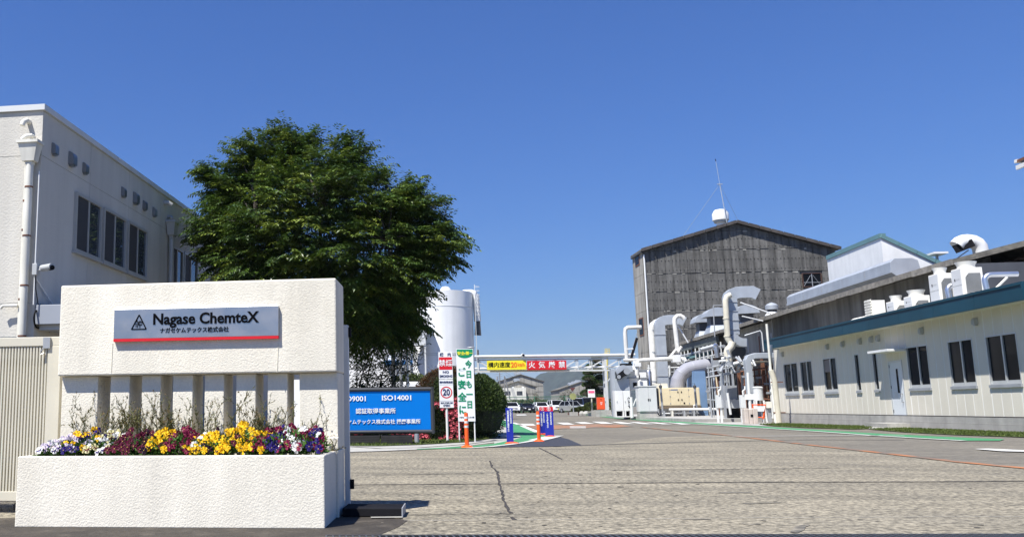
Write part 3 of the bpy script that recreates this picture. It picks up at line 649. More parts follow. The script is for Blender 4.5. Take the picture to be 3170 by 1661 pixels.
# security camera with its cables
sc = L(104, 832); t = thing('security_camera', 'grey bullet security camera on the shaded office side wall', 'camera', (LX, sc.y, sc.z), 0)
MB().box(.001, .10, -.07, .07, -.13, .10).build('junction_box', GREY, t, bevel=.008)
MB().tube([(.10, 0, -.02), (.20, -.02, -.02), (.24, -.06, 0.0)], .025, n=10).build('bracket', LGREY, t, smooth=True)
bd = V((.75, -.6, -.06)).normalized(); b0 = V((.18, .02, .0))
MB().tube([b0, b0 + bd * .34], .055, n=16).build('body', GREY, t, smooth=True)
mb = MB(); mb.tube([b0 + V((0, 0, .012)) - bd * .02, b0 + bd * .42 + V((0, 0, .022))], .066, n=16, cap=True); mb.build('sun_shield', GREY, t, smooth=True)
MB().tube([b0 + bd * .34, b0 + bd * .425], .050, n=16).build('lens', BLACK, t, smooth=True)
t = thing('cable_loop', 'coiled black cable hanging under the security camera', 'cable', (LX, sc.y, sc.z - .8), 0)
mb = MB(); mb.tube([(.05, 0, .68), (.04, .05, .4), (.04, .18, .1), (.04, .35, -.05), (.04, .5, -.1)], .011, n=6)
for k in range(2): mb.tube([(.03 + .02 * k, .22 + .19 * cos(a), -.17 + .19 * sin(a)) for a in [2 * pi * i / 20 for i in range(21)]], .010, n=6)
mb.tube([(.04, .48, .0), (.04, .62, -.12), (.04, .72, -.4)], .011, n=6); mb.build('cable', BLACK, t, smooth=True)
t = thing('white_rod', 'thin white rod leaning above the grey canopy', 'rod', (LX + .04, sc.y, c1.z), 0)
MB().tube([(0, 0.05, .52), (.03, .85, .02)], .014, n=8).build('rod', WHITE, t)
# ================================================================== trees and hedges
def spray(lv, p, d, L, n, ll, lw, cols, droop=.5):
    d = d.normalized(); sd = d.cross(V((0, 0, 1)))
    if sd.length < .1: sd = V((1, 0, 0))
    sd.normalize(); col = rnd.choice(cols)
    for i in range(n):
        t = (i + .5) / n; q = p + d * (L * t) - V((0, 0, droop * L * t * t * .5)); s = 1 if i % 2 else -1
        ld = (d * .45 + sd * s * rnd.uniform(.5, .9) - V((0, 0, rnd.uniform(.1, .8)))).normalized()
        lv.leaf(q, ld, (V((0, 0, 1)) + rdir() * .4), ll * rnd.uniform(.7, 1.2), lw * rnd.uniform(.8, 1.2), jcol(col, .3, .25))
def big_tree():
    Yt = 25.0
    base = V((PY(1005, 1262, Yt).x, Yt, 0))
    t = thing('broadleaf_tree', 'large dark green broadleaf tree rising behind the sign wall', 'tree', base, 0)
    def C(px, py, dy, r): return (PY(1000 + (px - 1000) * .93, py + 4 + 22 * max(0, (640 - py) / 240), Yt + dy), r)
    k = Yt / 2750
    lobes = [C(820, 520, 0, 132 * k), C(900, 470, .5, 95 * k), C(1020, 510, -.3, 105 * k), C(1110, 510, .3, 80 * k), C(760, 600, .4, 140 * k), C(700, 690, -.4, 110 * k), C(650, 705, .2, 72 * k), C(690, 570, .2, 88 * k),
             C(960, 640, -1.2, 180 * k), C(1150, 640, -.4, 132 * k), C(1290, 730, .2, 120 * k), C(1375, 765, -.2, 72 * k), C(1320, 650, .4, 70 * k), C(1220, 620, .6, 100 * k),
             C(850, 780, -1.3, 170 * k), C(1080, 800, -1.2, 166 * k), C(1225, 850, -.6, 115 * k), C(1315, 825, .2, 70 * k), C(1240, 930, .0, 62 * k), C(1190, 950, -.4, 100 * k), C(720, 800, 0, 110 * k), C(1100, 930, -.6, 120 * k),
             C(860, 400, .2, 34 * k), C(1115, 432, .3, 30 * k), C(775, 430, 0, 42 * k), C(920, 415, .1, 40 * k), C(1265, 590, .4, 40 * k), C(980, 900, .3, 132 * k), C(1285, 935, .1, 34 * k), C(1250, 1000, 0, 40 * k), C(630, 800, .1, 30 * k), C(640, 520, .1, 36 * k), C(1405, 700, .1, 40 * k), C(1180, 1000, 0, 62 * k), C(1225, 985, .1, 50 * k), C(1110, 1010, .2, 62 * k), C(1290, 975, 0, 34 * k), C(1050, 1000, .3, 70 * k)]
    lv = Leaves(); cols = [(.038, .078, .012), (.046, .094, .013), (.060, .115, .015), (.042, .088, .020), (.075, .120, .017), (.105, .160, .021), (.155, .205, .027)]
    ctr = V((base.x, Yt, 5.0)); tips = []
    def clump(p, out, s, n):
        out = V((out.x, out.y, out.z * .6 + .05)).normalized(); side = out.cross(V((0, 0, 1))).normalized(); col = [rnd.choice(cols), rnd.choice(cols)]
        for i in range(n):
            u, v_ = rnd.uniform(-.7, 1), rnd.uniform(-1, 1)
            if u * u + v_ * v_ > 1.1: continue
            q = p + out * u * s + side * v_ * s * .8 + V((0, 0, -.18 * s * (u * u + v_ * v_) + rnd.uniform(-.22, .22) * s))
            spray(lv, q, (out + side * v_ * .8 + V((0, 0, rnd.uniform(-.15, .1)))), rnd.uniform(.26, .42), rnd.randint(8, 11), .15, .052, col, .7)
    for c, r in lobes:
        for i in range(int(40 * r * r) + 6):
            dv = rdir(); dv.z = dv.z * 1.0; s = rnd.uniform(.60, .98) if rnd.random() < .75 else rnd.uniform(.1, .6); p = c + dv * r * s
            out = dv * .7 + (p - ctr).normalized() * .7; clump(p, out, rnd.uniform(.30, .55) * min(1, .5 + r * .6), rnd.randint(11, 17))
            if i % 9 == 0: tips.append(p)
        for i in range(int(120 * r * r)):          # inner leaves that close the heart of the crown
            p = c + rdir() * r * rnd.random() ** .5 * .66; spray(lv, p, rdir(), .4, 9, .16, .06, cols)
    for i in range(70):
        c, r = rnd.choice(lobes); dv = rdir(); dv.y *= .3; dv.z = abs(dv.z) * .8; dv.normalize(); p = c + dv * r
        spray(lv, p, (dv + V((0, 0, .1)) + rdir() * .3), .45, 11, .14, .05, cols, .5)
    lv.build('crown', LEAF, t)
    mb = MB(); fork = V((base.x, Yt, 2.1))
    mb.tube([base, base + V((.05, 0, 1)), fork], [.24, .18, .16], n=12)
    mains = []
    for a in range(7):
        an = a * 2 * pi / 7 + .3; q = fork + V((cos(an) * 1.2, sin(an) * 1.0, 1.7 + (a % 3) * .5)); e = q + V((cos(an) * 1.1, sin(an) * .8, 1.6))
        mb.tube([fork, fork.lerp(q, .5) + V((0, 0, .1)), q, e], [.11, .09, .07, .03], n=8); mains += [q, e]
    for p in tips:
        q = min(mains, key=lambda z: (z - p).length); mb.tube([q, q.lerp(p, .5) + rdir() * .15, p], [.035, .022, .008], n=4, cap=False)
    mb.build('trunk', BARK, t, smooth=True, world=True)
big_tree()
def bush(name, lab, cat, c, rad, n, ll, lw, cols, inner=True, flat=.0, group=None, flower=None, nf=0, box=None, dark=None, upw=.4):
    c = V(c); base = V((c.x, c.y, 0)); t = thing(name, lab, cat, base, 0, group); lv = Leaves()
    a, b, h = rad
    for i in range(n):
        if box:
            f = rnd.random()
            u, v_ = rnd.uniform(-1, 1), rnd.uniform(-1, 1)
            p, nr = ((V((u * a, -b, c.z + v_ * h)), V((0, -1, 0))) if f < .45 else (V((u * a, v_ * b, c.z + h)), V((0, 0, 1))) if f < .75 else (V((a * rnd.choice((-1, 1)), u * b, c.z + v_ * h)), V((rnd.choice((-1, 1)), 0, 0))))
            p = p + rdir() * .10
        else:
            d = rdir(); d.z = abs(d.z) if rnd.random() < .85 else d.z
            s = rnd.uniform(.87, 1.05) * (1 + .03 * sin(7 * d.x + 3 * d.z) * sin(5 * d.y + 4 * d.z)); p = V((d.x * a * s, d.y * b * s, c.z + d.z * h * s)); nr = V((d.x / a, d.y / b, d.z / h)).normalized()
        if p.z < .01: continue
        q = base + p; dd = (nr + rdir() * .7 + V((0, 0, upw))).normalized()
        lv.leaf(q, dd, rdir(), ll * rnd.uniform(.7, 1.3), lw * rnd.uniform(.7, 1.3), jcol(rnd.choice(cols), .35))
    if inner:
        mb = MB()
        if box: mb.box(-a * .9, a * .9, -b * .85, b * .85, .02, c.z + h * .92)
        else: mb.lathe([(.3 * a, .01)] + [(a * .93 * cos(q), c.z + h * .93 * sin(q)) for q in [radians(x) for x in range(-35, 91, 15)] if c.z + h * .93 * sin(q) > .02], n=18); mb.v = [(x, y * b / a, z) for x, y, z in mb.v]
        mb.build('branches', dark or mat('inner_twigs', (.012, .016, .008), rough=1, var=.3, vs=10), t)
    lv.build('foliage', LEAFM, t)
    if flower:
        fl = Leaves()
        for i in range(nf):
            u, v_ = rnd.uniform(-1, 1), rnd.uniform(-1, 1)
            if box: p = V((u * a, -b - .03, c.z + v_ * h)) if rnd.random() < .7 else V((u * a, v_ * b, c.z + h + .03))
            else: d = rdir(); p = V((d.x * a, -abs(d.y) * b, c.z + abs(d.z) * h))
            if sin(p.x * 5.1 + 1.3) + sin(p.z * 7 + p.x * 2.3) < -.1: continue
            p = base + p + rdir() * .05
            for k in range(5):
                an = k * 2 * pi / 5; fl.leaf(p, V((cos(an), -.5, sin(an))).normalized(), V((0, -1, 0)), .055, .05, jcol(flower, .25))
        fl.build('blossom', LEAFM, t)
    return t
DG = [(.022, .042, .010), (.032, .058, .012), (.045, .072, .016)]
hc = PY(1492, 1275, 24.5)
bush('dome_hedge', 'dark clipped dome hedge beside the green walkway', 'hedge', (hc.x - .1, 24.5, .72), (.72, 1.2, .92), 22000, .062, .028, DG + [(.06, .09, .018)])
hc = PY(1330, 1300, 22.8)
bush('azalea_hedge', 'azalea hedge with pink blossoms behind the blue sign board', 'hedge', (hc.x - .6, 23.1, .50), (1.55, .42, .48), 16000, .05, .022, DG + [(.07, .05, .02)], box=True, flower=(.62, .11, .15), nf=1100)
hc = PY(1440, 1300, 23.6)
bush('tall_hedge', 'tall dark hedge behind the white safety banner', 'hedge', (hc.x - .18, 24.0, .75), (.52, .5, .72), 10000, .05, .022, DG, box=True)
b1 = PY(1190, 1160, 33)
bush('round_bush', 'rounded light green bush behind the white van', 'bush', (b1.x, 50.5, 1.1), (1.75, 1.4, 1.55), 12000, .10, .045, [(.075, .10, .02), (.06, .085, .018), (.09, .12, .03)])
b1 = PY(1395, 1200, 36)
bush('copper_bush', 'brownish red clipped bush behind the no smoking sign', 'bush', (PY(1392, 1200, 40).x, 40, 1.2), (1.5, 1.2, 1.35), 14000, .08, .035, [(.11, .045, .018), (.08, .04, .016), (.05, .045, .014)])
# bare little tree near the tank
t = thing('bare_tree', 'small leafless grey tree in front of the white tank', 'tree', (PY(1352, 1200, 44).x, 44, 0), 0)
mb = MB()
def bare(p, d, Ln, r, lev):
    q = p + d * Ln; mb.tube([p, p.lerp(q, .5) + rdir() * Ln * .06, q], [r, r * .8, r * .6], n=4, cap=False)
    if lev < 6:
        for j in range(3 if lev > 1 else 2): bare(q, (d + rdir() * .62 + V((-.12, 0, .05))).normalized(), Ln * rnd.uniform(.6, .8), r * .62, lev + 1)
bare(V((0, 0, 0)), V((-.1, 0, 1)).normalized(), .95, .06, 0)
mb.build('branches', mat('grey_bark', (.22, .2, .19), rough=.9, var=.2), t)
# multi-stemmed young tree under the big crown
t = thing('young_tree', 'slender multi-stemmed tree left of the flagpoles under the big crown', 'tree', (PY(1120, 1260, 26).x, 26, 0), 0)
mb = MB(); lv = Leaves(); tp = []
for i in range(6):
    p = V((rnd.uniform(-.25, .35), rnd.uniform(-.2, .2), 0)); d = V((rnd.uniform(-.25, .42), rnd.uniform(-.2, .2), 1)).normalized(); path = [p]
    for k in range(5): d = (d + rdir() * .2).normalized(); path.append(path[-1] + d * .62)
    mb.tube(path, [.03, .026, .022, .018, .012, .006], n=5, cap=False); tp += path[2:]
for p in tp:
    for k in range(34): spray(lv, t.location + p + rdir() * .35, rdir() + V((0, 0, .3)), .35, 9, .12, .042, [(.04, .07, .014), (.06, .09, .018)])
mb.build('trunk', BARK, t); lv.build('crown', LEAF, t)
# ================================================================== boards by the entrance
RZ = radians(6)
def board_root(name, lab, cat, px, py, Y=None, group=None):
    p = G(px, py) if Y is None else V((PY(px, py, Y).x, Y, 0))
    t = thing(name, lab, cat, (p.x, p.y, 0), RZ, group); t_n = ROOT[t.name].to_3x3() @ V((0, 1, 0))
    return t, (lambda x, y: ROOT[t.name].inverted() @ PP(x, y, p, t_n))
t, B = board_root('certification_board', 'bright blue certification board with white lettering and grey tube frame', 'sign board', 1290, 1374)
a = B(996, 1212); b = B(1334, 1328); cx = (a.x + b.x) / 2; hw = (b.x - a.x) / 2; z0, z1 = b.z, B(1334, 1209).z; cz = (z0 + z1) / 2
MB().box(cx - hw, cx + hw, -.012, .012, z0, z1).build('panel', BLUE, t)
fr = mat('frame_grey', (.05, .053, .058), rough=.4, metal=.2, var=.05)
q = .045
for p1, p2 in (((cx - hw - q, 0, z0 - q), (cx + hw + q, 0, z0 - q)), ((cx - hw - q, 0, z1 + q), (cx + hw + q, 0, z1 + q)), ((cx - hw - q, 0, z0 - q * 2), (cx - hw - q, 0, z1 + q * 2)), ((cx + hw + q, 0, z0 - q * 2), (cx + hw + q, 0, z1 + q * 2))):
    MB().tube([p1, p2], q, n=14).build('frame_tube', fr, t, smooth=True)
for px in (1290, 1040): x = B(px, 1350).x; MB().tube([(x, .0, 0), (x, .0, z0 - q * 2)], .055, n=14).build('post', GALVD, t, smooth=True)
U = (b.x - a.x) / 338
l1 = B(1143, 1232); text('ISO9001', 21.5 * U, t, B(1095, 1232).x, B(1095, 1234).z, WSIGN, y=-.020, bold=.018, sx=1.10, ext=.006)
text('ISO14001', 21.5 * U, t, B(1229, 1231).x, B(1229, 1231).z, WSIGN, y=-.020, bold=.018, sx=1.12, ext=.006)
text('認証取得事業所', 17.5 * U, t, B(1163, 1272).x, B(1163, 1272).z, WSIGN, y=-.020, bold=.014, ext=.006, sx=1.02)
text('ナガセケムテックス株式会社 播磨事業所', 15.2 * U, t, B(1166, 1305).x, B(1166, 1305).z, WSIGN, y=-.020, bold=.014, ext=.006, sx=.98)
# speed and smoking sign
t, B = board_root('smoking_and_speed_sign', 'white post with a red no smoking panel above a twenty speed limit panel', 'sign', 1386, 1368)
x0, x1 = B(1359, 1170).x, B(1402, 1170).x; zt, zm, zb = B(1380, 1089).z, B(1380, 1173).z, B(1384, 1261).z; xm = (x0 + x1) / 2; wd = x1 - x0; U = wd / 44
MB().tube([(xm, .03, .0), (xm, .03, zt - .05)], .030, n=14).build('post', WHITE, t, smooth=True)
MB().box(x0, x1, -.012, .0, zm + .006, zt).build('smoking_panel', WSIGN, t, bevel=.002)
MB().box(x0, x1, -.012, .0, zb, zm - .006).build('speed_panel', WSIGN, t, bevel=.002)
ph = zt - zm
MB().box(x0 + .01, x1 - .01, -.0145, -.0125, zt - ph * .65, zt - ph * .19).build('red_field', RED, t)
text('構　内', 12 * U, t, xm, zt - ph * .10, INKB, y=-.016, bold=.02)
text('禁煙', 22 * U, t, xm, zt - ph * .42, WSIGN, y=-.017, bold=.012)
text('NO', 10.5 * U, t, xm, zt - ph * .74, INKB, y=-.016, bold=.03, sx=1.2); text('SMOKING', 10.5 * U, t, xm, zt - ph * .89, INKB, y=-.016, bold=.03, sx=.86)
pv = zm - zb
text('構内制限速度', 7 * U, t, xm, zm - pv * .105, INKB, y=-.016, bold=.02)
mb = MB(); ring = []
for i in range(36):
    a = 2 * pi * i / 36; a2 = 2 * pi * (i + 1) / 36; r0, r1 = 15.2 * U, 18.6 * U; zc = zm - pv * .46
    mb.add([(xm + r0 * cos(a), -.0145, zc + r0 * sin(a)), (xm + r1 * cos(a), -.0145, zc + r1 * sin(a)), (xm + r1 * cos(a2), -.0145, zc + r1 * sin(a2)), (xm + r0 * cos(a2), -.0145, zc + r0 * sin(a2))], [(0, 1, 2, 3)])
mb.build('red_ring', RED, t)
text('20', 27 * U, t, xm, zm - pv * .465, INKB, y=-.016, bold=.03, sx=.82)
for zz in (.19, .76): MB().box(x0 + .012, x1 - .012, -.0142, -.0125, zm - pv * zz - .002, zm - pv * zz + .002).build('rule', INKB, t)
text('MAXIMUM', 8.2 * U, t, xm, zm - pv * .83, INKB, y=-.016, bold=.01); text('SPEED', 8.2 * U, t, xm, zm - pv * .925, INKB, y=-.016, bold=.01)
# safety banner
t, B = board_root('safety_banner', 'tall white banner with green lettering and green crest at its top', 'banner', 1449, 1368)
x0, x1 = B(1415, 1190).x, B(1468, 1190).x; zt, zb = B(1440, 1079).z, B(1445, 1303).z; xm = (x0 + x1) / 2; wd = x1 - x0; U = wd / 53
MB().box(x0, x1, -.012, .0, zb, zt).build('panel', WSIGN, t, bevel=.002)
for s in (x0 + .02, x1 - .02): MB().tube([(s, .02, .0), (s, .02, zt - .02)], .016, n=8).build('post', WHITE, t)
MB().bar((x0, .02, zt - .05), (x1, .02, zt - .05), .03).build('cross_bar', GALVD, t)
pts = [V((x0 + .012, -.0145, zt - .012)), V((x0 + .012, -.0145, zt - 14 * U))] + [V((xm - (wd / 2 - .012) * cos(pi * i / 14), -.0145, zt - 14 * U - 15 * U * sin(pi * i / 14))) for i in range(1, 14)] + [V((x1 - .012, -.0145, zt - 14 * U)), V((x1 - .012, -.0145, zt - .012))]
MB().poly(pts).build('green_crest', GRN, t)
YG = mat('yellow_lettering', (.85, .80, .05), rough=.5, var=.02)
text('安全', 11.5 * U, t, xm - 12 * U, zt - 14.5 * U, YG, y=-.017, bold=.025); text('第一', 11.5 * U, t, xm + 14 * U, zt - 14.5 * U, YG, y=-.017, bold=.025)
MB().box(xm - 1.6 * U, xm + 3.2 * U, -.0175, -.0150, zt - 15.3 * U, zt - 13.7 * U).box(xm, xm + 1.6 * U, -.0180, -.0150, zt - 17 * U, zt - 12 * U).build('cross_mark', YG, t)
text('今日も一日', 25 * U, t, x0 + 37 * U, zt - 37 * U, GRN, y=-.016, bold=.032, vert=True, line=1.24, sx=.82)
text('ご安全に', 29 * U, t, x0 + 14.5 * U, zt - 60 * U, GRN, y=-.016, bold=.034, vert=True, line=1.32, sx=.88)
text('ナガセケムテックス㈱', 5.2 * U, t, xm, zb + 12 * U, INK, y=-.016, bold=.015, sx=.88)
# orange delineators
def delineator(px, py, lab, lean):
    p = G(px, py); t = thing('delineator_post', lab, 'delineator', p, 0, 'orange delineator posts on the walkway edge')
    h = .80 * (118 / 118) * .88
    MB().lathe([(.125, 0.0), (.125, .015), (.10, .035), (.055, .055), (.045, .06)], n=20).build('base', ORNG, t, smooth=True)
    MB().lathe([(.042, .061), (.040, h - .02), (.034, h), (.012, h + .004)], n=16).build('tube', ORNG, t, smooth=True)
    for z in (h - .12, h - .21, h - .30): MB().lathe([(.0435, z), (.0435, z + .045)], n=16).build('reflective_band', REFL, t, smooth=True)
delineator(1446, 1385, 'orange delineator post in front of the white safety banner', 0)
delineator(1669, 1366, 'orange delineator post beside the pair of numbered blue stands', 0)
# blue instruction stands
def stand(px, py, xl, xr, yt, yb, lab, cols, head):
    t, B = board_root('instruction_stand', lab, 'sign stand', px, py, None, 'blue instruction stands at the entrance')
    x0, x1 = B(xl, (yt + yb) / 2).x, B(xr, (yt + yb) / 2).x; z1, z0 = B(px, yt).z, B(px, yb).z; xm = (x0 + x1) / 2; wd = x1 - x0
    MB().lathe([(.16, 0.0), (.16, .02), (.10, .04), (.05, .05)], n=20).build('base', ORNG, t, smooth=True)
    MB().box(xm - .045, xm + .045, -.02, .02, .051, z0 - .001).build('stem', DARK, t)
    hh = (z1 - z0) * .155 if head else 0
    MB().box(x0, x1, -.015, .015, z0, z1 - hh - .001).build('panel', NAVY, t, bevel=.002)
    if head:
        MB().box(x0, x1, -.015, .015, z1 - hh, z1).build('red_header', RED, t)
        mb = MB(); rr = hh * .42; zc = z1 - hh / 2
        for i in range(24):
            a, a2 = 2 * pi * i / 24, 2 * pi * (i + 1) / 24
            mb.add([(xm + s * cos(b), -.0175, zc + s * sin(b)) for s, b in ((rr * .82, a), (rr, a), (rr, a2), (rr * .82, a2))], [(0, 1, 2, 3)])
        mb.build('number_ring', WSIGN, t); text(head, hh * .72, t, xm, zc, WSIGN, y=-.018, bold=.03)
    H_ = z1 - hh - z0
    for (s, xo, n) in cols:
        text(s, H_ * .88 / n * 1.0, t, xm + wd * xo, z0 + H_ * (.96 if xo > 0 else .92), WSIGN, y=-.018, vert=True, line=.80, bold=.03, sx=1.05)
stand(1585, 1373, 1567, 1588, 1261, 1367, 'blue stand without a number, left of the two numbered ones', [('守衛受付をされる方は', .2, 17), ('手前の停車位置にお停め下さい', -.2, 16)], None)
stand(1682, 1345, 1671, 1689, 1258, 1341, 'blue stand with number one on its red header', [('守衛受付をされる方は', .2, 15), ('こちらにお停め下さい', -.22, 12)], '1')
stand(1703, 1352, 1687, 1713, 1258, 1348, 'blue stand with number two on its red header', [('守衛受付をされる方は', .2, 14), ('こちらでお待ち下さい', -.2, 12)], '2')
# low dark planter boxes under the board
PLANK = mat('charcoal_plank', (.022, .02, .02), rough=.7, var=.3, vs=6)
for xa, xb, lab in ((1080, 1174, 'dark slatted planter box, left of the pair below the blue board'), (1180, 1276, 'dark slatted planter box beside the post of the blue board')):
    a, b = G(xa, 1377), G(xb, 1377); t = thing('planter_box', lab, 'planter', (a.x, a.y, 0), RZ, 'dark planter boxes'); wd = (b - a).length
    for k in range(4): MB().box(0, wd, 0, .02, .01 + k * .052, .056 + k * .052).build('plank', PLANK, t)
    MB().box(0, wd, .38, .40, .01, .215).build('back_board', PLANK, t); MB().box(.0, .02, .021, .379, .01, .215).box(wd - .02, wd, .021, .379, .01, .215).build('end_board', PLANK, t)
    MB().box(.021, wd - .021, .021, .379, .02, .19).build('soil', SOIL, t)
# flagpoles
for px, r, lab, mm in ((1220, .075, 'dark thick flagpole, left of the three', DARK), (1243, .055, 'grey flagpole between the dark one and the bright one', GALVD), (1263, .055, 'bright steel flagpole nearest the white tank', SILVER)):
    p = PY(px, 1262, 30); t = thing('flagpole', lab, 'flagpole', (p.x, 30, 0), 0, 'flagpoles under the big tree')
    MB().lathe([(r, .05), (r * .95, 3), (r * .7, 7.5), (r * .3, 7.52)], n=14).build('pole', mm, t, smooth=True); MB().lathe([(.16, 0), (.16, .05), (.09, .06)], n=14).build('base_plate', GALVD, t)
# ================================================================== white tank and plant building on the left
TY = 60.0
TANKM = mat('tank_white', (.82, .82, .81), rough=.5, var=.05, vs=.8, streak=.16, ss=1.4)
tl, tr = PY(1272, 1000, TY), PY(1463, 960, TY); tc = V(((tl.x + tr.x) / 2, TY + 2, 0)); tr_ = (tr.x - tl.x) / 2 * 1.02; tz = PY(1380, 897, TY).z
t = thing('storage_tank', 'tall white cylindrical tank with curved pipe and ladder on its right side', 'tank', tc, 0)
MB().lathe([(tr_, 0), (tr_, tz)], n=64).build('shell', TANKM, t, smooth=True)
MB().lathe([(tr_ * .99, tz + .001), (tr_ * .5, tz + .10), (.1, tz + .14)], n=48).build('roof', TANKM, t, smooth=True)
for py in (947, 1093, 1098): z = PY(1380, py, TY).z; MB().lathe([(tr_ + .015, z), (tr_ + .015, z + .035)], n=64).build('seam_band', LGREY, t)
dz = PY(1378, 892, TY); MB().lathe([(.40, 0), (.38, .12), (.25, .3), (.05, .36)], c=(dz.x - tc.x, -1.0, tz + .02), n=24).build('roof_dome', WHITE, t, smooth=True)
xr = tr_ + .22; pz0, pz1 = PY(1478, 985, TY).z, PY(1470, 893, TY).z
mb = MB(); mb.tube([(xr - 1.15, 0, tz - .1), (xr - 1.12, 0, pz1 - .28), (xr - .95, 0, pz1 - .08), (xr - .75, 0, pz1 - .02), (xr - .30, 0, pz1 - .02), (xr - .08, 0, pz1 - .10), (xr + .02, 0, pz1 - .35), (xr + .02, 0, pz1 - .8), (xr + .08, 0, pz0)], .24, n=18); mb.build('breather_pipe', TANKM, t, smooth=True)
MB().hexa([(xr - .16, -.2, pz0 - .95), (xr + .30, -.2, pz0 - .98), (xr + .30, .2, pz0 - .98), (xr - .16, .2, pz0 - .95), (xr - .10, -.2, pz0 - .01), (xr + .26, -.2, pz0 - .01), (xr + .26, .2, pz0 - .01), (xr - .10, .2, pz0 - .01)]).build('filter_box', DARK, t)
mb = MB()
for s in (-.17, .17): mb.tube([(tr_ + .16, s - .5, .3), (tr_ + .16, s - .5, tz + .5)], .022, n=6)
z = .5
while z < tz + .4: mb.tube([(tr_ + .16, -.67, z), (tr_ + .16, -.33, z)], .016, n=5); z += .3
mb.build('ladder', LGREY, t)
mb = MB()
for i in range(8):
    z = tz - 1.6 + i * .28; mb.tube([(tr_ + .16 + .34 * sin(a), -.5 - .34 * cos(a), z) for a in [pi * k / 8 for k in range(9)]], .014, n=4, cap=False)
mb.build('ladder_cage', LGREY, t)
# box bits on its left flank
a, b = PY(1268, 1050, TY - 1), PY(1318, 1066, TY - 1); c = PY(1300, 1012, TY - 1)
t = thing('wall_duct_unit', 'grey white duct unit with sloped hood on the left flank of the tank', 'duct unit', (a.x, TY - 1.0, 0), 0)
MB().box(-.1, b.x - a.x, -.1, 1.2, PY(1300, 1068, TY - 1).z, PY(1300, 1046, TY - 1).z).build('box', LGREY, t)
MB().hexa([(0.1, 0, PY(1300, 1045, TY - 1).z + .002), (b.x - a.x - .05, 0, PY(1300, 1045, TY - 1).z + .002), (b.x - a.x - .05, 1, PY(1300, 1045, TY - 1).z + .002), (.1, 1, PY(1300, 1045, TY - 1).z + .002), (.25, .2, c.z), (b.x - a.x + .4, .2, c.z), (b.x - a.x + .4, 1, c.z), (.25, 1, c.z)]).build('hood', GALVD, t)
MB().box(-.1, .0, -.05, .05, 0, PY(1300, 1069, TY - 1).z).box(b.x - a.x - .1, b.x - a.x, -.05, .05, 0, PY(1300, 1069, TY - 1).z).build('leg', LGREY, t)
# plant building
a = PY(1080, 1000, 66); b = PY(1270, 900, 66)
t = thing('plant_building', 'white plant building with a blue band seen through the tree beside the tank', 'building', (a.x, 66, 0), 0)
W_ = b.x - a.x; zt = PY(1150, 905, 66).z; zb = PY(1240, 1122, 66).z
MB().box(0, W_, 0, 9, 0, zt).build('wall', TANKM, t)
MB().box(W_ - 1.9, W_ + .2, -.9, -.001, zb - .18, zb + .16).build('blue_canopy', mat('canopy_blue', (.02, .12, .32), rough=.5), t)
MB().box(-.05, W_ + .05, -.05, 9.05, zt + .001, zt + .25).build('coping', LGREY, t)
for z in (3.0, 4.6, 6.2): MB().box(-.01, W_, -.012, -.001, z, z + .03).build('wall_seam', LGREY, t)
p = PY(1283, 1150, 58); t = thing('outdoor_stair', 'small grey white outdoor stair with handrail left of the tank foot', 'stair', (p.x - .35, 58, 0), 0)
mb = MB(); zt = PY(1275, 1130, 58).z
mb.bar((-.25, 0, zt), (.55, 0, .2), .05, .20); mb.bar((-.25, .6, zt), (.55, .6, .2), .05, .20); mb.build('stringer', LGREY, t)
for i in range(9): f = i / 9; MB().box(-.25 + .8 * f, -.05 + .8 * f, .03, .57, zt - (zt - .2) * f - .02, zt - (zt - .2) * f + .02).build('tread', GALVD, t)
mb = MB(); mb.tube([(-.25, 0, zt + .9), (.3, 0, zt * .45 + .9), (.55, 0, .9), (.55, 0, 0)], .025, n=6); mb.build('handrail', LGREY, t)
MB().box(-.9, -.26, -.05, .65, zt - .1, zt).build('landing', LGREY, t); MB().box(-.9, -.84, -.05, .0, 0, zt - .101).build('leg', LGREY, t)

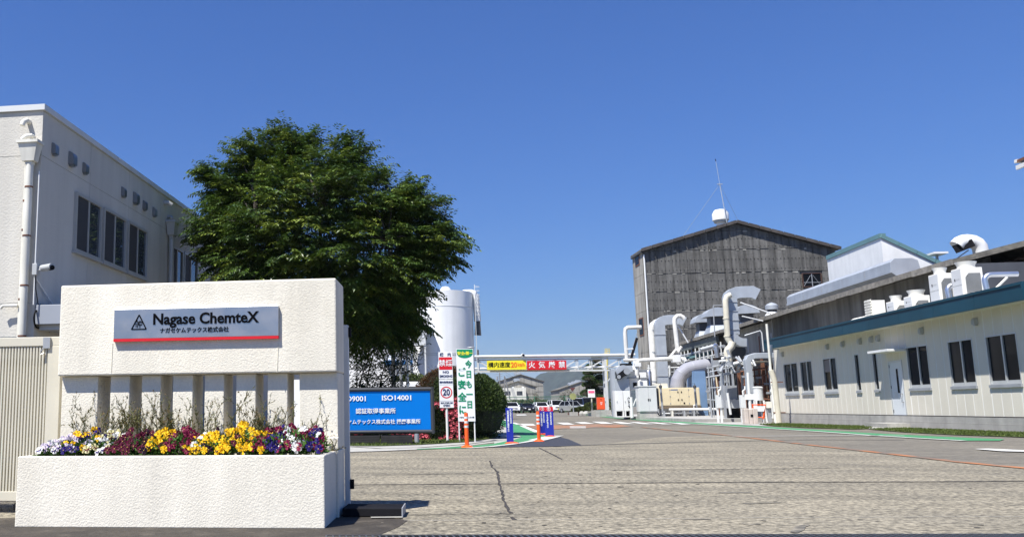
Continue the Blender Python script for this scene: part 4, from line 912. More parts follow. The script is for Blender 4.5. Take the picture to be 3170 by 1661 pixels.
# ================================================================== vehicles
CARP = {}
def paint(nm, c, metal=0.0): return mat('car_paint_' + nm, c, rough=.28, metal=metal, var=.02, coat=.6)
TYRE = mat('tyre', (.015, .015, .015), rough=.9, var=.2); LAMP = mat('headlight', (.75, .77, .8), rough=.1, var=.05, coat=1.0); PLATE = mat('number_plate', (.8, .8, .76), rough=.5); PLY = mat('yellow_plate', (.8, .62, .05), rough=.5)
def car(name, lab, cat, loc, rz, w_, l_, h, prof, pm, wheel=.31, plate=None, grille=BLACK, hood_z=.92, win_z=1.0, group=None, van=False):
    # side profile: front at -y; list of (y fraction, z) of body and greenhouse
    t = thing(name, lab, cat, loc, rz, group); hw = w_ / 2
    def loft(sections, name, m, par=t, smooth=True):
        mb = MB(); vs = []; n = len(sections)
        for y, z, hwid in sections: vs += [(-hwid, y, z), (hwid, y, z)]
        return vs
    fy = -l_ / 2
    body = [(fy + .04, .26, .86), (fy, .45, .94), (fy + .02, hood_z - .18, .96), (fy + .18, hood_z, .97), (fy + prof[0] * l_, win_z, .99), (fy + .93 * l_, win_z + .02, .99), (fy + l_ - .03, win_z - .15, .96), (fy + l_, .45, .95), (fy + l_ - .05, .26, .9)]
    mb = MB(); n = len(body); L_ = [(-hw * k, y, z) for y, z, k in body]; R_ = [(hw * k, y, z) for y, z, k in body]
    mb.add(L_ + R_, [tuple(range(n)), tuple(range(2 * n - 1, n - 1, -1))] + [(i, n + i, n + (i + 1) % n, (i + 1) % n) for i in range(n)]); mb.build('body', pm, t, bevel=.05)
    # greenhouse
    ws0, ws1, rr0, rr1 = prof[0], prof[1], prof[2], prof[3]; top = .78 if not van else .88
    q = [(fy + ws0 * l_ + .02, win_z + .001, .95), (fy + ws1 * l_, h - .05, top), (fy + rr0 * l_, h - .05, top), (fy + rr1 * l_, win_z + .001, .95)]
    mb = MB(); mb.hexa([(-hw * .95, q[0][0], q[0][1]), (hw * .95, q[0][0], q[0][1]), (hw * .95, q[3][0], q[3][1]), (-hw * .95, q[3][0], q[3][1]), (-hw * top, q[1][0], q[1][1]), (hw * top, q[1][0], q[1][1]), (hw * top, q[2][0], q[2][1]), (-hw * top, q[2][0], q[2][1])])
    mb.build('windows', GLASS, t, bevel=.03)
    mb = MB(); mb.box(-hw * top * 1.01, hw * top * 1.01, q[1][0] - .02, q[2][0] + .03, h - .049, h); mb.build('roof', pm, t, bevel=.02)
    mb = MB()
    for s in (-1, 1):
        mb.bar((s * hw * .94, q[0][0], win_z), (s * hw * top, q[1][0], h - .04), .07, .07); mb.bar((s * hw * .94, q[3][0], win_z), (s * hw * top, q[2][0], h - .04), .12, .12)
        mb.bar((s * hw * .955, (q[0][0] + q[3][0]) / 2, win_z), (s * hw * (top + .01), (q[1][0] + q[2][0]) / 2, h - .04), .05, .08)
    mb.build('pillar', pm, t)
    for s in (-1, 1):
        MB().hexa([(s * hw * .5 - .02, fy - .012, hood_z - .28), (s * hw * .92, fy + .05, hood_z - .27), (s * hw * .92, fy + .2, hood_z - .27), (s * hw * .5, fy + .1, hood_z - .28), (s * hw * .5 - .02, fy - .008, hood_z - .16), (s * hw * .94, fy + .06, hood_z - .12), (s * hw * .94, fy + .25, hood_z - .12), (s * hw * .5, fy + .1, hood_z - .16)]).build('headlight', LAMP, t)
        MB().bar((s * hw * .96, fy + ws0 * l_ + .25, win_z + .06), (s * (hw + .16), fy + ws0 * l_ + .22, win_z + .10), .12, .14).build('mirror', pm, t, bevel=.03)
        for wy in (fy + .17 * l_, fy + .80 * l_):
            o = MB().tube([(s * (hw - .20), wy, wheel), (s * (hw + .005), wy, wheel)], wheel, n=22).build('wheel', TYRE, t, smooth=True)
            MB().tube([(s * (hw - .02), wy, wheel), (s * (hw + .010), wy, wheel)], wheel * .62, n=16).build('rim', SILVER, o, smooth=True)
    MB().box(-hw * .52, hw * .52, fy - .015, fy + .05, hood_z - .33, hood_z - .17).build('grille', grille, t)
    MB().box(-hw * .8, hw * .8, fy - .012, fy + .05, .27, .42).build('air_intake', BLACK, t)
    MB().box(-.165, .165, fy - .03, fy - .016, .46, .62).build('number_plate', plate or PLATE, t)
    return t
HB = (.26, .42, .85, .97); SD = (.28, .43, .68, .84); MV = (.16, .27, .93, .99)
CY = 134.0
def cx_(px): return PY(px, 1262, CY).x
WP = paint('white', (.8, .8, .8)); BP = paint('black', (.012, .012, .018)); SVP = paint('silver', (.5, .52, .5), .5); DB_ = paint('dark_blue', (.02, .04, .10))
for a in (('parked_car', 'black car half hidden behind the dome hedge', 'car', 1536, 1.76, 4.5, 1.48, SD, BP, None, False), ('parked_car', 'white sporty car parked next to the green fence, left of the black saloon', 'car', 1584, 1.82, 4.6, 1.56, HB, WP, None, False),
          ('parked_car', 'low black saloon with white plate between two white cars', 'car', 1630, 1.8, 4.8, 1.40, SD, BP, None, False), ('parked_car', 'white car behind the numbered blue stands', 'car', 1675, 1.76, 4.4, 1.52, HB, WP, None, False),
          ('parked_minivan', 'white roofed minivan with black front and yellow plate', 'minivan', 1721, 1.72, 3.9, 1.80, MV, WP, PLY, True), ('parked_car', 'silver hatchback parked at an angle beside the minivan', 'car', 1755, 1.74, 4.1, 1.62, HB, SVP, None, False),
          ('parked_van', 'white boxy van behind the small mirror post', 'van', 1790, 1.8, 4.7, 2.05, MV, WP, None, True), ('parked_van', 'dark blue van half hidden by the garden shrubs', 'van', 1822, 1.75, 4.6, 2.1, MV, DB_, None, True)):
    nm, lab, cat, px, w_, l_, h, pr, pm, pl_, van = a
    car(nm, lab, cat, (cx_(px), CY - (6 if px == 1755 else 0) + (2 if px > 1780 else 0), 0), RZ + (.35 if px == 1755 else 0), w_, l_, h, pr, pm, plate=pl_, van=van, win_z=1.0 if not van else 1.08, hood_z=.92 if not van else 1.02, group='cars parked by the green fence', grille=BLACK)
# white minibus on the left
vx0, vx1 = PY(1104, 1200, 47).x, PY(1370, 1200, 47).x; vl = vx1 - vx0; vh = PY(1230, 1180, 47).z
t = thing('white_minibus', 'long white high-roof minibus parked behind the blue board', 'minibus', ((vx0 + vx1) / 2, 47.9, 0), 0)
prof = [(-vl / 2, .35), (-vl / 2 - .02, 1.1), (-vl / 2 + .05, vh - .25), (-vl / 2 + .25, vh), (vl / 2 - .95, vh - .02), (vl / 2 - .55, vh - .22), (vl / 2 - .1, 1.25), (vl / 2 + .05, .95), (vl / 2 + .05, .35)]
MB().prism([(x, -.85, z) for x, z in prof], (0, 1.7, 0)).build('body', WP, t, bevel=.06)
for xa, xb in ((-vl / 2 + .22, vl / 2 - 1.15), (vl / 2 - 1.0, vl / 2 - .30)): MB().box(xa, xb, -.872, -.851, 1.35, vh - .27).build('window', GLASS, t, bevel=.03)
for wx in (-vl / 2 + .8, vl / 2 - .9):
    o = MB().tube([(wx, -.87, .34), (wx, -.62, .34)], .34, n=22).build('wheel', TYRE, t, smooth=True); MB().tube([(wx, -.878, .34), (wx, -.85, .34)], .2, n=16).build('rim', SILVER, o)
MB().box(vl / 2 - .02, vl / 2 + .07, -.7, -.4, .8, 1.0).build('headlight', LAMP, t)
# ================================================================== street lamp, gantry
p = PY(1470, 1262, 58); t = thing('garden_lamp', 'slim white garden lamp with flat disc cap behind the banner', 'lamp', (p.x - .12, 58, 0), 0)
zt = PY(1470, 1073, 58).z
MB().lathe([(.06, 0), (.045, .5), (.04, zt - .45)], n=12).build('pole', WHITE, t, smooth=True); MB().lathe([(.10, zt - .449), (.13, zt - .2), (.08, zt - .08)], n=14).build('lantern', OFFWH, t, smooth=True); MB().lathe([(.06, zt - .079), (.27, zt - .05), (.24, zt)], n=20).build('cap', GALVD, t, smooth=True)
GY = 80.0; gp0 = PY(1890, 1262, GY)
t = thing('pipe_gantry', 'white steel pipe bridge spanning the driveway with truss bracing', 'gantry', (gp0.x, GY, 0), RZ)
gn = ROOT[t.name].to_3x3() @ V((0, 1, 0)); gi = ROOT[t.name].inverted()
def Q(x, y, dy=0.0): return gi @ PP(x, y, gp0 + gn * dy, gn)
xa, xb = Q(1462, 1104).x, Q(1962, 1098).x
zP, zT, zM, zB = Q(1700, 1101).z, Q(1700, 1111).z, Q(1800, 1136).z, Q(1700, 1147).z
MB().tube([(xa, -.3, zP), (xb, -.3, zP)], .115, n=14).build('large_pipe', WHITE, t, smooth=True)
MB().tube([(xa, -.05, zM), (xb, -.05, zM)], .08, n=12).build('small_pipe', WHITE, t, smooth=True)
MB().tube([(xa, .35, zP - .06), (xb, .35, zP - .06)], .09, n=12).build('small_pipe', LGREY, t, smooth=True)
MB().tube([(xa, .15, zM - .2), (xb, .15, zM - .2)], .05, n=10).build('yellow_pipe', mat('pipe_yellow', (.55, .45, .12), rough=.5), t, smooth=True)
for yy in (-.18, .45):
    MB().box(xa, xb, yy - .05, yy + .05, zT - .05, zT + .05).build('top_chord', LGREY, t); MB().box(xa, xb, yy - .05, yy + .05, zB - .06, zB + .06).build('bottom_chord', LGREY, t)
for px in (1480, 1540, 1600, 1660, 1720, 1787, 1830, 1870, 1920):
    x = Q(px, 1120).x
    for yy in (-.18, .45): MB().box(x - .035, x + .035, yy - .03, yy + .03, zB + .061, zT - .051).build('vertical_brace', LGREY, t)
    for yy in (-.18, .45): MB().bar((x - 1.5 if px > 1560 else x + 1.5, yy, zB + .08), (x, yy, zT - .08), .06, .06).build('diagonal_brace', LGREY, t)
    MB().box(x - .03, x + .03, -.13, .40, zB - .03, zB + .03).build('cross_tie', LGREY, t)
for px in (1876, 1459):
    x = Q(px, 1200).x
    for yy in (-.18, .45): MB().box(x - .09, x + .09, yy - .09, yy + .09, 0, zT + .1).build('column', LGREY, t)
    for z in (1.2, 2.6): MB().box(x - .05, x + .05, -.09, .36, z, z + .08).build('column_tie', GALVD, t)
    MB().bar((x + .09, -.18, zB - 1.0), (x + .9, -.18, zB - .1), .07).build('knee_brace', LGREY, t)
p = Q(1618, 1104, -.4); t2 = thing('gantry_siren', 'round siren lamp on top of the pipe bridge above the banners', 'siren', ROOT[t.name] @ V((p.x, -.47, zP)), RZ)
MB().tube([(0, 0, .06), (0, -.28, .02)], .16, n=16).build('housing', WHITE, t2, smooth=True); MB().tube([(0, -.29, .06), (0, -.32, .06)], .10, n=14).build('lens', BLACK, t2); MB().box(-.06, .06, -.1, .1, -.15, .0).build('bracket', GALVD, t2)
def gsign(x0, x1, y0, y1, m, lab):
    a, b = Q(x0, y0, -.55), Q(x1, y1, -.55); c = (a + b) / 2
    o = thing('gantry_sign', lab, 'sign', ROOT[t.name] @ V((c.x, -.55, c.z)), RZ); w_, h_ = b.x - a.x, a.z - b.z
    MB().box(-w_ / 2, w_ / 2, -.02, .03, -h_ / 2, h_ / 2).build('panel', m, o, bevel=.01)
    for s in (-.4, .4): MB().box(w_ * s - .03, w_ * s + .03, .031, .32, -.04, .04).build('bracket', GALVD, o)
    return o, w_, h_
o, w_, h_ = gsign(1507, 1630, 1116, 1143, YEL, 'yellow speed sign with black and orange characters hanging on the pipe bridge')
ORI = mat('orange_ink', (.85, .13, .01), rough=.5)
text('構内速度', h_ * .62, o, -w_ * .19, 0, INK, y=-.03, bold=.010, sx=.98); text('20', h_ * .76, o, w_ * .185, -.0, ORI, y=-.03, bold=.03, sx=.88); text('㎞/h', h_ * .55, o, w_ * .37, 0, ORI, y=-.03, bold=.015, sx=.84)
o, w_, h_ = gsign(1631, 1754, 1116, 1143, RED, 'red fire warning sign with four white characters hanging on the pipe bridge')
for i, ch in enumerate('火気厳禁'): text(ch, h_ * .74, o, w_ * (-.38 + .255 * i), 0, WSIGN, y=-.03, bold=.016)
# ================================================================== beyond the car park
GF = mat('green_fence', (.05, .16, .09), rough=.6, var=.1)
def fence(name, lab, Yf, x0, x1, h, step, rails, mesh_=True):
    a, b = PY(x0, 1262, Yf), PY(x1, 1262, Yf); t = thing(name, lab, 'fence', (a.x, Yf, 0), 0); W = b.x - a.x
    x = 0
    while x <= W: MB().box(x - .05, x + .05, -.05, .05, 0, h).build('post', GF, t); x += step
    for z in rails: MB().box(0, W, -.03, .03, z - .04, z + .04).build('rail', GF, t)
    if mesh_:
        mb = MB(); x = 0
        while x < W: mb.box(x - .008, x + .008, .035, .05, .1, h - .05); x += .16
        z = .15
        while z < h: mb.box(0, W, .036, .049, z - .008, z + .008); z += .22
        mb.build('wire_mesh', GF, t, kind='stuff')
fence('green_fence', 'low green fence right behind the parked cars', CY + 3.5, 1470, 1850, 1.42, 2.3, (.25, 1.38))
fence('green_fence', 'taller dark green fence on the bank behind the car park', CY + 8, 1470, 1850, 2.5, 4.6, (.3, 2.42))
BANK = mat('overgrown_bank', (.115, .095, .06), rough=1, var=.3, vs=.5, col2=(.05, .075, .025), c2s=.7, thr=(.45, .55), bump=.8, bs=5)
mb = MB(); ax, bx = PY(1440, 1262, 146).x, PY(1900, 1262, 146).x; nx = 120; vs = []
prof = [(0, -.02), (.5, .9), (1.3, 1.25), (2.2, 1.6), (4.5, 1.9), (5.2, 1.9), (7.5, -.05)]
for i in range(nx + 1):
    x = ax + (bx - ax) * i / nx
    for dy, z in prof: vs.append((x + rnd.uniform(-.12, .12), 146 + dy + rnd.uniform(-.2, .2), z + (rnd.uniform(-.18, .22) if z > 0 else 0)))
k = len(prof); mb.add(vs, [(i * k + j, (i + 1) * k + j, (i + 1) * k + j + 1, i * k + j + 1) for i in range(nx) for j in range(k - 1)]); structure('bank', mb, BANK)
lv = Leaves()
for i in range(5200):
    x = rnd.uniform(ax, bx); j = rnd.choice((0, 0, 1, 1, 2, 3, 3)); dy, z = prof[j]
    if sin(x * 1.7) + sin(x * .63 + 1) < -.2: continue
    p = V((x, 146 + dy + rnd.uniform(-.3, .3), max(.05, z) + rnd.uniform(0, .35))); lv.leaf(p, (rdir() + V((0, -.4, .5))).normalized(), rdir(), .32, .18, jcol(rnd.choice([(.05, .085, .022), (.08, .10, .035), (.14, .11, .06)]), .4))
lv.build('undergrowth', LEAFM, None, kind='stuff', label='undergrowth on the bank behind the car park')
for i, (px, hh, lab) in enumerate(((1662, 1.7, 'thin reddish sapling on the bank in front of the grey warehouse'), (1744, 2.0, 'left of two bare saplings before the far right shed'), (1764, 2.4, 'taller bare sapling before the far right shed'), (1797, 1.6, 'small sapling beside the cloud pruned pine'))):
    p = PY(px, 1262, 150); t = thing('sapling', lab, 'tree', (p.x, 150, 1.5), 0, 'saplings on the bank'); mb = MB(); lv = Leaves()
    for k in range(7):
        d = V((rnd.uniform(-.4, .4), rnd.uniform(-.3, .3), 1)).normalized(); e = d * hh * rnd.uniform(.6, 1.1); mb.tube([(0, 0, 0), e * .5, e], [.05, .03, .01], n=4)
        for q in range(30): lv.leaf(e * rnd.uniform(.35, 1.1) + rdir() * .25, rdir(), rdir(), .16, .08, jcol((.10, .10, .05), .4, .6))
    mb.build('trunk', BARK, t); lv.build('crown', LEAFM, t, world=False)
def gable(name, lab, Y, xl, xr, xap, yap, yl, yr, m, depth, rows=4, roof=True):
    a = PY(xl, yl, Y); b = PY(xr, yr, Y); c = PY(xap, yap, Y); t = thing(name, lab, 'warehouse', (a.x, Y, 0), 0); W = b.x - a.x; ax_ = c.x - a.x
    zl, zr, zc = a.z, b.z, c.z
    MB().prism([(0, 0, 0), (W, 0, 0), (W, 0, zr), (ax_, 0, zc), (0, 0, zl)], (0, depth, 0)).build('wall', m, t)
    for r in range(1, rows): z = zl * r / rows + .2; MB().box(0, W, -.04, -.001, z, z + .10).build('sheet_lap', CORR, t)
    for (x1, z1, x2, z2) in ((-.4, zl - .12, ax_, zc + .06), (ax_, zc + .06, W + .4, zr - .12)):
        MB().hexa([(x1, -.35, z1), (x2, -.35, z2), (x2, depth, z2), (x1, depth, z1), (x1, -.35, z1 + .22), (x2, -.35, z2 + .22), (x2, depth, z2 + .22), (x1, depth, z1 + .22)]).build('roof', ROOFM if roof else m, t)
    return t, ax_, zc
def ridge_hood(t, x, y, z, s=1.0):
    mb = MB(); mb.prism([(-.9 * s + x, y, z), (-.9 * s + x, y, z + .5 * s), (-1.2 * s + x, y, z + .55 * s), (-.7 * s + x, y, z + 1.1 * s), (.7 * s + x, y, z + 1.1 * s), (1.2 * s + x, y, z + .55 * s), (.9 * s + x, y, z + .5 * s), (.9 * s + x, y, z)], (0, 1.8 * s, 0)); mb.build('ridge_vent', GALV, t)
t, ax_, zc = gable('far_warehouse', 'large grey gabled warehouse in the far distance left of the hill', 260, 1546, 1681, 1611, 1160, 1180, 1180, ASBL, 40, 5)
ridge_hood(t, ax_ - .9, 1, zc + .1, .8); ridge_hood(t, ax_ - .1, 6, zc + .1, .8)
t, ax_, zc = gable('far_shed', 'smaller grey gabled shed with a white lean-to in front of the large far warehouse', 225, 1554, 1658, 1604, 1181, 1197, 1196.5, ASBL, 20, 3)
ridge_hood(t, ax_ - .3, .6, zc + .05, .75)
a, b = PY(1557, 1200, 222), PY(1629, 1230, 222); q = a.x - t.location.x
o = MB().box(q, q + b.x - a.x, -3, -.02, 0, a.z).build('lean_to_wall', OFFWH, t)
for xw in (1562, 1599): x = PY(xw, 1200, 222).x - t.location.x; z = PY(xw, 1222, 222).z; w2 = MB().box(x, x + 1.35, -3.05, -3.001, z, z + .95).build('window', DARK, t); MB().box(x + .75, x + 1.3, -3.07, -3.051, z + .06, z + .9).build('pane', GLASSB, w2)
for xw in (1585, 1616): x = PY(xw, 1197, 222).x - t.location.x; MB().box(x, x + .5, -2.6, -1.9, a.z + .001, a.z + .25).build('roof_vent', WHITE, t)
t, ax_, zc = gable('far_shed', 'grey shed with three white roof vents at the foot of the hill', 300, 1732, 1870, 1800, 1182, 1205, 1200, ASBL, 30, 3)
for k in range(3): ridge_hood(t, ax_ - 3.2 + k * 1.6, 1 + 4 * k, zc - 1.0 + k * .5, .9)
a, b = PY(1470, 1190, 200), PY(1523, 1190, 200); t = thing('white_shed', 'small flat white building with a window band at the left of the car park', 'building', (a.x, 200, 0), 0); W = b.x - a.x
MB().box(0, W, 0, 8, 0, a.z).build('wall', WHITE, t)
z = PY(1500, 1218, 200).z
for k in range(4): o = MB().box(.3 + k * .85, 1.0 + k * .85, -.04, -.001, z, z + 1.0).build('window', GREY, t); MB().box(.36 + k * .85, .94 + k * .85, -.05, -.041, z + .06, z + .94).build('pane', GLASSB, o)
p = PY(1485, 1262, 190); t = thing('chimney_stack', 'dark steel chimney inside a pale cyan lattice frame', 'chimney', (p.x, 190, 0), 0)
CY_ = mat('pale_cyan_steel', (.30, .52, .52), rough=.5); zt, zf = PY(1485, 1082, 190).z, PY(1485, 1145, 190).z
MB().lathe([(.22, 0), (.22, zt)], n=14).build('stack', mat('stack_brown', (.09, .075, .06), rough=.8), t, smooth=True)
for sx in (-.38, .38):
    for sy in (-.38, .38): MB().box(sx - .05, sx + .05, sy - .05, sy + .05, 0, zf).build('frame_leg', CY_, t)
z = 1.0
while z < zf - .9:
    for sy in (-.38, .38): MB().bar((-.33, sy, z), (.33, sy, z + .9), .06).build('lattice_brace', CY_, t)
    z += 1.0
PL = mat('concrete_pole', (.20, .20, .20), rough=.9)
def upole(px, ytop, Y, lab, lean=0.0, kit=True):
    p = PY(px, 1262, Y); zt = PY(px, ytop, Y).z; t = thing('utility_pole', lab, 'utility pole', (p.x, Y, 0), 0, 'utility poles in the distance')
    MB().tube([(-lean, 0, 0), (0, 0, zt)], [.17, .11], n=10).build('pole', PL, t, smooth=True)
    if kit:
        for z in (.5, 1.0, 2.0): MB().box(-.9, .7, -.06, .06, zt - z - .05, zt - z + .05).build('crossarm', GALVD, t)
        MB().lathe([(.26, 0), (.26, .75)], c=(-.6, 0, zt - 1.9), n=12).build('transformer', GALVD, t, smooth=True); MB().lathe([(.24, 0), (.24, .7)], c=(-.62, 0, zt - 3.0), n=12).build('transformer', GALVD, t, smooth=True)
upole(1550.5, 1150, 215, 'utility pole with two transformers left of the far warehouse'); upole(1565, 1163, 210, 'shorter utility pole just right of the transformer pole', 0, False); upole(1567, 1166, 208, 'slanting dark strut pole leaning across the white lean-to', -1.4, False)
t = thing('overhead_wires', 'thin overhead wires running right from the far utility poles', 'wires', PY(1566, 1165, 209), 0); mb = MB()
for k in range(4):
    q = PY(1620, 1160 + 4 * k, 420) - t.location; mb.tube([(0, 0, 1 - .7 * k), q * .33 + V((0, 0, -.6)), q * .66 + V((0, 0, -.5)), q], .035, n=4)
for k in range(3):
    q = PY(1523, 1215 + 5 * k, 200) - t.location; mb.tube([(-1, 0, -2 - .7 * k), q * .5 + V((0, 0, -.6)), q], .03, n=4)
mb.build('wire', DARK, t)
# ---------------- garden corner with pine, hydrant box, small signs
def pad(lv, c, rx, ry, rz_, n, cols):
    for i in range(n):
        d = rdir(); d.z = abs(d.z) * (1 if rnd.random() < .8 else -.5); p = c + V((d.x * rx, d.y * ry, d.z * rz_)) * rnd.uniform(.85, 1.03)
        lv.leaf(p, (V((d.x, d.y, d.z + .8)) + rdir() * .6).normalized(), rdir(), .26, .05, jcol(rnd.choice(cols), .35))
PYY = 104.0; pb = PY(1838, 1262, PYY); t = thing('cloud_pine', 'cloud-pruned pine tree with layered pads beside the pipe bridge column', 'tree', (pb.x, PYY, 0), 0); lv = Leaves(); inn = MB()
for px, py, w_, h_ in ((1850, 1118, 20, 12), (1838, 1137, 24, 9), (1822, 1156, 14, 9), (1850, 1152, 22, 9), (1822, 1174, 16, 10), (1858, 1172, 14, 9), (1840, 1186, 18, 8), (1820, 1193, 15, 8), (1856, 1190, 17, 9), (1834, 1205, 17, 9), (1815, 1220, 16, 11), (1836, 1224, 18, 10), (1858, 1218, 16, 11), (1848, 1232, 18, 8)):
    c = PY(px, py, PYY + rnd.uniform(-.6, .5)); k = PYY / 2750; pad(lv, c, w_ * k, w_ * k * .9, h_ * k, 620, [(.045, .085, .016), (.07, .11, .022), (.03, .06, .014)])
    cl = c - t.location; inn.lathe([(w_ * k * .5, -.12), (w_ * k * .85, 0), (w_ * k * .6, h_ * k * .6), (.02, h_ * k * .8)], c=cl, n=10); inn.tube([(0, 0, cl.z - .5), cl], .05, n=5)
inn.tube([(-.1, 0, 0), (.15, 0, 1.6), (-.1, 0, 3.2), (.25, 0, 5.3)], [.2, .17, .13, .06], n=8)
inn.build('trunk', BARK, t); lv.build('crown', LEAFM, t)
for px, py, w_, h_, lab in ((1795, 1267, 13, 11, 'low mounded shrub left of the rocks in the garden bed'), (1808, 1262, 16, 12, 'larger mounded shrub behind the rocks in the garden bed'), (1832, 1250, 22, 22, 'dark rounded shrub under the cloud pruned pine'), (1778, 1272, 9, 8, 'smallest yellow green shrub beside the mirror post')):
    c = PY(px, py + h_ * .4, 92); k = 92 / 2750; bush('mounded_shrub', lab, 'shrub', (c.x, 92 + (px - 1800) * .03, .35), (w_ * k, w_ * k, h_ * k * 1.1), 1800, .14, .06, [(.05, .075, .016), (.075, .09, .02)], group='shrubs of the garden bed')
p0 = G(1786, 1280); mb = MB(); a, b = PY(1782, 1262, 88), PY(1835, 1262, 88); structure('garden_soil', MB().box(a.x, b.x, 88, 95, 0, .22), mat('red_brown_soil', (.12, .05, .03), rough=1, var=.3, vs=3))
for k, (px, s) in enumerate(((1815, .45), (1828, .35), (1800, .28))):
    p = PY(px, 1262, 87.5); t = thing('garden_rock', ('pale flat rock in the middle of the garden bed edge', 'small rock nearest the pink notice post', 'smallest rock at the left of the garden bed')[k], 'rock', (p.x, 87.5, 0), 0, 'rocks of the garden bed')
    MB().lathe([(s * .9, 0), (s, .15), (s * .8, .3), (s * .3, .4)], n=7).build('rock', PAVE, t)
def post_sign(px, pyb, Y, lab, kind):
    p = PY(px, 1262, Y)
    if kind == 'mirror':
        t = thing('traffic_mirror', lab, 'mirror', (p.x, Y, 0), 0); MB().box(-.35, .35, -.3, .3, 0, .35).build('foot_block', CONC, t); MB().tube([(0, 0, .35), (0, 0, 2.5)], .05, n=10).build('post', GALVD, t)
        MB().tube([(0, -.06, 1.75), (0, -.10, 1.75)], .30, n=20).build('disc', mat('mirror_olive', (.30, .31, .13), rough=.4), t); MB().prism([(-.26, -.08, 2.55), (.26, -.08, 2.55), (0, -.08, 2.18)], (0, .03, 0)).build('stop_triangle', mat('dull_red', (.12, .04, .04), rough=.6), t)
    else:
        t = thing('pink_notice', lab, 'sign', (p.x, Y, 0), 0); MB().box(-.38, .38, -.3, .3, 0, .42).build('foot_block', mat('cream_block', (.62, .55, .42), rough=.8), t); MB().tube([(0, 0, .421), (0, 0, 1.7)], .06, n=10).build('post', CREAM, t)
        z = PY(px, 1229, Y).z; z1 = PY(px, 1204, Y).z; MB().box(-.30, .30, -.10, -.06, z, z1).build('board', WSIGN, t); MB().box(-.26, .26, -.105, -.101, z + (z1 - z) * .52, z + (z1 - z) * .82).build('pink_field', mat('pink', (.8, .12, .25), rough=.5), t)
post_sign(1775, 1280, 84, 'olive disc mirror and red triangle on a grey post in a concrete foot', 'mirror'); post_sign(1833, 1279, 82, 'white notice with pink band on a cream post in front of the garden', 'pink')
bb = PY(1862, 1262, 74); t = thing('block_plinth', 'low concrete block plinth at the foot of the pipe bridge', 'plinth', (bb.x, 74, 0), 0)
for c in range(3):
    for r in range(2): MB().box(-.52 + c * .41, -.52 + c * .41 + .40, -.2, .5, .002 + r * .27, .262 + r * .27).build('concrete_block', CONC, t)
MB().box(-.78, -.53, -.15, .4, 0, .52).build('end_block', PAVE, t)
t = thing('hydrant_cabinet', 'orange red fire hose cabinet standing on the concrete plinth', 'cabinet', (bb.x, 74.2, .55), 0)
zz = PY(1860, 1229, 74).z - .55; OR2 = mat('cabinet_orange', (.72, .085, .02), rough=.45, var=.05)
MB().box(-.30, .30, -.15, .25, .02, zz).build('body', OR2, t, bevel=.01); MB().box(-.27, .27, -.165, -.151, .06, zz - .1).build('door', OR2, t); MB().box(-.08, .1, -.17, -.166, zz * .55, zz * .6).box(-.05, .07, -.17, -.166, zz * .42, zz * .46).build('lettering_strip', WSIGN, t); MB().tube([(-.0, -.166, zz * .86), (-.0, -.19, zz * .86)], .035, n=10).build('handle', BLACK, t)
# ================================================================== tall grey warehouse
WY = 78.0; WR = radians(4)
wp = PY(2019, 1262, WY); wh = thing('tall_warehouse', 'tall dark grey gabled warehouse clad in stained corrugated sheets', 'warehouse', (wp.x, WY, 0), WR)
wn = ROOT[wh.name].to_3x3() @ V((0, 1, 0)); wi = ROOT[wh.name].inverted()
def Wq(x, y, dy=0.0): return wi @ PP(x, y, wp + wn * dy, wn)
e0, ap, e1 = Wq(1990, 778), Wq(2277, 692), Wq(2584, 772)
W_ = e1.x; zl, zc, zr, ax_ = e0.z, ap.z, (e1.z + e0.z) / 2 if False else e1.z, ap.x
D_ = 3.2
MB().prism([(.05, .06, 0), (W_ - .05, .06, 0), (W_ - .05, .06, zr - .1), (ax_, .06, zc - .1), (.05, .06, zl - .1)], (0, D_, 0)).build('core', CORR, wh)
def ztop(x): return zl + (zc - zl) * x / ax_ if x < ax_ else zc + (zr - zc) * (x - ax_) / (W_ - ax_)
rowz = [Wq(2200, y).z for y in (1215, 1150, 1085, 1014, 957, 899, 843, 772, 715)]; rowz = [0] + rowz + [zc + 1]
nc = 26; pw_ = W_ / nc
wx0, wx1, wz0, wz1 = Wq(2485, 880).x, Wq(2545, 880).x, Wq(2520, 888).z, Wq(2520, 844).z
for r in range(len(rowz) - 1):
    z0, z1 = rowz[r], rowz[r + 1] - .02
    for c in range(nc):
        x0, x1 = c * pw_ + .012, (c + 1) * pw_ - .012; a0, a1 = min(z1, ztop(x0) - .02), min(z1, ztop(x1) - .02)
        if max(a0, a1) <= z0 + .05: continue
        a0 = max(a0, z0 + .01); a1 = max(a1, z0 + .01)
        yo = -.02 - .05 * ((len(rowz) - r) % 2) * 0 - rnd.uniform(0, .015); tilt = .035
        if x1 > wx0 and x0 < wx1 and z1 > wz0 and z0 < wz1:
            if wz0 - z0 > .15: a0 = a1 = wz0 - .02
            else: continue
        MB().hexa([(x0, yo - tilt, z0), (x1, yo - tilt, z0), (x1, .055, z0), (x0, .055, z0), (x0, yo, a0), (x1, yo, a1), (x1, .055, a1), (x0, .055, a0)]).build('cladding_sheet', ASB, wh)
mb = MB()
for r in range(2, len(rowz) - 1):
    x = .2; z = rowz[r] - .02
    while x < W_ - .8:
        w1 = rnd.uniform(.08, .5)
        if rnd.random() < .6 and z < ztop(x) - .3 and z < ztop(x + w1) - .3 and not (x + w1 > wx0 - .1 and x < wx1 + .1 and wz0 - .3 < z < wz1 + .3): h1 = rnd.uniform(.03, .16); mb.box(x, x + w1, -.050, -.03, z - h1, z)
        x += w1 + rnd.uniform(.0, .5)
mb.build('lime_streaks', ASBL, wh, kind='stuff')
mb = MB()
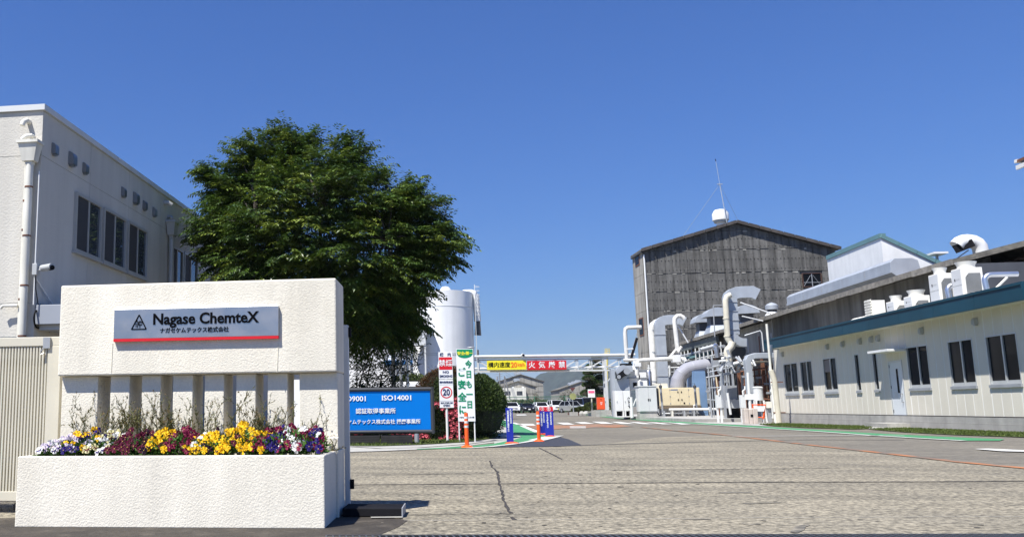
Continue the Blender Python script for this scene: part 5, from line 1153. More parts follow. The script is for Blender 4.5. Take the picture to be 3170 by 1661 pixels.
for r in range(1, len(rowz) - 1):
    for k, f_ in enumerate((.12, .55)):
        z = rowz[r] + (rowz[r + 1] - rowz[r]) * f_; x = .3
        while x < W_ - .2:
            if z < ztop(x) - .3 and not (wx0 < x < wx1 and wz0 - .2 < z < wz1 + .2): mb.box(x - .022, x + .022, -.085, -.02, z - .03, z + .03)
            x += .31
mb.build('bolt', BLACK, wh, kind='stuff')
nd_ = 3
for r in range(len(rowz) - 2):
    z0, z1 = rowz[r], min(rowz[r + 1] - .02, zl - .1)
    if z1 < z0 + .1: continue
    for c in range(nd_): MB().box(-.02, .045, .06 + c * D_ / nd_ + .01, .06 + (c + 1) * D_ / nd_ - .01, z0, z1).build('cladding_sheet', ASBL, wh)
for (x1, z1, x2, z2) in ((-.14, zl + .03, ax_, zc + .07), (ax_, zc + .07, W_ + .4, zr - .02)):
    MB().hexa([(x1, -.35, z1), (x2, -.35, z2), (x2, D_ + .2, z2), (x1, D_ + .2, z1), (x1, -.35, z1 + .14), (x2, -.35, z2 + .14), (x2, D_ + .2, z2 + .14), (x1, D_ + .2, z1 + .14)]).build('roof', ROOFM, wh)
    for k in range(9):
        u, v_ = k / 9, (k + 1) / 9 - .008; p, q = V((x1 + (x2 - x1) * u, 0, z1 + (z2 - z1) * u)), V((x1 + (x2 - x1) * v_, 0, z1 + (z2 - z1) * v_))
        MB().bar((p.x, -.40, p.z + .05), (q.x, -.40, q.z + .05), .09, .26, up=(0, 0, 1)).build('verge_board', mat('verge_brown', (.060, .052, .048), rough=.9, var=.3, vs=2, objvar=.15), wh)
o = MB().box(wx0, wx1, -.06, .05, wz0, wz0 + .07).box(wx0, wx1, -.06, .05, wz1 - .07, wz1).box(wx0, wx0 + .07, -.06, .05, wz0 + .07, wz1 - .07).box(wx1 - .07, wx1, -.06, .05, wz0 + .07, wz1 - .07).build('window', mat('dark_rust', (.07, .035, .025), rough=.8, var=.2), wh)
MB().box(wx0 + .07, wx1 - .07, -.01, .03, wz0 + .07, wz1 - .07).build('pane', GLASS, o); wm = (wx0 + wx1) / 2
MB().box(wm - .03, wm + .03, -.04, -.011, wz0 + .07, wz1 - .07).box(wx0 + .07, wx1 - .07, -.035, -.011, wz0 + .38, wz0 + .42).build('mullion', GALVD, o)
MB().bar((wm - .1, -.02, wz1 - .2), (wx0 + .1, -.02, wz0 + .1), .03).bar((wm + .1, -.02, wz1 - .2), (wx1 - .1, -.02, wz0 + .1), .02).build('inner_brace', GALVD, o)
for zz in ((790, 825), (985, 1040)):
    za, zb_ = PY(1968, zz[1], WY + 2).z, PY(1968, zz[0], WY + 2).z; o = MB().box(-.06, -.021, .9, 2.3, za, zb_).build('window', RUST, wh); MB().box(-.065, -.061, 1.0, 2.2, za + .1, zb_ - .1).build('pane', GLASS, o)
MB().tube([(.10, -.10, zl - .3), (.10, -.10, 6), (.10, -.10, 0.2)], .07, n=10).build('downpipe', WHITE, wh, smooth=True)
MB().tube([(-.12, -.1, zl - .08), (-.12, D_, zl - .08)], .08, n=10).build('gutter', DARK, wh)
# roof ventilator and mast
vx = Wq(2248, 690).x; vz = ztop(vx) + .1; t = thing('roof_ventilator', 'large white mushroom roof ventilator on the ridge of the tall warehouse', 'ventilator', ROOT[wh.name] @ V((vx, 1.2, vz)), WR)
h_ = PY(2248, 645, WY + 1.2).z - vz; rr = 24 * WY / 2750
MB().lathe([(rr * .62, -.5), (rr * .55, h_ * .22), (rr * .55, h_ * .34)], n=24).build('neck', WHITE, t, smooth=True); MB().lathe([(rr * .82, h_ * .30), (rr * .86, h_ * .42)], n=24).build('skirt', GREY, t, smooth=True)
MB().lathe([(rr, h_ * .421), (rr * 1.0, h_ * .78), (rr * .72, h_ * .98), (rr * .2, h_ * 1.03)], n=24).build('cap', WHITE, t, smooth=True)
mx = Wq(2257, 690).x; t = thing('antenna_mast', 'thin antenna mast with guy wires above the roof ventilator', 'antenna', ROOT[wh.name] @ V((mx, .4, ztop(mx))), WR)
za = PY(2243, 562, WY).z - ztop(mx); zt = PY(2237, 490, WY).z - ztop(mx)
MB().tube([(0, 0, 0), (-.38, 0, za)], .034, n=8).build('mast', GALV, t); MB().tube([(-.38, 0, za), (-.56, 0, zt)], .017, n=6).build('rod', GREY, t); MB().tube([(-.56, 0, zt), (-.58, 0, zt + .2)], .035, n=6).build('tip', BLACK, t)
MB().tube([(-.6, 0, za), (-.15, 0, za)], .04, n=6).build('ring', GALVD, t)
g1_ = V((Wq(2125, 735).x - mx, 2, ztop(Wq(2125, 735).x) - ztop(mx))); g2_ = V((Wq(2340, 710).x - mx, 2, ztop(Wq(2345, 705).x) - ztop(mx)))
MB().tube([(-.38, 0, za), g1_], .012, n=4).tube([(-.38, 0, za), g2_], .012, n=4).build('guy_wire', GREY, t)

# ================================================================== old shed along the driveway
SX = 16.4                                      # eave line, building runs back along the drive
def SXp(x, y): return PX(x, y, SX)
s0 = SXp(2885, 832); s1 = SXp(2395, 984); s2 = SXp(2118, 1068)
EZ = (s0.z + s1.z + s2.z) / 3; SYa = 30.9; SYm = s1.y; SYb = s2.y + 1
osd = thing('old_shed', 'long old shed with brown corrugated wall and open dark bays', 'shed', (SX, SYm, 0), 0)
RZD = EZ + .62; RXD = 2.5
def corr_sheet(y0, y1, z0, z1, m, pitch=.076, amp=.016, name='wall_sheet'):
    mb = MB(); n = int((y1 - y0) / pitch * 2); vs = []
    for i in range(n + 1): y = y0 + (y1 - y0) * i / n; x = -amp if i % 2 else amp; vs += [(x, y, z0), (x, y, z1)]
    mb.add(vs, [(2 * i, 2 * i + 1, 2 * i + 3, 2 * i + 2) for i in range(n)]); return mb.build(name, m, osd)
ya = SYa - SYm
y = ya
while y < -.05:
    y1 = min(y + .95, 0); corr_sheet(y, y1, 2.0, EZ - 1.15, CORR); corr_sheet(y, y1, EZ - 1.18, EZ - .02, CORR).location.x = -.03; y += .95
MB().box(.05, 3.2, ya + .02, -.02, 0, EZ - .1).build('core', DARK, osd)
MB().box(-.10, .12, -.03, .16, 0, EZ - .05).build('corner_trim', ASBL, osd)
# roof
MB().hexa([(-.55, ya, EZ - .12), (RXD, ya, RZD), (RXD, SYb - SYm, RZD), (-.55, SYb - SYm, EZ - .12), (-.55, ya, EZ + .06), (RXD, ya, RZD + .18), (RXD, SYb - SYm, RZD + .18), (-.55, SYb - SYm, EZ + .06)]).build('roof', ROOFM, osd)
MB().hexa([(RXD, ya, RZD), (3.6, ya, EZ + .1), (3.6, SYb - SYm, EZ + .1), (RXD, SYb - SYm, RZD), (RXD, ya, RZD + .18), (3.6, ya, EZ + .28), (3.6, SYb - SYm, EZ + .28), (RXD, SYb - SYm, RZD + .18)]).build('roof', ROOFM, osd)
for k in range(30):
    a = ya + (SYb - SYm - ya) * k / 30; b = ya + (SYb - SYm - ya) * (k + 1) / 30 - .03
    MB().box(-.62, -.551, a, b, EZ - .14 + rnd.uniform(-.015, .015), EZ + .06).build('eave_tile', mat('eave_board', (.19, .175, .15), rough=.95, var=.3, vs=4, objvar=.2), osd)
# gable-side wall and the open bays further back
MB().box(.05, 3.2, SYb - SYm - .3, SYb - SYm, 0, EZ).build('end_wall', CORR, osd)
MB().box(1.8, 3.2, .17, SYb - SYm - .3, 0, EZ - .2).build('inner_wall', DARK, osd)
L_ = SYb - SYm
def bay(f0, f1, z0, z1, m, dx=0.0, nm='wall_sheet'): 
    return MB().box(dx, dx + .06, .17 + (L_ - .4) * f0, .17 + (L_ - .4) * f1, z0, z1).build(nm, m, osd)
bay(0, .33, EZ - 1.75, EZ - .1, ASBL); bay(.33, 1, EZ - .75, EZ - .1, CORR)
k = 0
for f_ in (.02, .12, .22, .34, .46, .58, .70, .82, .94): yy = .17 + (L_ - .4) * f_; MB().box(-.02, .14, yy - .09, yy + .09, 0, EZ - .76).build('column', RUST if k % 2 else GALVD, osd); k += 1
for f_ in (.06, .16, .28, .40, .52, .64): 
    yy = .17 + (L_ - .4) * f_; o = MB().box(.3, .36, yy - .7, yy + .7, 1.0, 3.0).build('window', RUST, osd); MB().box(.28, .299, yy - .62, yy - .04, 1.08, 2.92).box(.28, .299, yy + .04, yy + .62, 1.08, 2.92).build('pane', GLASS, o)
MB().box(.2, .5, .2, L_ - .5, .0, .55).build('base_wall', CONC, osd)
MB().bar((-.7, .5, 3.1), (-.7, L_ * .45, 3.1), .9, .07).build('lean_to_roof', CORR, osd)
# eave band of the back part
for k in range(6): a = L_ * (.45 + .09 * k); MB().box(-.50, -.30, a, a + L_ * .09 - .03, EZ - .62, EZ - .16).build('gutter_board', mat('gutter_teal', (.10, .115, .11), rough=.7, var=.15), osd)
MB().tube([(-.45, L_ * .38, EZ - .95), (-.45, L_, EZ - .95)], .10, n=10).build('eave_pipe', GALVD, osd, smooth=True)
MB().tube([(-.40, L_ * .38, EZ - 1.35), (-.40, L_, EZ - 1.35)], .05, n=8).build('eave_pipe', LGREY, osd, smooth=True)
for k in range(12): yy = L_ * (.4 + .05 * k); MB().box(-.6, .0, yy - .03, yy + .03, EZ - 1.5, EZ - 1.44).box(-.55, -.49, yy - .03, yy + .03, EZ - 1.43, EZ - .65).build('pipe_bracket', LGREY, osd)
# long hexagonal ridge ventilator
rx = 19.0; v0 = PX(2757, 827, rx); v1 = PX(2436, 936, rx); t = thing('ridge_ventilator', 'long grey-blue ridge ventilator box on the old shed roof', 'ventilator', (rx, v0.y, v0.z), 0)
k = v0.y / 2750; L2 = v1.y - v0.y
pf = [(0, 15), (12, 26), (60, 26), (76, 19), (82, -14), (16, -40), (14, -26), (0, -15)]
MB().prism([(a * k, 0, b * k) for a, b in pf], (0, L2, 0)).build('housing', GALV, t, bevel=.01)
MB().box(-.03, -.001, .02, L2, -15 * k - .02, -15 * k + .10).build('lip', GALV, t); MB().box(14 * k, 70 * k, .3, L2 - .3, -1.6, -35 * k).build('throat', GALVD, t)
for i in range(1, 5): MB().box(-.012, -.001, L2 * i / 5 - .02, L2 * i / 5 + .02, -10 * k, 14 * k).build('seam', GALVD, t)
# round ventilator at the left end of the shed roof
p = PX(2392, 985, 17.2); t = thing('round_ventilator', 'small round galvanised ventilator on a white cone at the shed eave', 'ventilator', (17.2, p.y, p.z), 0); k = p.y / 2750
MB().lathe([(24 * k, -.6), (20 * k, 10 * k), (12 * k, 20 * k)], n=18).build('cone', WHITE, t, smooth=True); MB().lathe([(13 * k, 20 * k), (13 * k, 26 * k)], n=18).build('neck', DARK, t); MB().lathe([(17.5 * k, 26 * k), (17.5 * k, 38 * k), (12 * k, 43 * k), (2 * k, 47 * k)], n=20).build('cap', GALV, t, smooth=True)
# mushroom hoods on the back roof
for px, py, lab in ((2180, 1000, 'leftmost of the three galvanised roof hoods on the shed'), (2214, 982, 'middle galvanised roof hood, partly behind the cream pipe'), (2304, 974, 'galvanised roof hood right of the tall gooseneck duct')):
    p = PX(px, py, 18.0); k = p.y / 2750; t = thing('roof_hood', lab, 'roof hood', (18.0, p.y, p.z), 0, 'galvanised roof hoods')
    MB().hexa([(-32 * k, -1.0, -62 * k), (32 * k, -1.0, -62 * k), (32 * k, 1.0, -62 * k), (-32 * k, 1.0, -62 * k), (-20 * k, -.5, -24 * k), (20 * k, -.5, -24 * k), (20 * k, .5, -24 * k), (-20 * k, .5, -24 * k)]).build('base', GALV, t)
    MB().box(-19 * k, 19 * k, -.48, .48, -24 * k + .001, 1 * k).build('neck', DARK, t)
    MB().prism([(-33 * k, -.8, 0), (33 * k, -.8, 2 * k)] + [(33 * k * cos(pi * i / 8), -.8, 2 * k + 25 * k * sin(pi * i / 8)) for i in range(9)], (0, 1.6, 0)).build('hood', GALV, t)
# ================================================================== white building with teal coping behind the shed
bx = 22.0; b0, b1, b2 = PX(2727, 736, bx), PX(2561, 810, bx), PY(2905, 818, PX(2727, 736, bx).y)
t = thing('white_hall', 'tall white hall with teal roof edging behind the old shed', 'building', (bx, b0.y, 0), 0); L3 = b1.y - b0.y; W3 = b2.x - bx
W3b = W3 * 1.9; z2 = b0.z - (b0.z - b2.z) * 1.9
MB().prism([(0, 0, 0), (W3b, 0, 0), (W3b, 0, z2), (0, 0, b0.z)], (0, L3, 0)).build('wall', WHITE, t)
for i in range(5): MB().box(-.06, .25, L3 * i / 5, L3 * (i + 1) / 5 - .02, b0.z + .001, b0.z + .24).build('coping', TEAL, t)
for i in range(6): f0, f1 = i / 6, (i + 1) / 6 - .004; MB().bar((W3b * f0, -.02, b0.z + (z2 - b0.z) * f0 + .10), (W3b * f1, -.02, b0.z + (z2 - b0.z) * f1 + .10), .12, .2).build('coping', TEAL, t)
MB().hexa([(0, 0, b0.z + .002), (W3b, 0, z2 + .002), (W3b, L3, z2 + .002), (0, L3, b0.z + .002), (0, 0, b0.z + .1), (W3b, 0, z2 + .1), (W3b, L3, z2 + .1), (0, L3, b0.z + .1)]).build('roof', TEAL, t)
p = PY(2892, 790, b0.y + .5) - t.location; MB().box(p.x - .35, p.x + .35, -.2, .8, p.z - .02, p.z + .08).build('skylight', WHITE, t); MB().box(p.x - .05, p.x + .05, .2, .3, p.z - .5, p.z - .021).build('skylight_leg', GREY, t)
# big white gooseneck exhaust
gy = 34.5; p = PY(3040, 800, gy); k = gy / 2750; t = thing('gooseneck_exhaust', 'big white gooseneck exhaust duct above the tall rooftop units', 'exhaust duct', (p.x, gy, 0), 0)
zc_ = PY(3008, 775, gy).z; xo = -34 * k
mb = MB(); mb.tube([(0.05, 0, 3.0), (0, 0, PY(3040, 790, gy).z)] + [(xo + 32 * k * cos(a), 0, zc_ + 6 * k + 22 * k * sin(a)) for a in [radians(d) for d in (10, 35, 60, 90, 110, 130)]] + [(PY(2962, 768, gy).x - p.x, 0, PY(2962, 762, gy).z)], 20 * k, n=20); mb.build('duct', WHITE, t, smooth=True)
q = PY(2962, 762, gy) - t.location; dd = V((-.75, 0, -.38)).normalized(); MB().tube([q + dd * .002, q + dd * .03], 18.5 * k, n=20).build('mouth', BLACK, t)
MB().bar((q.x - 12 * k, -.1, q.z - 12 * k), (q.x + 34 * k, -.28, q.z + 6 * k), .02, 22 * k).build('damper_flap', BLACK, t)
for zz in (790, 832): z = PY(3040, zz, gy).z; MB().lathe([(20.6 * k, z), (20.6 * k, z + .03)], n=20).build('flange', GALVD, t)
MB().tube([(q.x - 10 * k, 0, q.z - 40 * k), (q.x + 30 * k, 0, q.z - 12 * k)], .02, n=6).build('stay', GALVD, t)
# neighbouring old roof at the far right with a dome
ry = 33.0; a, b = PY(3045, 836, ry), PY(3180, 795, ry); t = thing('right_hall', 'dark old hall with rusty corrugated roof edge at the right border', 'shed', (a.x, ry, 0), 0)
L4 = 12.0; xx = a.x
n = 34; vs = []; slope = (b.z - a.z) / (b.x - a.x)
for i in range(2 * n + 1):
    x = L4 * i / (2 * n); z = a.z + slope * x + (.035 if i % 2 else -.035); vs += [(x, -.4, z), (x, 14, z), (x, -.4, z + .05), (x, 14, z + .05)]
mb = MB(); mb.add(vs, [(4 * i + 2, 4 * i + 6, 4 * i + 7, 4 * i + 3) for i in range(2 * n)] + [(4 * i, 4 * i + 4, 4 * i + 6, 4 * i + 2) for i in range(2 * n)] + [(4 * i + 1, 4 * i + 5, 4 * i + 4, 4 * i) for i in range(2 * n)]); mb.build('roof', mat('rusty_roof', (.17, .12, .095), rough=.95, var=.3, vs=2), t)
MB().prism([(.1, 0, 0), (L4, 0, 0), (L4, 0, a.z + slope * L4 - .12), (.1, 0, a.z - .12)], (0, 13, 0)).build('wall', mat('dark_old_wall', (.045, .042, .04), rough=.95, var=.4, vs=3), t)
p = PY(3165, 790, ry + 4); t2 = thing('roof_dome', 'pale blue-grey dome vent on the rusty roof at the right border', 'ventilator', (p.x, ry + 4, p.z - .6), 0); MB().lathe([(.62, -.3), (.60, .35), (.42, .72), (.1, .86)], n=24).build('dome', GALV, t2, smooth=True); MB().bar((-.25, -.66, .0), (-.05, -.5, .6), .03).build('rib', DARK, t2)

# ================================================================== long prefabricated building on the right
FX = 14.4
def F(x, y, X=FX): return PX(x, y, X)
fy0, fy1 = F(3180, 1250).y - 1.2, F(2409, 1250).y
lb = thing('long_prefab_building', 'long pale panel building with deep blue fascia and dark sliding windows', 'building', (FX, fy0, 0), 0); LB = fy1 - fy0
def fz(x, y, X=FX): return F(x, y, X).z
zf = .42; ze = 3.42
MB().box(.10, 6, 0, LB, 0, ze + .25).build('core', GREY, lb)
MB().box(-.06, .099, -.02, LB + .02, 0, .20).build('foundation', CONC, lb); MB().box(-.04, .099, 0, LB, .205, zf - .025).build('foundation', CONC, lb); MB().box(-.025, .099, 0, LB, zf - .02, zf - .001).build('base_flashing', BLACK, lb)
WZ0, WZ1 = 1.28, 2.62
wins = [(2428, 2470, 0), (2480, 2516, 0), (2551, 2592, 0), (2650, 2664, 1), (2706, 2720, 1), (2814, 2880, 0), (2944, 3022, 0), (3064, 3162, 0)]
wy = []
for xa, xb, s in wins: a, b = F(xa, 1160).y - fy0, F(xb, 1160).y - fy0; wy.append((min(a, b), max(a, b), s))
dy0, dy1 = F(2802, 1210).y - fy0, F(2759, 1210).y - fy0
cuts = sorted([(a, b, WZ0, WZ1) for a, b, s in wy] + [(dy0, dy1, .22, 2.22)])
pt = .455; y = 0.0; g_ = .018
MB().box(.004, .099, 0, .001, zf, ze).build('panel_edge', SEAL, lb)
def panel(a, b, z0, z1):
    if b - a > .03 and z1 - z0 > .03: MB().box(0, .099, a, b, z0, z1).build('siding_panel', SIDING, lb)
seal = MB()
def cover(a, b):
    # split [a,b] at opening edges
    es = sorted({a, b} | {v_ for c in cuts for v_ in c[:2] if a < v_ < b})
    for p, q in zip(es, es[1:]):
        mid = (p + q) / 2; c = next((c for c in cuts if c[0] < mid < c[1]), None)
        if c: panel(p, q, zf, c[2]); panel(p, q, c[3], ze)
        else: panel(p, q, zf, ze)
while y < LB:
    cover(y + g_, min(y + pt - g_, LB))
    for (a, b) in ((y - g_, y + g_),):
        c = next((c for c in cuts if c[0] - .02 < y < c[1] + .02), None)
        for z0, z1 in ([(zf, c[2]), (c[3], ze)] if c else [(zf, ze)]):
            if z1 - z0 > .05: seal.box(.004, .098, max(0, a), b, z0 + .001, z1 - .001)
    y += pt
seal.build('joint_strip', SEAL, lb)
for a, b, s in wy:
    f = .035 if not s else .03; fr = MB(); x0, x1 = -.012, .075
    fr.box(x0, x1, a, b, WZ0, WZ0 + f).box(x0, x1, a, b, WZ1 - f, WZ1).box(x0, x1, a, a + f, WZ0 + f, WZ1 - f).box(x0, x1, b - f, b, WZ0 + f, WZ1 - f); o = fr.build('window', ALU, lb)
    MB().box(-.05, .02, a - .02, b + .02, WZ0 - .085, WZ0 - .002).build('sill', GALVD, o)
    m_ = (a + b) / 2
    if s: MB().box(.045, .06, a + f, b - f, WZ0 + f, WZ1 - f).build('pane', GLASS, o)
    else:
        MB().box(.040, .055, m_ + .001, b - f, WZ0 + f, WZ1 - f).build('pane', GLASS, o); MB().box(.055, .07, a + f, m_ - .001, WZ0 + f, WZ1 - f).build('pane', GLASS, o)
        MB().box(.015, .054, m_ - .03, m_ + .03, WZ0 + f, WZ1 - f).build('sash_stile', ALU, o); MB().box(.020, .039, a + f, b - f, WZ0 + f, WZ0 + f + .07).build('sash_rail', ALU, o)
    if abs(a - wy[2][0]) < .01: MB().box(.030, .0395, m_ + .05, b - f - .02, WZ1 - .55, WZ1 - f - .03).build('paper_sheet', mat('brown_paper', (.22, .19, .18), rough=.8), o)
# door, canopy, steps
DRM = mat('door_grey_blue', (.62, .65, .67), rough=.45, var=.03)
o = MB().box(-.005, .06, dy0 + .05, dy1 - .05, .24, 2.17).build('door', DRM, lb)
MB().box(-.02, .099, dy0, dy0 + .048, .20, 2.22).box(-.02, .099, dy1 - .048, dy1, .20, 2.22).box(-.02, .099, dy0 + .048, dy1 - .048, 2.172, 2.22).build('door_frame', ALU, o)
MB().box(-.012, -.006, dy0 + .35, dy0 + .47, 1.15, 1.95).build('door_window', GLASS, o); MB().tube([(-.006, dy0 + .16, 1.12), (-.07, dy0 + .16, 1.12), (-.07, dy0 + .16, .85), (-.006, dy0 + .16, .85)], .015, n=6).build('handle', STEEL, o)
for z in (.5, 1.3, 2.0): MB().box(-.02, -.006, dy1 - .075, dy1 - .051, z, z + .1).build('hinge', DARK, o)
MB().box(-.0125, -.0065, dy1 - .45, dy1 - .25, 1.0, 1.2).build('notice', LGREY, o)
cz = fz(2801, 1082); ca, cb = F(2804, 1085).y - fy0, F(2738, 1085).y - fy0
MB().box(-.56, -.001, ca, cb, cz - .04, cz + .04).build('door_canopy', WHITE, lb, bevel=.006)
MB().box(-.75, -.062, dy0 - .2, dy1 + .5, 0, .16).build('door_step', PAVE, lb)
for px in (2421, 2562, 2610, 2664, 2701, 2722, 2859, 3030):
    p = F(px, 1050); o = hood_mesh(.15, .20, .11).build('vent_hood', GREY, lb, smooth=True); o.rotation_euler = (0, 0, pi); o.location = (-.001, p.y - fy0, 2.98)
# fascia, in lengths
OV = .60; fz0 = F(2371, 1092, FX - OV).z; fz1 = F(2371, 1065, FX - OV).z; fz0, fz1 = 3.30, 3.76
fa, fb = F(3166, 910, FX - OV).y - fy0, F(2369, 1080, FX - OV).y - fy0
nF = 9
for i in range(nF):
    a, b = fa + (fb - fa) * i / nF, fa + (fb - fa) * (i + 1) / nF - .012
    MB().box(-OV, -OV + .05, a, b, fz0 + .10, fz1 - .07).build('fascia', FASC, lb); MB().box(-OV - .025, -OV + .05, a, b, fz1 - .069, fz1).build('fascia_cap', FASC, lb); MB().box(-OV - .02, -OV + .05, a, b, fz0, fz0 + .099).build('fascia_foot', FASC, lb)
for y_ in (fa - .05, fb + .002): MB().box(-OV - .026, 6.3, y_, y_ + .048, fz0, fz1 + .002).build('end_fascia', FASC, lb)
MB().box(-OV + .051, .12, fa, fb, fz0 + .03, fz0 + .09).build('soffit', OFFWH, lb); MB().box(-OV + .051, 6.2, fa, fb, fz1 - .1, fz1 - .06).build('roof_deck', GREY, lb)
# rain pipes at the far corner
pb = G(2412, 1310); t = thing('cream_rain_pipe', 'thick cream rain pipe in front of the far corner of the panel building', 'rain pipe', (pb.x, pb.y, 0), 0); q = pb.y / 2750
u0 = PY(2373, 1002, pb.y) - t.location; u1 = PY(2386, 1145, pb.y) - t.location; u2 = PY(2397, 1175, pb.y) - t.location
MB().tube([(0, 0, 0), u2, u1], .115, n=16).build('lower_pipe', CREAM, t, smooth=True); MB().tube([u1, u0], .050, n=14).build('upper_pipe', OFFWH, t, smooth=True)
MB().tube([(-.13, .02, 0), (-.13, .15, 2.4), (.05, .3, 3.4)], .05, n=10).build('thin_pipe', OFFWH, t, smooth=True)
for z in (.45, 1.75): MB().box(-.2, .3, -.02, .02, z, z + .04).build('bracket', RUST, t)
# ---------------- roof units
UD = mat('unit_panel', (.58, .585, .575), rough=.5, var=.04); UL = mat('unit_casing', (.76, .74, .67), rough=.5, var=.04); GRL = mat('coil_grille', (.13, .13, .12), rough=.7, var=.15)
def ac(xl, xm, xr, yt, lab, tall):
    X = FX + .55; a = PX(xm, yt, X); bk = PX(xl, yt, X); Yf = a.y; w_ = PY(xr, yt, Yf).x - X; d_ = bk.y - Yf; zb = 3.72; h_ = a.z - zb
    t = thing('condenser_unit', lab, 'condenser unit', (X, Yf, zb), 0, 'condenser units on the panel building roof')
    MB().box(0, w_, 0, d_, .06, h_).build('casing', UL, t, bevel=.012)
    for k, (z0, z1) in enumerate(((.10, h_ * .52), (h_ * .54, h_ - .04))): MB().box(-.012, -.001, .03, d_ - .03, z0, z1).build('service_panel', UD, t)
    MB().box(-.018, -.013, d_ * .62, d_ * .70, h_ * .66, h_ * .73).build('latch', BLACK, t)
    for k in range(5): MB().box(-.016, -.0125, d_ * (.20 + .075 * k), d_ * (.25 + .075 * k), h_ * .68, h_ * .72).build('vent_slot', GREY, t)
    g0, g1 = .16 * w_, .88 * w_; z1 = h_ - .17
    MB().poly([(g0, -.006, .10), (g1, -.006, .10), (g1, -.006, z1), (g0 + .1, -.006, z1), (g0, -.006, z1 - .13)]).build('coil_grille', GRL, t)
    mb = MB(); z = .13
    while z < z1 - .02: mb.box(g0 + (0 if z < z1 - .13 else .08), g1, -.012, -.007, z, z + .008); z += .032
    mb.build('grille_bars', GREY, t, kind='stuff')
    MB().lathe([(w_ * .40, h_ + .001), (w_ * .40, h_ + .10), (w_ * .47, h_ + .17), (w_ * .485, h_ + .20), (w_ * .46, h_ + .20)], c=(w_ * .5, d_ * .5, 0), n=28).build('fan_ring', UL, t, smooth=True)
    MB().lathe([(w_ * .455, h_ + .185), (w_ * .455, h_ + .192)], c=(w_ * .5, d_ * .5, 0), n=28).build('fan_guard', GREY, t)
    for sx in (.02, w_ - .10): MB().box(sx, sx + .08, .02, d_ - .02, 0, .059).build('foot_rail', GALVD, t)
ac(2942, 2974, 3040, 828, 'nearest and tallest rooftop condenser unit', True); ac(2872, 2903, 2948, 845, 'tall rooftop condenser unit behind the nearest one', True)
ac(2796, 2822, 2878, 914, 'low condenser unit right beside the second tall one', False); ac(2742, 2767, 2806, 930, 'low condenser unit farther from the camera, next to the louvred box', False)
X = FX + .5; a, b = PX(2706, 1000, X), PX(2684, 1000, X); t = thing('louvred_box', 'white roof box with a louvred side panel', 'roof box', (X, a.y, 3.72), 0); h_ = PX(2706, 927, X).z - 3.72; w_ = PY(2741, 950, a.y).x - X; d_ = b.y - a.y
MB().box(0, w_, 0, d_, 0, h_).build('body', UL, t, bevel=.01)
for k in range(8): MB().hexa([(-.05, .04, .08 + k * .1), (-.001, .04, .10 + k * .1), (-.001, d_ - .04, .10 + k * .1), (-.05, d_ - .04, .08 + k * .1), (-.05, .04, .15 + k * .1), (-.001, .04, .17 + k * .1), (-.001, d_ - .04, .17 + k * .1), (-.05, d_ - .04, .15 + k * .1)]).build('louvre', OFFWH, t)
a = PX(2665, 992, X); t = thing('low_roof_box', 'low white box on the roof edge left of the louvred box', 'roof box', (X, a.y, 3.72), 0); MB().prism([(-.1, 0, 0), (.7, 0, 0), (.7, 0, .34), (.2, 0, .36), (-.1, 0, .2)], (0, 1.1, 0)).build('body', UL, t)
for px, pyt, pxr, lab in ((2932, 880, 2950, 'silver insulated pipe elbow between the two tall condenser units'), (3046, 848, 3150, 'long silver insulated pipe running right from the nearest condenser unit')):
    X = FX + .6; p = PX(px, pyt, X); t = thing('insulated_pipe', lab, 'pipe', (X, p.y, 3.72), 0); z = p.z - 3.72; q = PY(pxr, pyt, p.y) - t.location; r_ = 7.5 * p.y / 2750
    MB().tube([(0.05, 0, 0), (0.0, 0, z - .2)] + [(.18 - .18 * cos(a_), 0, z - .2 + .18 * sin(a_)) for a_ in [pi / 8 * i for i in range(1, 5)]] + [(q.x, .0, z - .02)], r_, n=14).build('pipe', SILVER, t, smooth=True)
X = FX + 1.2
for (x0, y0, x1, y1, lab) in ((3070, 905, 3118, 858, 'short white stay tube leaning right behind the blue fascia'), (3050, 902, 3170, 880, 'long white pipe lying behind the blue fascia at the right border')):
    p, q = PX(x0, y0, X), PX(x1, y1, X) if x1 > 3150 else PY(x1, y1, PX(x0, y0, X).y); t = thing('white_roof_pipe', lab, 'pipe', p, 0); MB().tube([(0, 0, 0), q - V(p)], .035, n=8).build('pipe', OFFWH, t)
# roof corner entering at the top right
p = PY(3146, 508, 12.0); t = thing('roof_corner', 'corner of a dark roof eave with white gutter entering at the right border', 'roof', p, 0); k = 12 / 2750
MB().hexa([(2 * k, 0, 4 * k), (220 * k, 0, 90 * k), (220 * k, -2, 90 * k), (2 * k, -2, 4 * k), (2 * k, 0, 12 * k), (220 * k, 0, 100 * k), (220 * k, -2, 100 * k), (2 * k, -2, 12 * k)]).build('roof_sheet', RUST, t)
MB().box(8 * k, 220 * k, -1.9, -.05, -14 * k, 2 * k).build('soffit', DARK, t); MB().box(0, 6 * k, -1.95, .02, -16 * k, -4 * k).build('gutter_end', WHITE, t); MB().bar((1 * k, .02, 10 * k), (22 * k, .02, 9 * k), .05, .04).build('gutter', WHITE, t)
MB().box(200 * k, 220 * k, -.9, -.8, -p.z, -14 * k - .001).build('column', GREY, t)
# ================================================================== process equipment in front of the warehouse
def eq(name, lab, cat, px, Y, rz=0.0, z=0.0, group=None):
    p = PY(px, 1262, Y); t = thing(name, lab, cat, (p.x, Y, z), rz, group); M = ROOT[t.name].inverted()
    return t, Y / 2750, (lambda x, y, dY=0.0: M @ PY(x or px, y or 1190, Y + dY))
BEIGE = mat('generator_beige', (.70, .60, .40), rough=.5, var=.04); BLUEB = mat('blue_container', (.15, .25, .42), rough=.55, var=.1, vs=1)
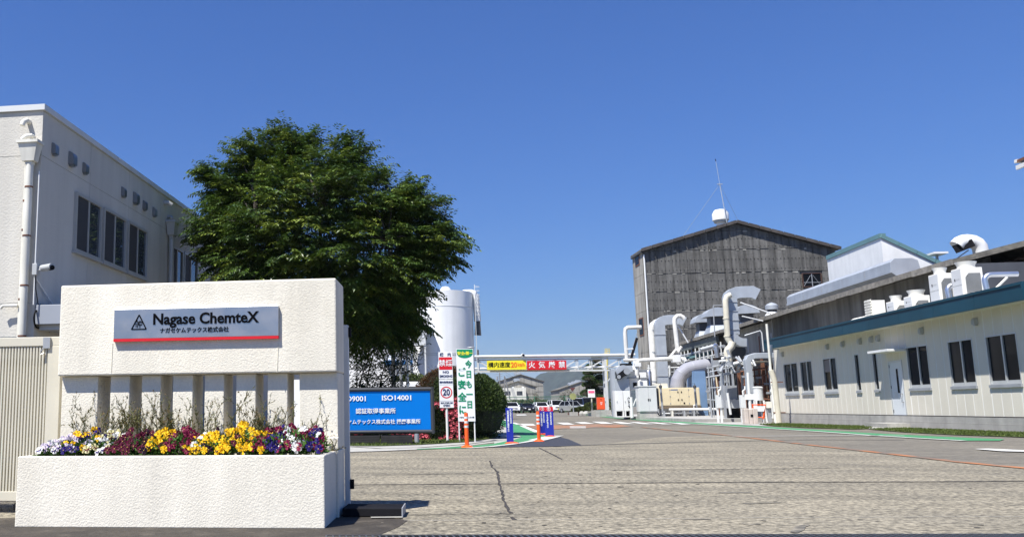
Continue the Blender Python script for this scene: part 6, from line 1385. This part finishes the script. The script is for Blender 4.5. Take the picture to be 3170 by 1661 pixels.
# plinth under the yard equipment
a, b = G(1893, 1296), G(2080, 1308); mb = MB(); mb.prism([V((G(1890, 1293).x, 59.5, 0)), V((G(2085, 1303).x + .2, 45.5, 0)), V((17.5, 46, 0)), V((17.5, 76, 0)), V((11.3, 76, 0))], (0, 0, .16)); structure('yard_slab', mb, CONC)
# fan with belt guard
t, k, E = eq('exhaust_fan', 'galvanised exhaust fan with oval belt guard left of the white filter housing', 'fan', 1928, 58)
MB().box(E(1906, 0).x, E(1949, 0).x, 0, 1.1, .16, E(0, 1171).z).build('duct_box', GALV, t, bevel=.01)
c = E(1930, 1150); MB().tube([(c.x, -.05, c.z), (c.x, .75, c.z)], 20 * k, n=26).build('scroll_housing', GALV, t, smooth=True)
MB().box(E(1929, 0).x, E(1962, 0).x, .0, .7, c.z, E(0, 1131).z).build('outlet_box', GALV, t)
p, q = E(1913, 1166), E(1938, 1149); d = (q - p).normalized(); n_ = V((-d.z, 0, d.x)); r_ = 9 * k; ov = []
for i in range(9): a_ = pi / 2 + pi * i / 8; ov.append(p + d * cos(a_) * r_ * .8 + n_ * sin(a_) * r_ * .8)
for i in range(9): a_ = -pi / 2 + pi * i / 8; ov.append(q + d * cos(a_) * r_ + n_ * sin(a_) * r_)
MB().prism([V((v_.x, -.30, v_.z)) for v_ in ov], (0, .22, 0)).build('belt_guard', BLACK, t)
for v_, rr in ((p, .12), (q, .2)): MB().tube([(v_.x, -.31, v_.z), (v_.x, -.34, v_.z)], rr, n=16).build('pulley', GALVD, t)
MB().box(E(1927, 0).x, E(1962, 0).x, .1, .6, E(0, 1130).z, E(0, 1124).z).build('motor_base', BLACK, t)
MB().box(E(1896, 0).x, E(1908, 0).x, .2, .9, .16, E(0, 1140).z).build('side_duct', GALV, t, bevel=.02)
# white filter housing
t, k, E = eq('filter_housing', 'white filter housing with flanged middle and small grille', 'filter housing', 1976, 58.5)
MB().box(E(1948, 0).x, E(2003, 0).x, 0, 1.3, E(0, 1168).z, E(0, 1146).z).build('upper_case', WHITE, t, bevel=.02); MB().box(E(1949, 0).x, E(2005, 0).x, .02, 1.28, E(0, 1205).z, E(0, 1169.5).z).build('lower_case', WHITE, t, bevel=.02)
for y in (1168.6, 1145): MB().box(E(1945, 0).x, E(2008, 0).x, -.05, 1.35, E(0, y).z - .02, E(0, y).z + .03).build('flange', GALVD, t)
MB().box(E(1960, 0).x, E(1971, 0).x, -.02, .019, E(0, 1197).z, E(0, 1183).z).build('grille', BLACK, t); MB().tube([(E(1980, 0).x, -.04, E(0, 1157).z), (E(1980, 0).x, -.04, E(0, 1172).z)], .03, n=6).build('handle', BLACK, t)
MB().lathe([(.28, 0), (.28, .18), (.14, .3), (.14, .62)], c=(E(1976, 0).x, .6, E(0, 1144).z), n=18).build('neck', WHITE, t, smooth=True)
for sx in (1951, 2000):
    for sy in (.1, 1.2): MB().box(E(sx, 0).x - .05, E(sx, 0).x + .05, sy - .05, sy + .05, .16, E(0, 1206).z).build('leg', WHITE, t)
MB().prism([E(1972, 1194) + V((0, -.3, 0)), E(1988, 1194) + V((0, -.3, 0)), E(1988, 1183) + V((0, -.3, 0)), E(1980, 1174) + V((0, -.3, 0)), E(1972, 1183) + V((0, -.3, 0))], (0, .25, 0)).build('relief_hood', WHITE, t)
t, k, E = eq('silver_drum', 'upright silver drum vessel between the filter housing and the white pipes', 'vessel', 2015, 59.5)
MB().lathe([(8 * k, E(0, 1215).z), (8 * k, E(0, 1150).z), (5 * k, E(0, 1145).z)], n=20).build('shell', SILVER, t, smooth=True)
for s in (-.1, .1): MB().box(s - .03, s + .03, -.03, .03, .16, E(0, 1215).z).build('leg', GALVD, t)
# white double cabinet
t, k, E = eq('white_cabinet', 'cream white double cabinet on a white base frame left of the grey cabinet', 'cabinet', 1926, 56.3)
zb, zt = E(0, 1271).z, E(0, 1209).z
MB().box(E(1901, 0).x, E(1926.5, 0).x, 0, .8, zb, zt).build('cabinet_half', OFFWH if False else WHITE, t, bevel=.01); MB().box(E(1927.5, 0).x, E(1949, 0).x, 0, .8, zb, zt).build('cabinet_half', WHITE, t, bevel=.01)
mb = MB()
for x in (1902, 1925, 1931, 1947): mb.box(E(x, 0).x - .04, E(x, 0).x + .04, 0, .7, .16, zb - .001)
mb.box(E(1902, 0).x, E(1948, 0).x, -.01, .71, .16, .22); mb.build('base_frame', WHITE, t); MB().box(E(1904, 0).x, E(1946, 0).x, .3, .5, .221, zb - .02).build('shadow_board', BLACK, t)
for x in (1906, 1931): MB().box(E(x, 0).x, E(x, 0).x + .05, -.02, -.001, (zb + zt) / 2 - .1, (zb + zt) / 2).build('handle', GREY, t)
# grey cabinet
t, k, E = eq('grey_cabinet', 'grey two-door electrical cabinet left of the beige generator', 'cabinet', 2005, 54.5)
zb, zt = E(0, 1274).z, E(0, 1193).z
MB().box(E(1975, 0).x, E(2031, 0).x, 0, .9, zb, zt - .05).build('body', LGREY, t, bevel=.01); MB().box(E(1973, 0).x, E(2033, 0).x, -.05, .95, zt - .049, zt).build('cap', LGREY, t)
CABG = mat('cabinet_grey', (.56, .57, .56), rough=.5, var=.03)
for x0, x1 in ((1976.5, 2005), (2006, 2030)): MB().box(E(x0, 0).x, E(x1, 0).x, -.02, -.001, zb + .05, zt - .09).build('door', CABG, t)
for x in (2004, 2009): MB().box(E(x, 0).x - .025, E(x, 0).x + .025, -.04, -.021, E(0, 1240).z, E(0, 1233).z).build('handle', BLACK, t)
MB().box(E(1976, 0).x, E(2030, 0).x, .05, .85, .0, zb - .001).build('base', CONC, t)
# beige generator
t, k, E = eq('generator', 'beige sound-proof generator enclosure on a low skid', 'generator', 2103, 60)
zb, zt = E(0, 1256).z, E(0, 1199).z; xa, xb = E(2038, 0).x, E(2164, 0).x
MB().box(xa, xb, 0, 1.6, zb, zt).build('enclosure', BEIGE, t, bevel=.012); MB().box(xa - .02, xb + .02, -.02, 1.6, zb - .16, zb - .001).build('skid', mat('skid_brown', (.16, .12, .08), rough=.7), t); MB().box(xa - .15, xa - .001, .05, 1.5, zb + .03, zt - .03).build('radiator_grille', DARK, t)
xs_ = [E(x, 0).x for x in (2040, 2072, 2102, 2130, 2162)]
for i in range(4): MB().box(xs_[i] + .01, xs_[i + 1] - .01, -.022, -.001, zb + .06, zt - .05).build('door', BEIGE, t)
for i in (1, 2): 
    for zz in (.3, .72): MB().box(xs_[2] + (-.14 if i == 1 else .08), xs_[2] + (-.08 if i == 1 else .14), -.04, -.023, zb + (zt - zb) * zz, zb + (zt - zb) * zz + .10).build('handle', BLACK, t)
for x in (2072, 2130):
    for zz in (.12, .5, .86): MB().box(E(x, 0).x - .03, E(x, 0).x + .03, -.035, -.023, zb + (zt - zb) * zz, zb + (zt - zb) * zz + .07).build('hinge', GALVD, t)
MB().box(E(2075, 0).x, E(2097, 0).x, -.027, -.023, zt - .16, zt - .10).build('name_strip', mat('strip_blue', (.1, .15, .3), rough=.5), t); MB().box(E(2112, 0).x, E(2117, 0).x, -.027, -.023, zb + .12, zb + .24).build('label_plate', BLACK, t)
mb = MB(); x = xa + .1
while x < xb: mb.box(x - .06, x + .06, .1, .25, .16, zb - .161); x += .55
mb.build('foot', CONC, t); MB().box(E(2028, 0).x, E(2070, 0).x, .3, 1.2, zt + .001, zt + .30).build('intake_box', OFFWH, t)
for px, lab in ((2049, 'slim grey vent post in front of the left end of the generator'), (2155, 'slim grey vent post in front of the right end of the generator')):
    t, k, E = eq('vent_post', lab, 'post', px, 58.6, group='vent posts before the generator'); MB().tube([(.05, 0, 0), (0, 0, E(0, 1200).z)], .065, n=10).build('post', GALVD, t, smooth=True); MB().lathe([(.10, 0), (.10, .14), (.03, .2)], c=(0, 0, E(0, 1200).z), n=10).build('cap', DARK, t); MB().tube([(.02, 0, E(0, 1196).z), (.02, 0, E(0, 1186).z), (-.12, 0, E(0, 1186).z)], .015, n=5).build('wire', DARK, t)
# pipe run along the ground
t, k, E = eq('ground_pipe_run', 'long white pipe run close to the ground in front of the generator', 'pipe', 2140, 58.2)
z = E(0, 1266).z; MB().tube([(E(2066, 0).x, 0, z), (E(2217, 0).x, .0, z)], .075, n=12).build('pipe', WHITE, t, smooth=True); z2 = E(0, 1278).z; MB().tube([(E(2046, 0).x, .2, z2), (E(2160, 0).x, .2, z2)], .04, n=10).build('pipe', LGREY, t)
for x in (2050, 2075, 2112, 2142, 2195): MB().box(E(x, 0).x - .05, E(x, 0).x + .05, -.1, .3, .0, z - .08).build('support', OFFWH if x % 2 else GALVD, t)
MB().tube([(E(2193, 0).x, 0, z - .14), (E(2193, 0).x, 0, z + .16)], .12, n=12).build('valve', GALV, t); MB().tube([(E(2143, 0).x, 0, z), (E(2143, 0).x, 0, E(0, 1254).z), (E(2148, 0).x, 0, E(0, 1252).z)], .03, n=8).build('drain_spout', WHITE, t)
mb = MB()
for i in range(60): x = rnd.uniform(E(2046, 0).x, E(2165, 0).x); p = V((x, rnd.uniform(.1, .9), .0)); mb.tube([p, p + V((rnd.uniform(-.3, .3), .1, rnd.uniform(.1, .55))), p + V((rnd.uniform(-.6, .6), .2, rnd.uniform(.0, .3)))], .03, n=5)
mb.build('small_piping', DARK, t, kind='stuff')
# big round elbow duct
t, k, E = eq('elbow_duct', 'large segmented grey elbow duct bending over the beige generator', 'duct', 2140, 62)
c = E(2150, 1185); mid = [E(2097, 1270), E(2097, 1196), E(2100, 1176), E(2110, 1157), E(2126, 1144), E(2145, 1138), E(2168, 1134), E(2200, 1131)]
EDM = mat('duct_lilac_grey', (.27, .275, .315), rough=.7, metal=.1, var=.05)
MB().tube(mid, 20.5 * k, n=24, up=(0, 1, 0)).build('duct_bend', EDM, t)
for i in (1, 3, 5): MB().tube([mid[i] - (mid[i + 1] - mid[i - 1]).normalized() * .02, mid[i] + (mid[i + 1] - mid[i - 1]).normalized() * .02], 20.9 * k, n=24, up=(0, 1, 0)).build('seam_band', GALVD, t)
# blue container
t, k, E = eq('blue_enclosure', 'tall blue steel enclosure under the end of the elbow duct', 'enclosure', 2165, 61.5)
MB().box(E(2146, 0).x, E(2186, 0).x, 0, 1.6, .05, E(0, 1148).z).build('body', BLUEB, t, bevel=.01); MB().box(E(2146, 0).x - .02, E(2146, 0).x + .05, -.02, -.001, .05, E(0, 1148).z).build('edge_post', BLUEB, t); MB().box(E(2150, 0).x, E(2182, 0).x, -.015, -.001, .3, E(0, 1210).z).build('door', BLUEB, t)
t, k, E = eq('blue_roof_strip', 'dark teal canopy roof above the elbow duct', 'canopy', 2160, 65); MB().hexa([(E(2125, 0).x, 0, E(0, 1112).z), (E(2196, 0).x, -1.6, E(0, 1098).z), (E(2196, 0).x, .2, E(0, 1096).z), (E(2125, 0).x, 1.6, E(0, 1110).z), (E(2125, 0).x, 0, E(0, 1106).z), (E(2196, 0).x, -1.6, E(0, 1090).z), (E(2196, 0).x, .2, E(0, 1088).z), (E(2125, 0).x, 1.6, E(0, 1104).z)]).build('roof', TEAL, t)
for x in (2128, 2194): MB().box(E(x, 0).x - .05, E(x, 0).x + .05, 0, .1, 0, E(0, 1112).z).build('post', GALVD, t)
t, k, E = eq('dark_column_pair', 'two grey steel columns between the elbow duct and the blue enclosure', 'columns', 2135, 66)
for x in (2128, 2136): MB().box(E(x, 0).x - .06, E(x, 0).x + .06, 0, .12, 0, E(0, 1160).z).build('column', GALVD, t)
# square gooseneck duct beside the white pipe
def goose(name, lab, Y, px0, px1, pyb, pyt, tipx, tipy, m, extra=None):
    t, k, E = eq(name, lab, 'duct', (px0 + px1) / 2, Y); w_ = (px1 - px0) * k; x0 = E((px0 + px1) / 2, 0).x; zt = E(0, pyt).z; tip = E(tipx, tipy); R_ = w_ * .9
    zc_ = zt - w_ / 2 - R_ * .55
    path = [(x0 + (E(0, pyb).z - zc_) * 0, 0, E(0, pyb).z)] + [(x0, 0, zc_)] + [(x0 + R_ * (1 - cos(a)), 0, zc_ + R_ * .55 * sin(a)) for a in [pi / 8 * i for i in range(1, 5)]] + [(tip.x - w_ * .55, 0, zt - w_ / 2), (tip.x - w_ * .1, 0, zt - w_ * .75)]
    MB().tube(path, .1, sq=(w_ * .9, w_), up=(0, 1, 0) if False else (-1, 0, 0)).build('duct', m, t, bevel=.01)
    n = 4
    for i in range(n): z = E(0, pyb).z + (zc_ - E(0, pyb).z) * (i + .5) / n; MB().box(x0 - w_ * .54, x0 + w_ * .54, -w_ * .5, w_ * .5, z, z + .05).build('flange', GALVD, t)
    return t, k, E, x0, w_
t, k, E, x0, w_ = goose('gooseneck_duct', 'tall galvanised square gooseneck duct beside the white gooseneck pipe', 64, 2039, 2067, 1262, 976, 2120, 1000, GALV)
t, k, E, x0, w_ = goose('gooseneck_duct', 'tallest galvanised gooseneck duct rising from the shed beside a cream pipe', 50, 2262, 2296, 1036, 888, 2345, 905, GALV)
MB().tube([(x0, 0, E(0, 1036).z), (x0 + w_ * .1, 0, E(0, 1050).z), (x0 + w_ * .6, .0, E(0, 1060).z), (E(2318, 0).x, 0, E(0, 1061).z)], .1, sq=(w_ * .9, w_ * .7), up=(-1, 0, 0)).build('lower_bend', GALV, t, bevel=.01)
def pipe(name, lab, Y, px0, pts, rpx, m, n=14, dy=None, cat='pipe', seg=()):
    t, k, E = eq(name, lab, cat, px0, Y); P_ = [E(x, y) + V((0, (dy[i] if dy else 0), 0)) for i, (x, y) in enumerate(pts)]
    MB().tube(P_, rpx * k, n=n).build('pipe', m, t, smooth=True)
    for (x, y) in seg: c = E(x, y); MB().tube([c - V((0, 0, .04)), c + V((0, 0, .04))], rpx * k * 1.12, n=n).build('pipe_collar', GALVD if m is not CREAM else CREAM, t)
    return t, k, E
WP2 = mat('white_pipe', (.66, .645, .60), rough=.55, var=.12, vs=3, streak=.24, ss=6)
pipe('white_pipe', 'thick white pipe curving into the gooseneck duct from the left', 64.6, 2026, [(2028, 1262), (2022, 1100), (2018, 1020), (2020, 1006), (2030, 998), (2045, 994)], 9.5, WP2, seg=((2022, 1022), (2024, 1090), (2026, 1180)))
pipe('white_gooseneck_pipe', 'white gooseneck pipe with its mouth facing right', 62.6, 2090, [(2100, 1110), (2094, 1050), (2088, 995), (2089, 985), (2096, 978), (2106, 977), (2114, 981), (2118, 987)], 6.5, WP2)
pipe('white_stay', 'white diagonal stay tube from the gooseneck duct down to the shed roof', 63, 2115, [(2098, 1006), (2130, 1060)], 2.2, WHITE, n=8)
pipe('white_branch', 'short slanting white branch pipe below the white gooseneck', 62.4, 2108, [(2074, 1106), (2092, 1082), (2100, 1090), (2110, 1072)], 5, WP2)
t, k, E = pipe('white_header_pipe', 'horizontal white header pipe across the white filter housing', 57.5, 2030, [(1972, 1160), (1972, 1124), (1978, 1115), (1990, 1114), (2086, 1109)], 6, WP2)
MB().box(E(2086, 0).x, E(2110, 0).x, -.3, .3, E(0, 1122).z, E(0, 1100).z).build('valve_box', WHITE, t, bevel=.02); MB().tube([E(2108, 1112), E(2118, 1112), E(2121, 1118)], .16, n=12).build('outlet', WHITE, t, smooth=True)
MB().box(E(1968, 0).x, E(1987, 0).x, -.2, .2, E(0, 1133).z, E(0, 1122).z).build('actuator', WHITE, t, bevel=.01)
pipe('white_riser_pipe', 'white riser pipe turning right into the left wall of the warehouse', 76, 1940, [(1941, 1120), (1935, 1030), (1936, 1018), (1944, 1013), (1985, 1012)], 6, WP2)
pipe('white_branch', 'horizontal white branch pipe left of the fan above the gantry', 75.5, 1950, [(1930, 1114), (1975, 1113)], 4.5, WP2)
pipe('white_branch', 'thin white pipe below the riser at the warehouse corner', 75.2, 1950, [(1940, 1080), (1960, 1079)], 2, WHITE, n=8)
t, k, E = pipe('cream_pipe', 'thick cream pipe strapped to the tallest gooseneck duct', 49.5, 2250, [(2262, 1062), (2252, 1045), (2247, 950), (2246, 930), (2250, 918), (2262, 912)], 8.5, CREAM, seg=((2248, 985), (2251, 1040)))
pipe('cream_elbow', 'cream offset elbow pipe with a dark lower end below the tall duct', 48.5, 2255, [(2268, 1058), (2264, 1072), (2254, 1082), (2252, 1092), (2256, 1118)], 11, CREAM); pipe('pipe_mouth', 'dark grey round mouth hanging under the cream elbow', 48.5, 2258, [(2257, 1118.5), (2259, 1133)], 10.5, GALVD, cat='pipe end')
pipe('white_stay', 'upper white stay tube between tall duct and round ventilator', 49, 2340, [(2292, 936), (2387, 970)], 2.2, WHITE, n=8); pipe('white_stay', 'lower white stay tube under the upper one', 49, 2330, [(2297, 978), (2362, 993)], 1.8, WHITE, n=8)
pipe('thin_frame', 'thin grey tube frame beside the cream pipe on the shed roof', 52, 2215, [(2213, 1042), (2208, 948), (2210, 945), (2240, 944)], 1.6, GALVD, n=6)
pipe('grey_pipe', 'bent thin grey pipe on the pale shed wall', 47.5, 2340, [(2305, 1038), (2353, 1023), (2358, 1030), (2364, 1088)], 1.8, LGREY, n=8)
pipe('silver_pipe', 'shiny silver vertical pipe with elbow under the shed eave', 53, 2218, [(2222, 1106), (2218, 1080), (2217, 1070), (2210, 1068)], 7, SILVER); pipe('dark_pipe', 'dark horizontal pipe left of the silver elbow under the eave', 54, 2190, [(2168, 1082), (2212, 1070)], 6, GALVD)
t, k, E = eq('junction_box', 'square grey box hanging below the silver pipe', 'box', 2223, 52.5, z=0); MB().box(E(2213, 0).x, E(2233, 0).x, 0, .35, E(0, 1134).z, E(0, 1114).z).build('box', GALVD, t, bevel=.01)
pipe('grey_pipe', 'thin grey downpipe right of the blue enclosure', 55, 2206, [(2215, 1222), (2203, 1100)], 3.2, GALV, n=10); pipe('dark_pipe', 'dark elbow pipe descending below the grey box', 52.3, 2230, [(2240, 1185), (2236, 1160), (2226, 1146), (2223, 1136)], 7, GALVD); pipe('silver_pipe', 'short silver pipe standing right of the grey downpipe', 51.5, 2232, [(2234, 1225), (2231, 1178)], 5, SILVER)
pipe('cream_rod', 'thin yellowish rod right of the grey downpipe', 54, 2216, [(2224, 1222), (2216, 1160)], 1.8, BEIGE, n=6)
t, k, E = eq('suction_duct', 'shiny grey duct arching from the shed with a long vertical leg', 'duct', 2345, 45.5)
MB().tube([E(2322, 1218), E(2318, 1160), E(2312, 1116), E(2318, 1106), E(2335, 1101), E(2395, 1100)], .1, sq=(.42, 16 * k), up=(-1, 0, 0)).build('duct', GALV, t, bevel=.02)
MB().prism([E(2310, 1130), E(2316, 1130), E(2340, 1215), E(2318, 1215)], (0, .4, 0)).build('hopper', GALVD, t)
pipe('white_post', 'white slanted post in the middle of the dark bays', 45.5, 2255, [(2262, 1282), (2252, 1215)], 3.5, WHITE, n=8)
for px, lab in ((2222, 'grey wall box left of the dark tank'), (2297, 'grey wall box right of the dark tank with bent conduit')):
    t, k, E = eq('control_box', lab, 'control box', px, 44.5, group='control boxes on the shed'); MB().box(E(px - 8, 0).x, E(px + 8, 0).x, 0, .25, E(0, 1262).z, E(0, 1222).z).build('box', LGREY, t, bevel=.01); MB().tube([E(px + 4, 1222), E(px + 2, 1210), E(px + 9, 1204), E(px + 9, 1194)], .035, n=8).build('conduit', WHITE, t)
    for s in (-5, 6): MB().box(E(px + s, 0).x - .04, E(px + s, 0).x + .04, .05, .15, 0, E(0, 1262).z).build('leg', WHITE, t)
t, k, E = eq('dark_tank', 'dark grey square tank standing in the open bay', 'tank', 2265, 47.5); MB().box(E(2250, 0).x, E(2290, 0).x, 0, 1.3, E(0, 1262).z, E(0, 1236).z).build('lower_case', GREY, t); MB().box(E(2252, 0).x, E(2282, 0).x, .1, 1.2, E(0, 1235).z, E(0, 1192).z).build('upper_case', GALVD, t); MB().box(E(2254, 0).x, E(2288, 0).x, .2, 1.1, 0, E(0, 1263).z).build('base', BLACK, t)
t, k, E = eq('steel_platform', 'grey steel beam platform above the dark tank', 'platform', 2270, 47); MB().bar(E(2236, 1158), E(2305, 1146), .5, .10).build('beam', GALVD, t)
for x in (2240, 2300): MB().box(E(x, 0).x - .05, E(x, 0).x + .05, 0, .1, 0, E(0, 1160).z).build('post', GALVD, t)
t, k, E = eq('fan_motor', 'dark fan casing behind the cream elbow', 'fan', 2285, 50.5); MB().tube([E(2285, 1085), E(2285, 1085) + V((0, .8, 0))], 22 * k, n=20).build('casing', DARK, t, smooth=True); MB().box(E(2270, 0).x, E(2330, 0).x, .1, .7, E(0, 1098).z, E(0, 1090).z).build('frame', GALVD, t)
for x in (2274, 2326): MB().box(E(x, 0).x - .05, E(x, 0).x + .05, .2, .3, 0, E(0, 1098).z).build('leg', GALVD, t)
t, k, E = eq('valve_cluster', 'cluster of small white and grey valves under the eave', 'valves', 2300, 46.5)
mb = MB(); mb2 = MB()
for i in range(26):
    c = E(rnd.uniform(2235, 2330), rnd.uniform(1100, 1142)); (mb if i % 2 else mb2).tube([c, c + rdir() * rnd.uniform(.15, .5)], rnd.uniform(.03, .08), n=7)
for x in (2240, 2325): mb2.box(E(x, 0).x - .03, E(x, 0).x + .03, 0, .06, 0, E(0, 1120).z)
mb.build('valve', WHITE, t, kind='stuff'); mb2.build('small_pipe', GALVD, t, kind='stuff')
def rack(name, lab, Y, px, rows, cols, m1, m2, brk):
    t, k, E = eq(name, lab, 'pipe rack', px, Y)
    for (xa, ya, xb, yb, r) in rows: MB().tube([E(xa, ya), E(xb, yb)], r, n=8).build('rack_pipe', m1 if r > .04 else m2, t, smooth=True)
    for (x, y0, y1, r) in cols: MB().tube([E(x, y0), E(x - .06 * (y1 - y0), y1)] if False else [E(x, y0), V((E(x, y0).x, 0, E(x, y1).z if y1 else 0))], r, n=8).build('rack_pipe', m2 if r < .05 else m1, t, smooth=True)
    for (x, y) in brk: c = E(x, y); MB().box(c.x - .11, c.x + .11, -.06, .06, c.z - .05, c.z + .05).build('flange', GALVD, t)
rack('pipe_rack', 'rack of thin pipes in front of the dark bays right of the blue enclosure', 51, 2215, [(2188, 1140, 2262, 1122, .045), (2190, 1152, 2262, 1136, .03), (2186, 1168, 2258, 1156, .05), (2192, 1200, 2262, 1196, .03), (2190, 1236, 2260, 1240, .035)],
     [(2192, 1132, 0, .05), (2200, 1142, 1290, .025), (2228, 1130, 1240, .04), (2246, 1124, 0, .055), (2254, 1136, 1262, .022)], GALVD, GALV, [(2200, 1137), (2230, 1130), (2246, 1180), (2192, 1210), (2228, 1205)])
rack('pipe_rack', 'rack of pipes between the dark tank and the suction duct', 46, 2320, [(2292, 1150, 2382, 1136, .04), (2296, 1166, 2380, 1158, .026), (2300, 1190, 2384, 1187, .03), (2330, 1232, 2384, 1236, .04)],
     [(2302, 1146, 0, .035), (2334, 1142, 1262, .022), (2349, 1140, 0, .045), (2372, 1138, 1230, .025), (2380, 1136, 0, .05)], LGREY, RUST, [(2304, 1165), (2349, 1168), (2372, 1187), (2380, 1215)])
rack('pipe_rack', 'rack of grey pipes behind the generator and the white pipes', 66.5, 2050, [(2004, 1140, 2110, 1136, .05), (2004, 1152, 2108, 1150, .035), (2010, 1170, 2090, 1169, .05), (2002, 1190, 2086, 1190, .035)],
     [(2008, 1128, 0, .06), (2030, 1136, 0, .045), (2072, 1130, 0, .07), (2088, 1134, 0, .04)], LGREY, GALVD, [(2030, 1152), (2050, 1139), (2072, 1170), (2060, 1190)])
# white tank on legs, sign board, concrete foot, barricade
t, k, E = eq('leg_tank', 'small white cylindrical tank on four legs near the rain pipe', 'tank', 2357, 44)
MB().lathe([(13 * k, 0), (13 * k, E(0, 1200).z - E(0, 1238).z), (14.5 * k, E(0, 1199).z - E(0, 1238).z), (12 * k, E(0, 1195).z - E(0, 1238).z)], c=(0, .3, E(0, 1238).z), n=22).build('shell', LGREY, t, smooth=True)
for sx, sy in ((-10, .1), (10, .1), (-8, .5), (8, .5)): MB().tube([(sx * k, sy, E(0, 1238).z), (sx * 1.5 * k, sy, 0)], .045, n=8).build('leg', WHITE, t)
MB().bar((-13 * k, .1, E(0, 1270).z), (13 * k, .1, E(0, 1270).z), .05).build('leg_tie', WHITE, t); MB().box(16 * k, 30 * k, .0, .4, E(0, 1262).z, E(0, 1242).z).build('pump_box', OFFWH, t); MB().box(18 * k, 28 * k, .1, .3, 0, E(0, 1263).z).build('pump_foot', GALVD, t)
fb_ = G(2324, 1312); t = thing('blank_sign_post', 'white trapezoid board on a leaning white post set in a round-edged concrete foot', 'sign', (fb_.x, fb_.y, 0), 0); k = fb_.y / 2750
E = lambda x, y: PY(x, y, fb_.y) - V(t.location)
MB().tube([E(2324, 1285), E(2318, 1200), E(2315, 1152)], .058, n=10).build('post', WHITE, t, smooth=True); MB().prism([E(2305, 1236) + V((0, -.07, 0)), E(2346, 1236) + V((0, -.07, 0)), E(2341, 1218) + V((0, -.07, 0)), E(2306, 1219) + V((0, -.07, 0))], (0, .03, 0)).build('board', WSIGN, t)
mb = MB(); z = E(0, 1286).z; mb.box(-.27, -.10, -.2, .2, 0, z).box(-.099, .07, -.18, .2, 0, z - .02).box(.071, .27, -.2, .2, 0, z); mb.build('concrete_foot', mat('pinkish_concrete', (.50, .43, .38), rough=.9, var=.12, vs=4), t, bevel=.03); MB().box(-.03, .08, -.19, -.181, z * .45, z * .62).build('slot', BLACK, t)
t, k, E = eq('barricade', 'orange folding barricade with a white board near the white leg tank', 'barricade', 2352, 42)
for x0, x1 in ((2330, 2337), (2368, 2378)): MB().tube([E(x0 if x0 < 2350 else 2369, 1252), E(x1 if x0 < 2350 else 2362, 1296)], .025, n=7).tube([E(x0 if x0 < 2350 else 2369, 1252) + V((0, .02, 0)), E(x1 if x0 < 2350 else 2380, 1293) + V((0, .6, 0))], .025, n=7).build('leg', ORNG, t)
MB().tube([E(2326, 1252), E(2370, 1252)], .025, n=7).build('top_bar', ORNG, t); MB().tube([E(2336, 1290), E(2366, 1291)], .022, n=7).build('bottom_bar', ORNG, t)
MB().prism([E(2332, 1272) + V((0, -.05, 0)), E(2364, 1272) + V((0, -.05, 0)), E(2368, 1256) + V((0, -.05, 0)), E(2338, 1256) + V((0, -.05, 0))], (0, .02, 0)).build('board', WSIGN, t)
# white standpipe and bits left of the grey cabinet
t, k, E = eq('standpipe', 'white slanted standpipe with small taps left of the grey cabinet', 'standpipe', 1955, 55); MB().tube([E(1957, 1292), E(1954, 1250), E(1953, 1228)], .09, n=12).build('pipe', WHITE, t, smooth=True)
MB().tube([E(1949, 1262), E(1943, 1230)], .03, n=8).build('branch', GALVD, t); MB().bar(E(1960, 1255), E(1969, 1232), .05).build('brace', WHITE, t)
for y in (1232, 1244, 1258): c = E(1951, y); MB().tube([c, c + V((-.12, -.1, .05))], .03, n=7).build('tap', DARK, t)
t, k, E = eq('yellow_beacon', 'small yellow cage platform on top of the gantry column', 'platform', 1880, 86); mb = MB()
for x in (1873, 1877, 1882, 1887): mb.tube([E(x, 1100), E(x, 1078)], .03, n=6)
for y in (1079, 1086, 1093): mb.tube([E(1873, y), E(1887, y)], .025, n=6)
mb.tube([E(1880, 1100), E(1880, 1262)], .08, n=8); mb.build('cage', mat('beacon_yellow', (.6, .5, .15), rough=.5), t); MB().box(E(1872, 0).x, E(1889, 0).x, -.2, .2, E(0, 1098).z, E(0, 1093).z).build('deck', BEIGE, t)
# steel stair profile at the warehouse's left foot
t, k, E = eq('side_stair', 'dark slanting stair stringer at the left foot of the tall warehouse', 'stair', 1955, 79.5); MB().bar(E(1972, 1045), E(1949, 1125), .08, .22).build('stringer', BLACK, t); MB().tube([E(1972, 1030), E(1949, 1108)], .025, n=6).build('handrail', GALVD, t); MB().box(E(1947, 0).x, E(1951, 0).x, 0, .1, 0, E(0, 1125).z).build('post', GALVD, t)
for o in SC.objects:
    if o.type == 'EMPTY' and not o.children: print('EMPTY WITHOUT PARTS', o.name)
# ------------------------------------------------------------------ the summer air
hm = bpy.data.materials.new('air'); hm.use_nodes = True; N = hm.node_tree.nodes; N.clear(); out = N.new('ShaderNodeOutputMaterial'); pv_ = N.new('ShaderNodeVolumePrincipled')
pv_.inputs['Color'].default_value = (.80, .88, 1, 1); pv_.inputs['Density'].default_value = 0.00009; pv_.inputs['Anisotropy'].default_value = 0.0
hm.node_tree.links.new(pv_.outputs[0], out.inputs['Volume'])
MB().box(-7900, 7900, -90, 7600, -4.2, 300).build('haze', hm, kind='stuff')
# ------------------------------------------------------------------ lettering to meshes
bpy.context.view_layer.update(); dg = bpy.context.evaluated_depsgraph_get()
for o in [x for x in SC.objects if x.type == 'FONT']:
    me = bpy.data.meshes.new_from_object(o.evaluated_get(dg)); n = bpy.data.objects.new('lettering', me); COL.objects.link(n)
    n.parent = o.parent; n.location = o.location; n.rotation_euler = o.rotation_euler; n.scale = o.scale; bpy.data.objects.remove(o)
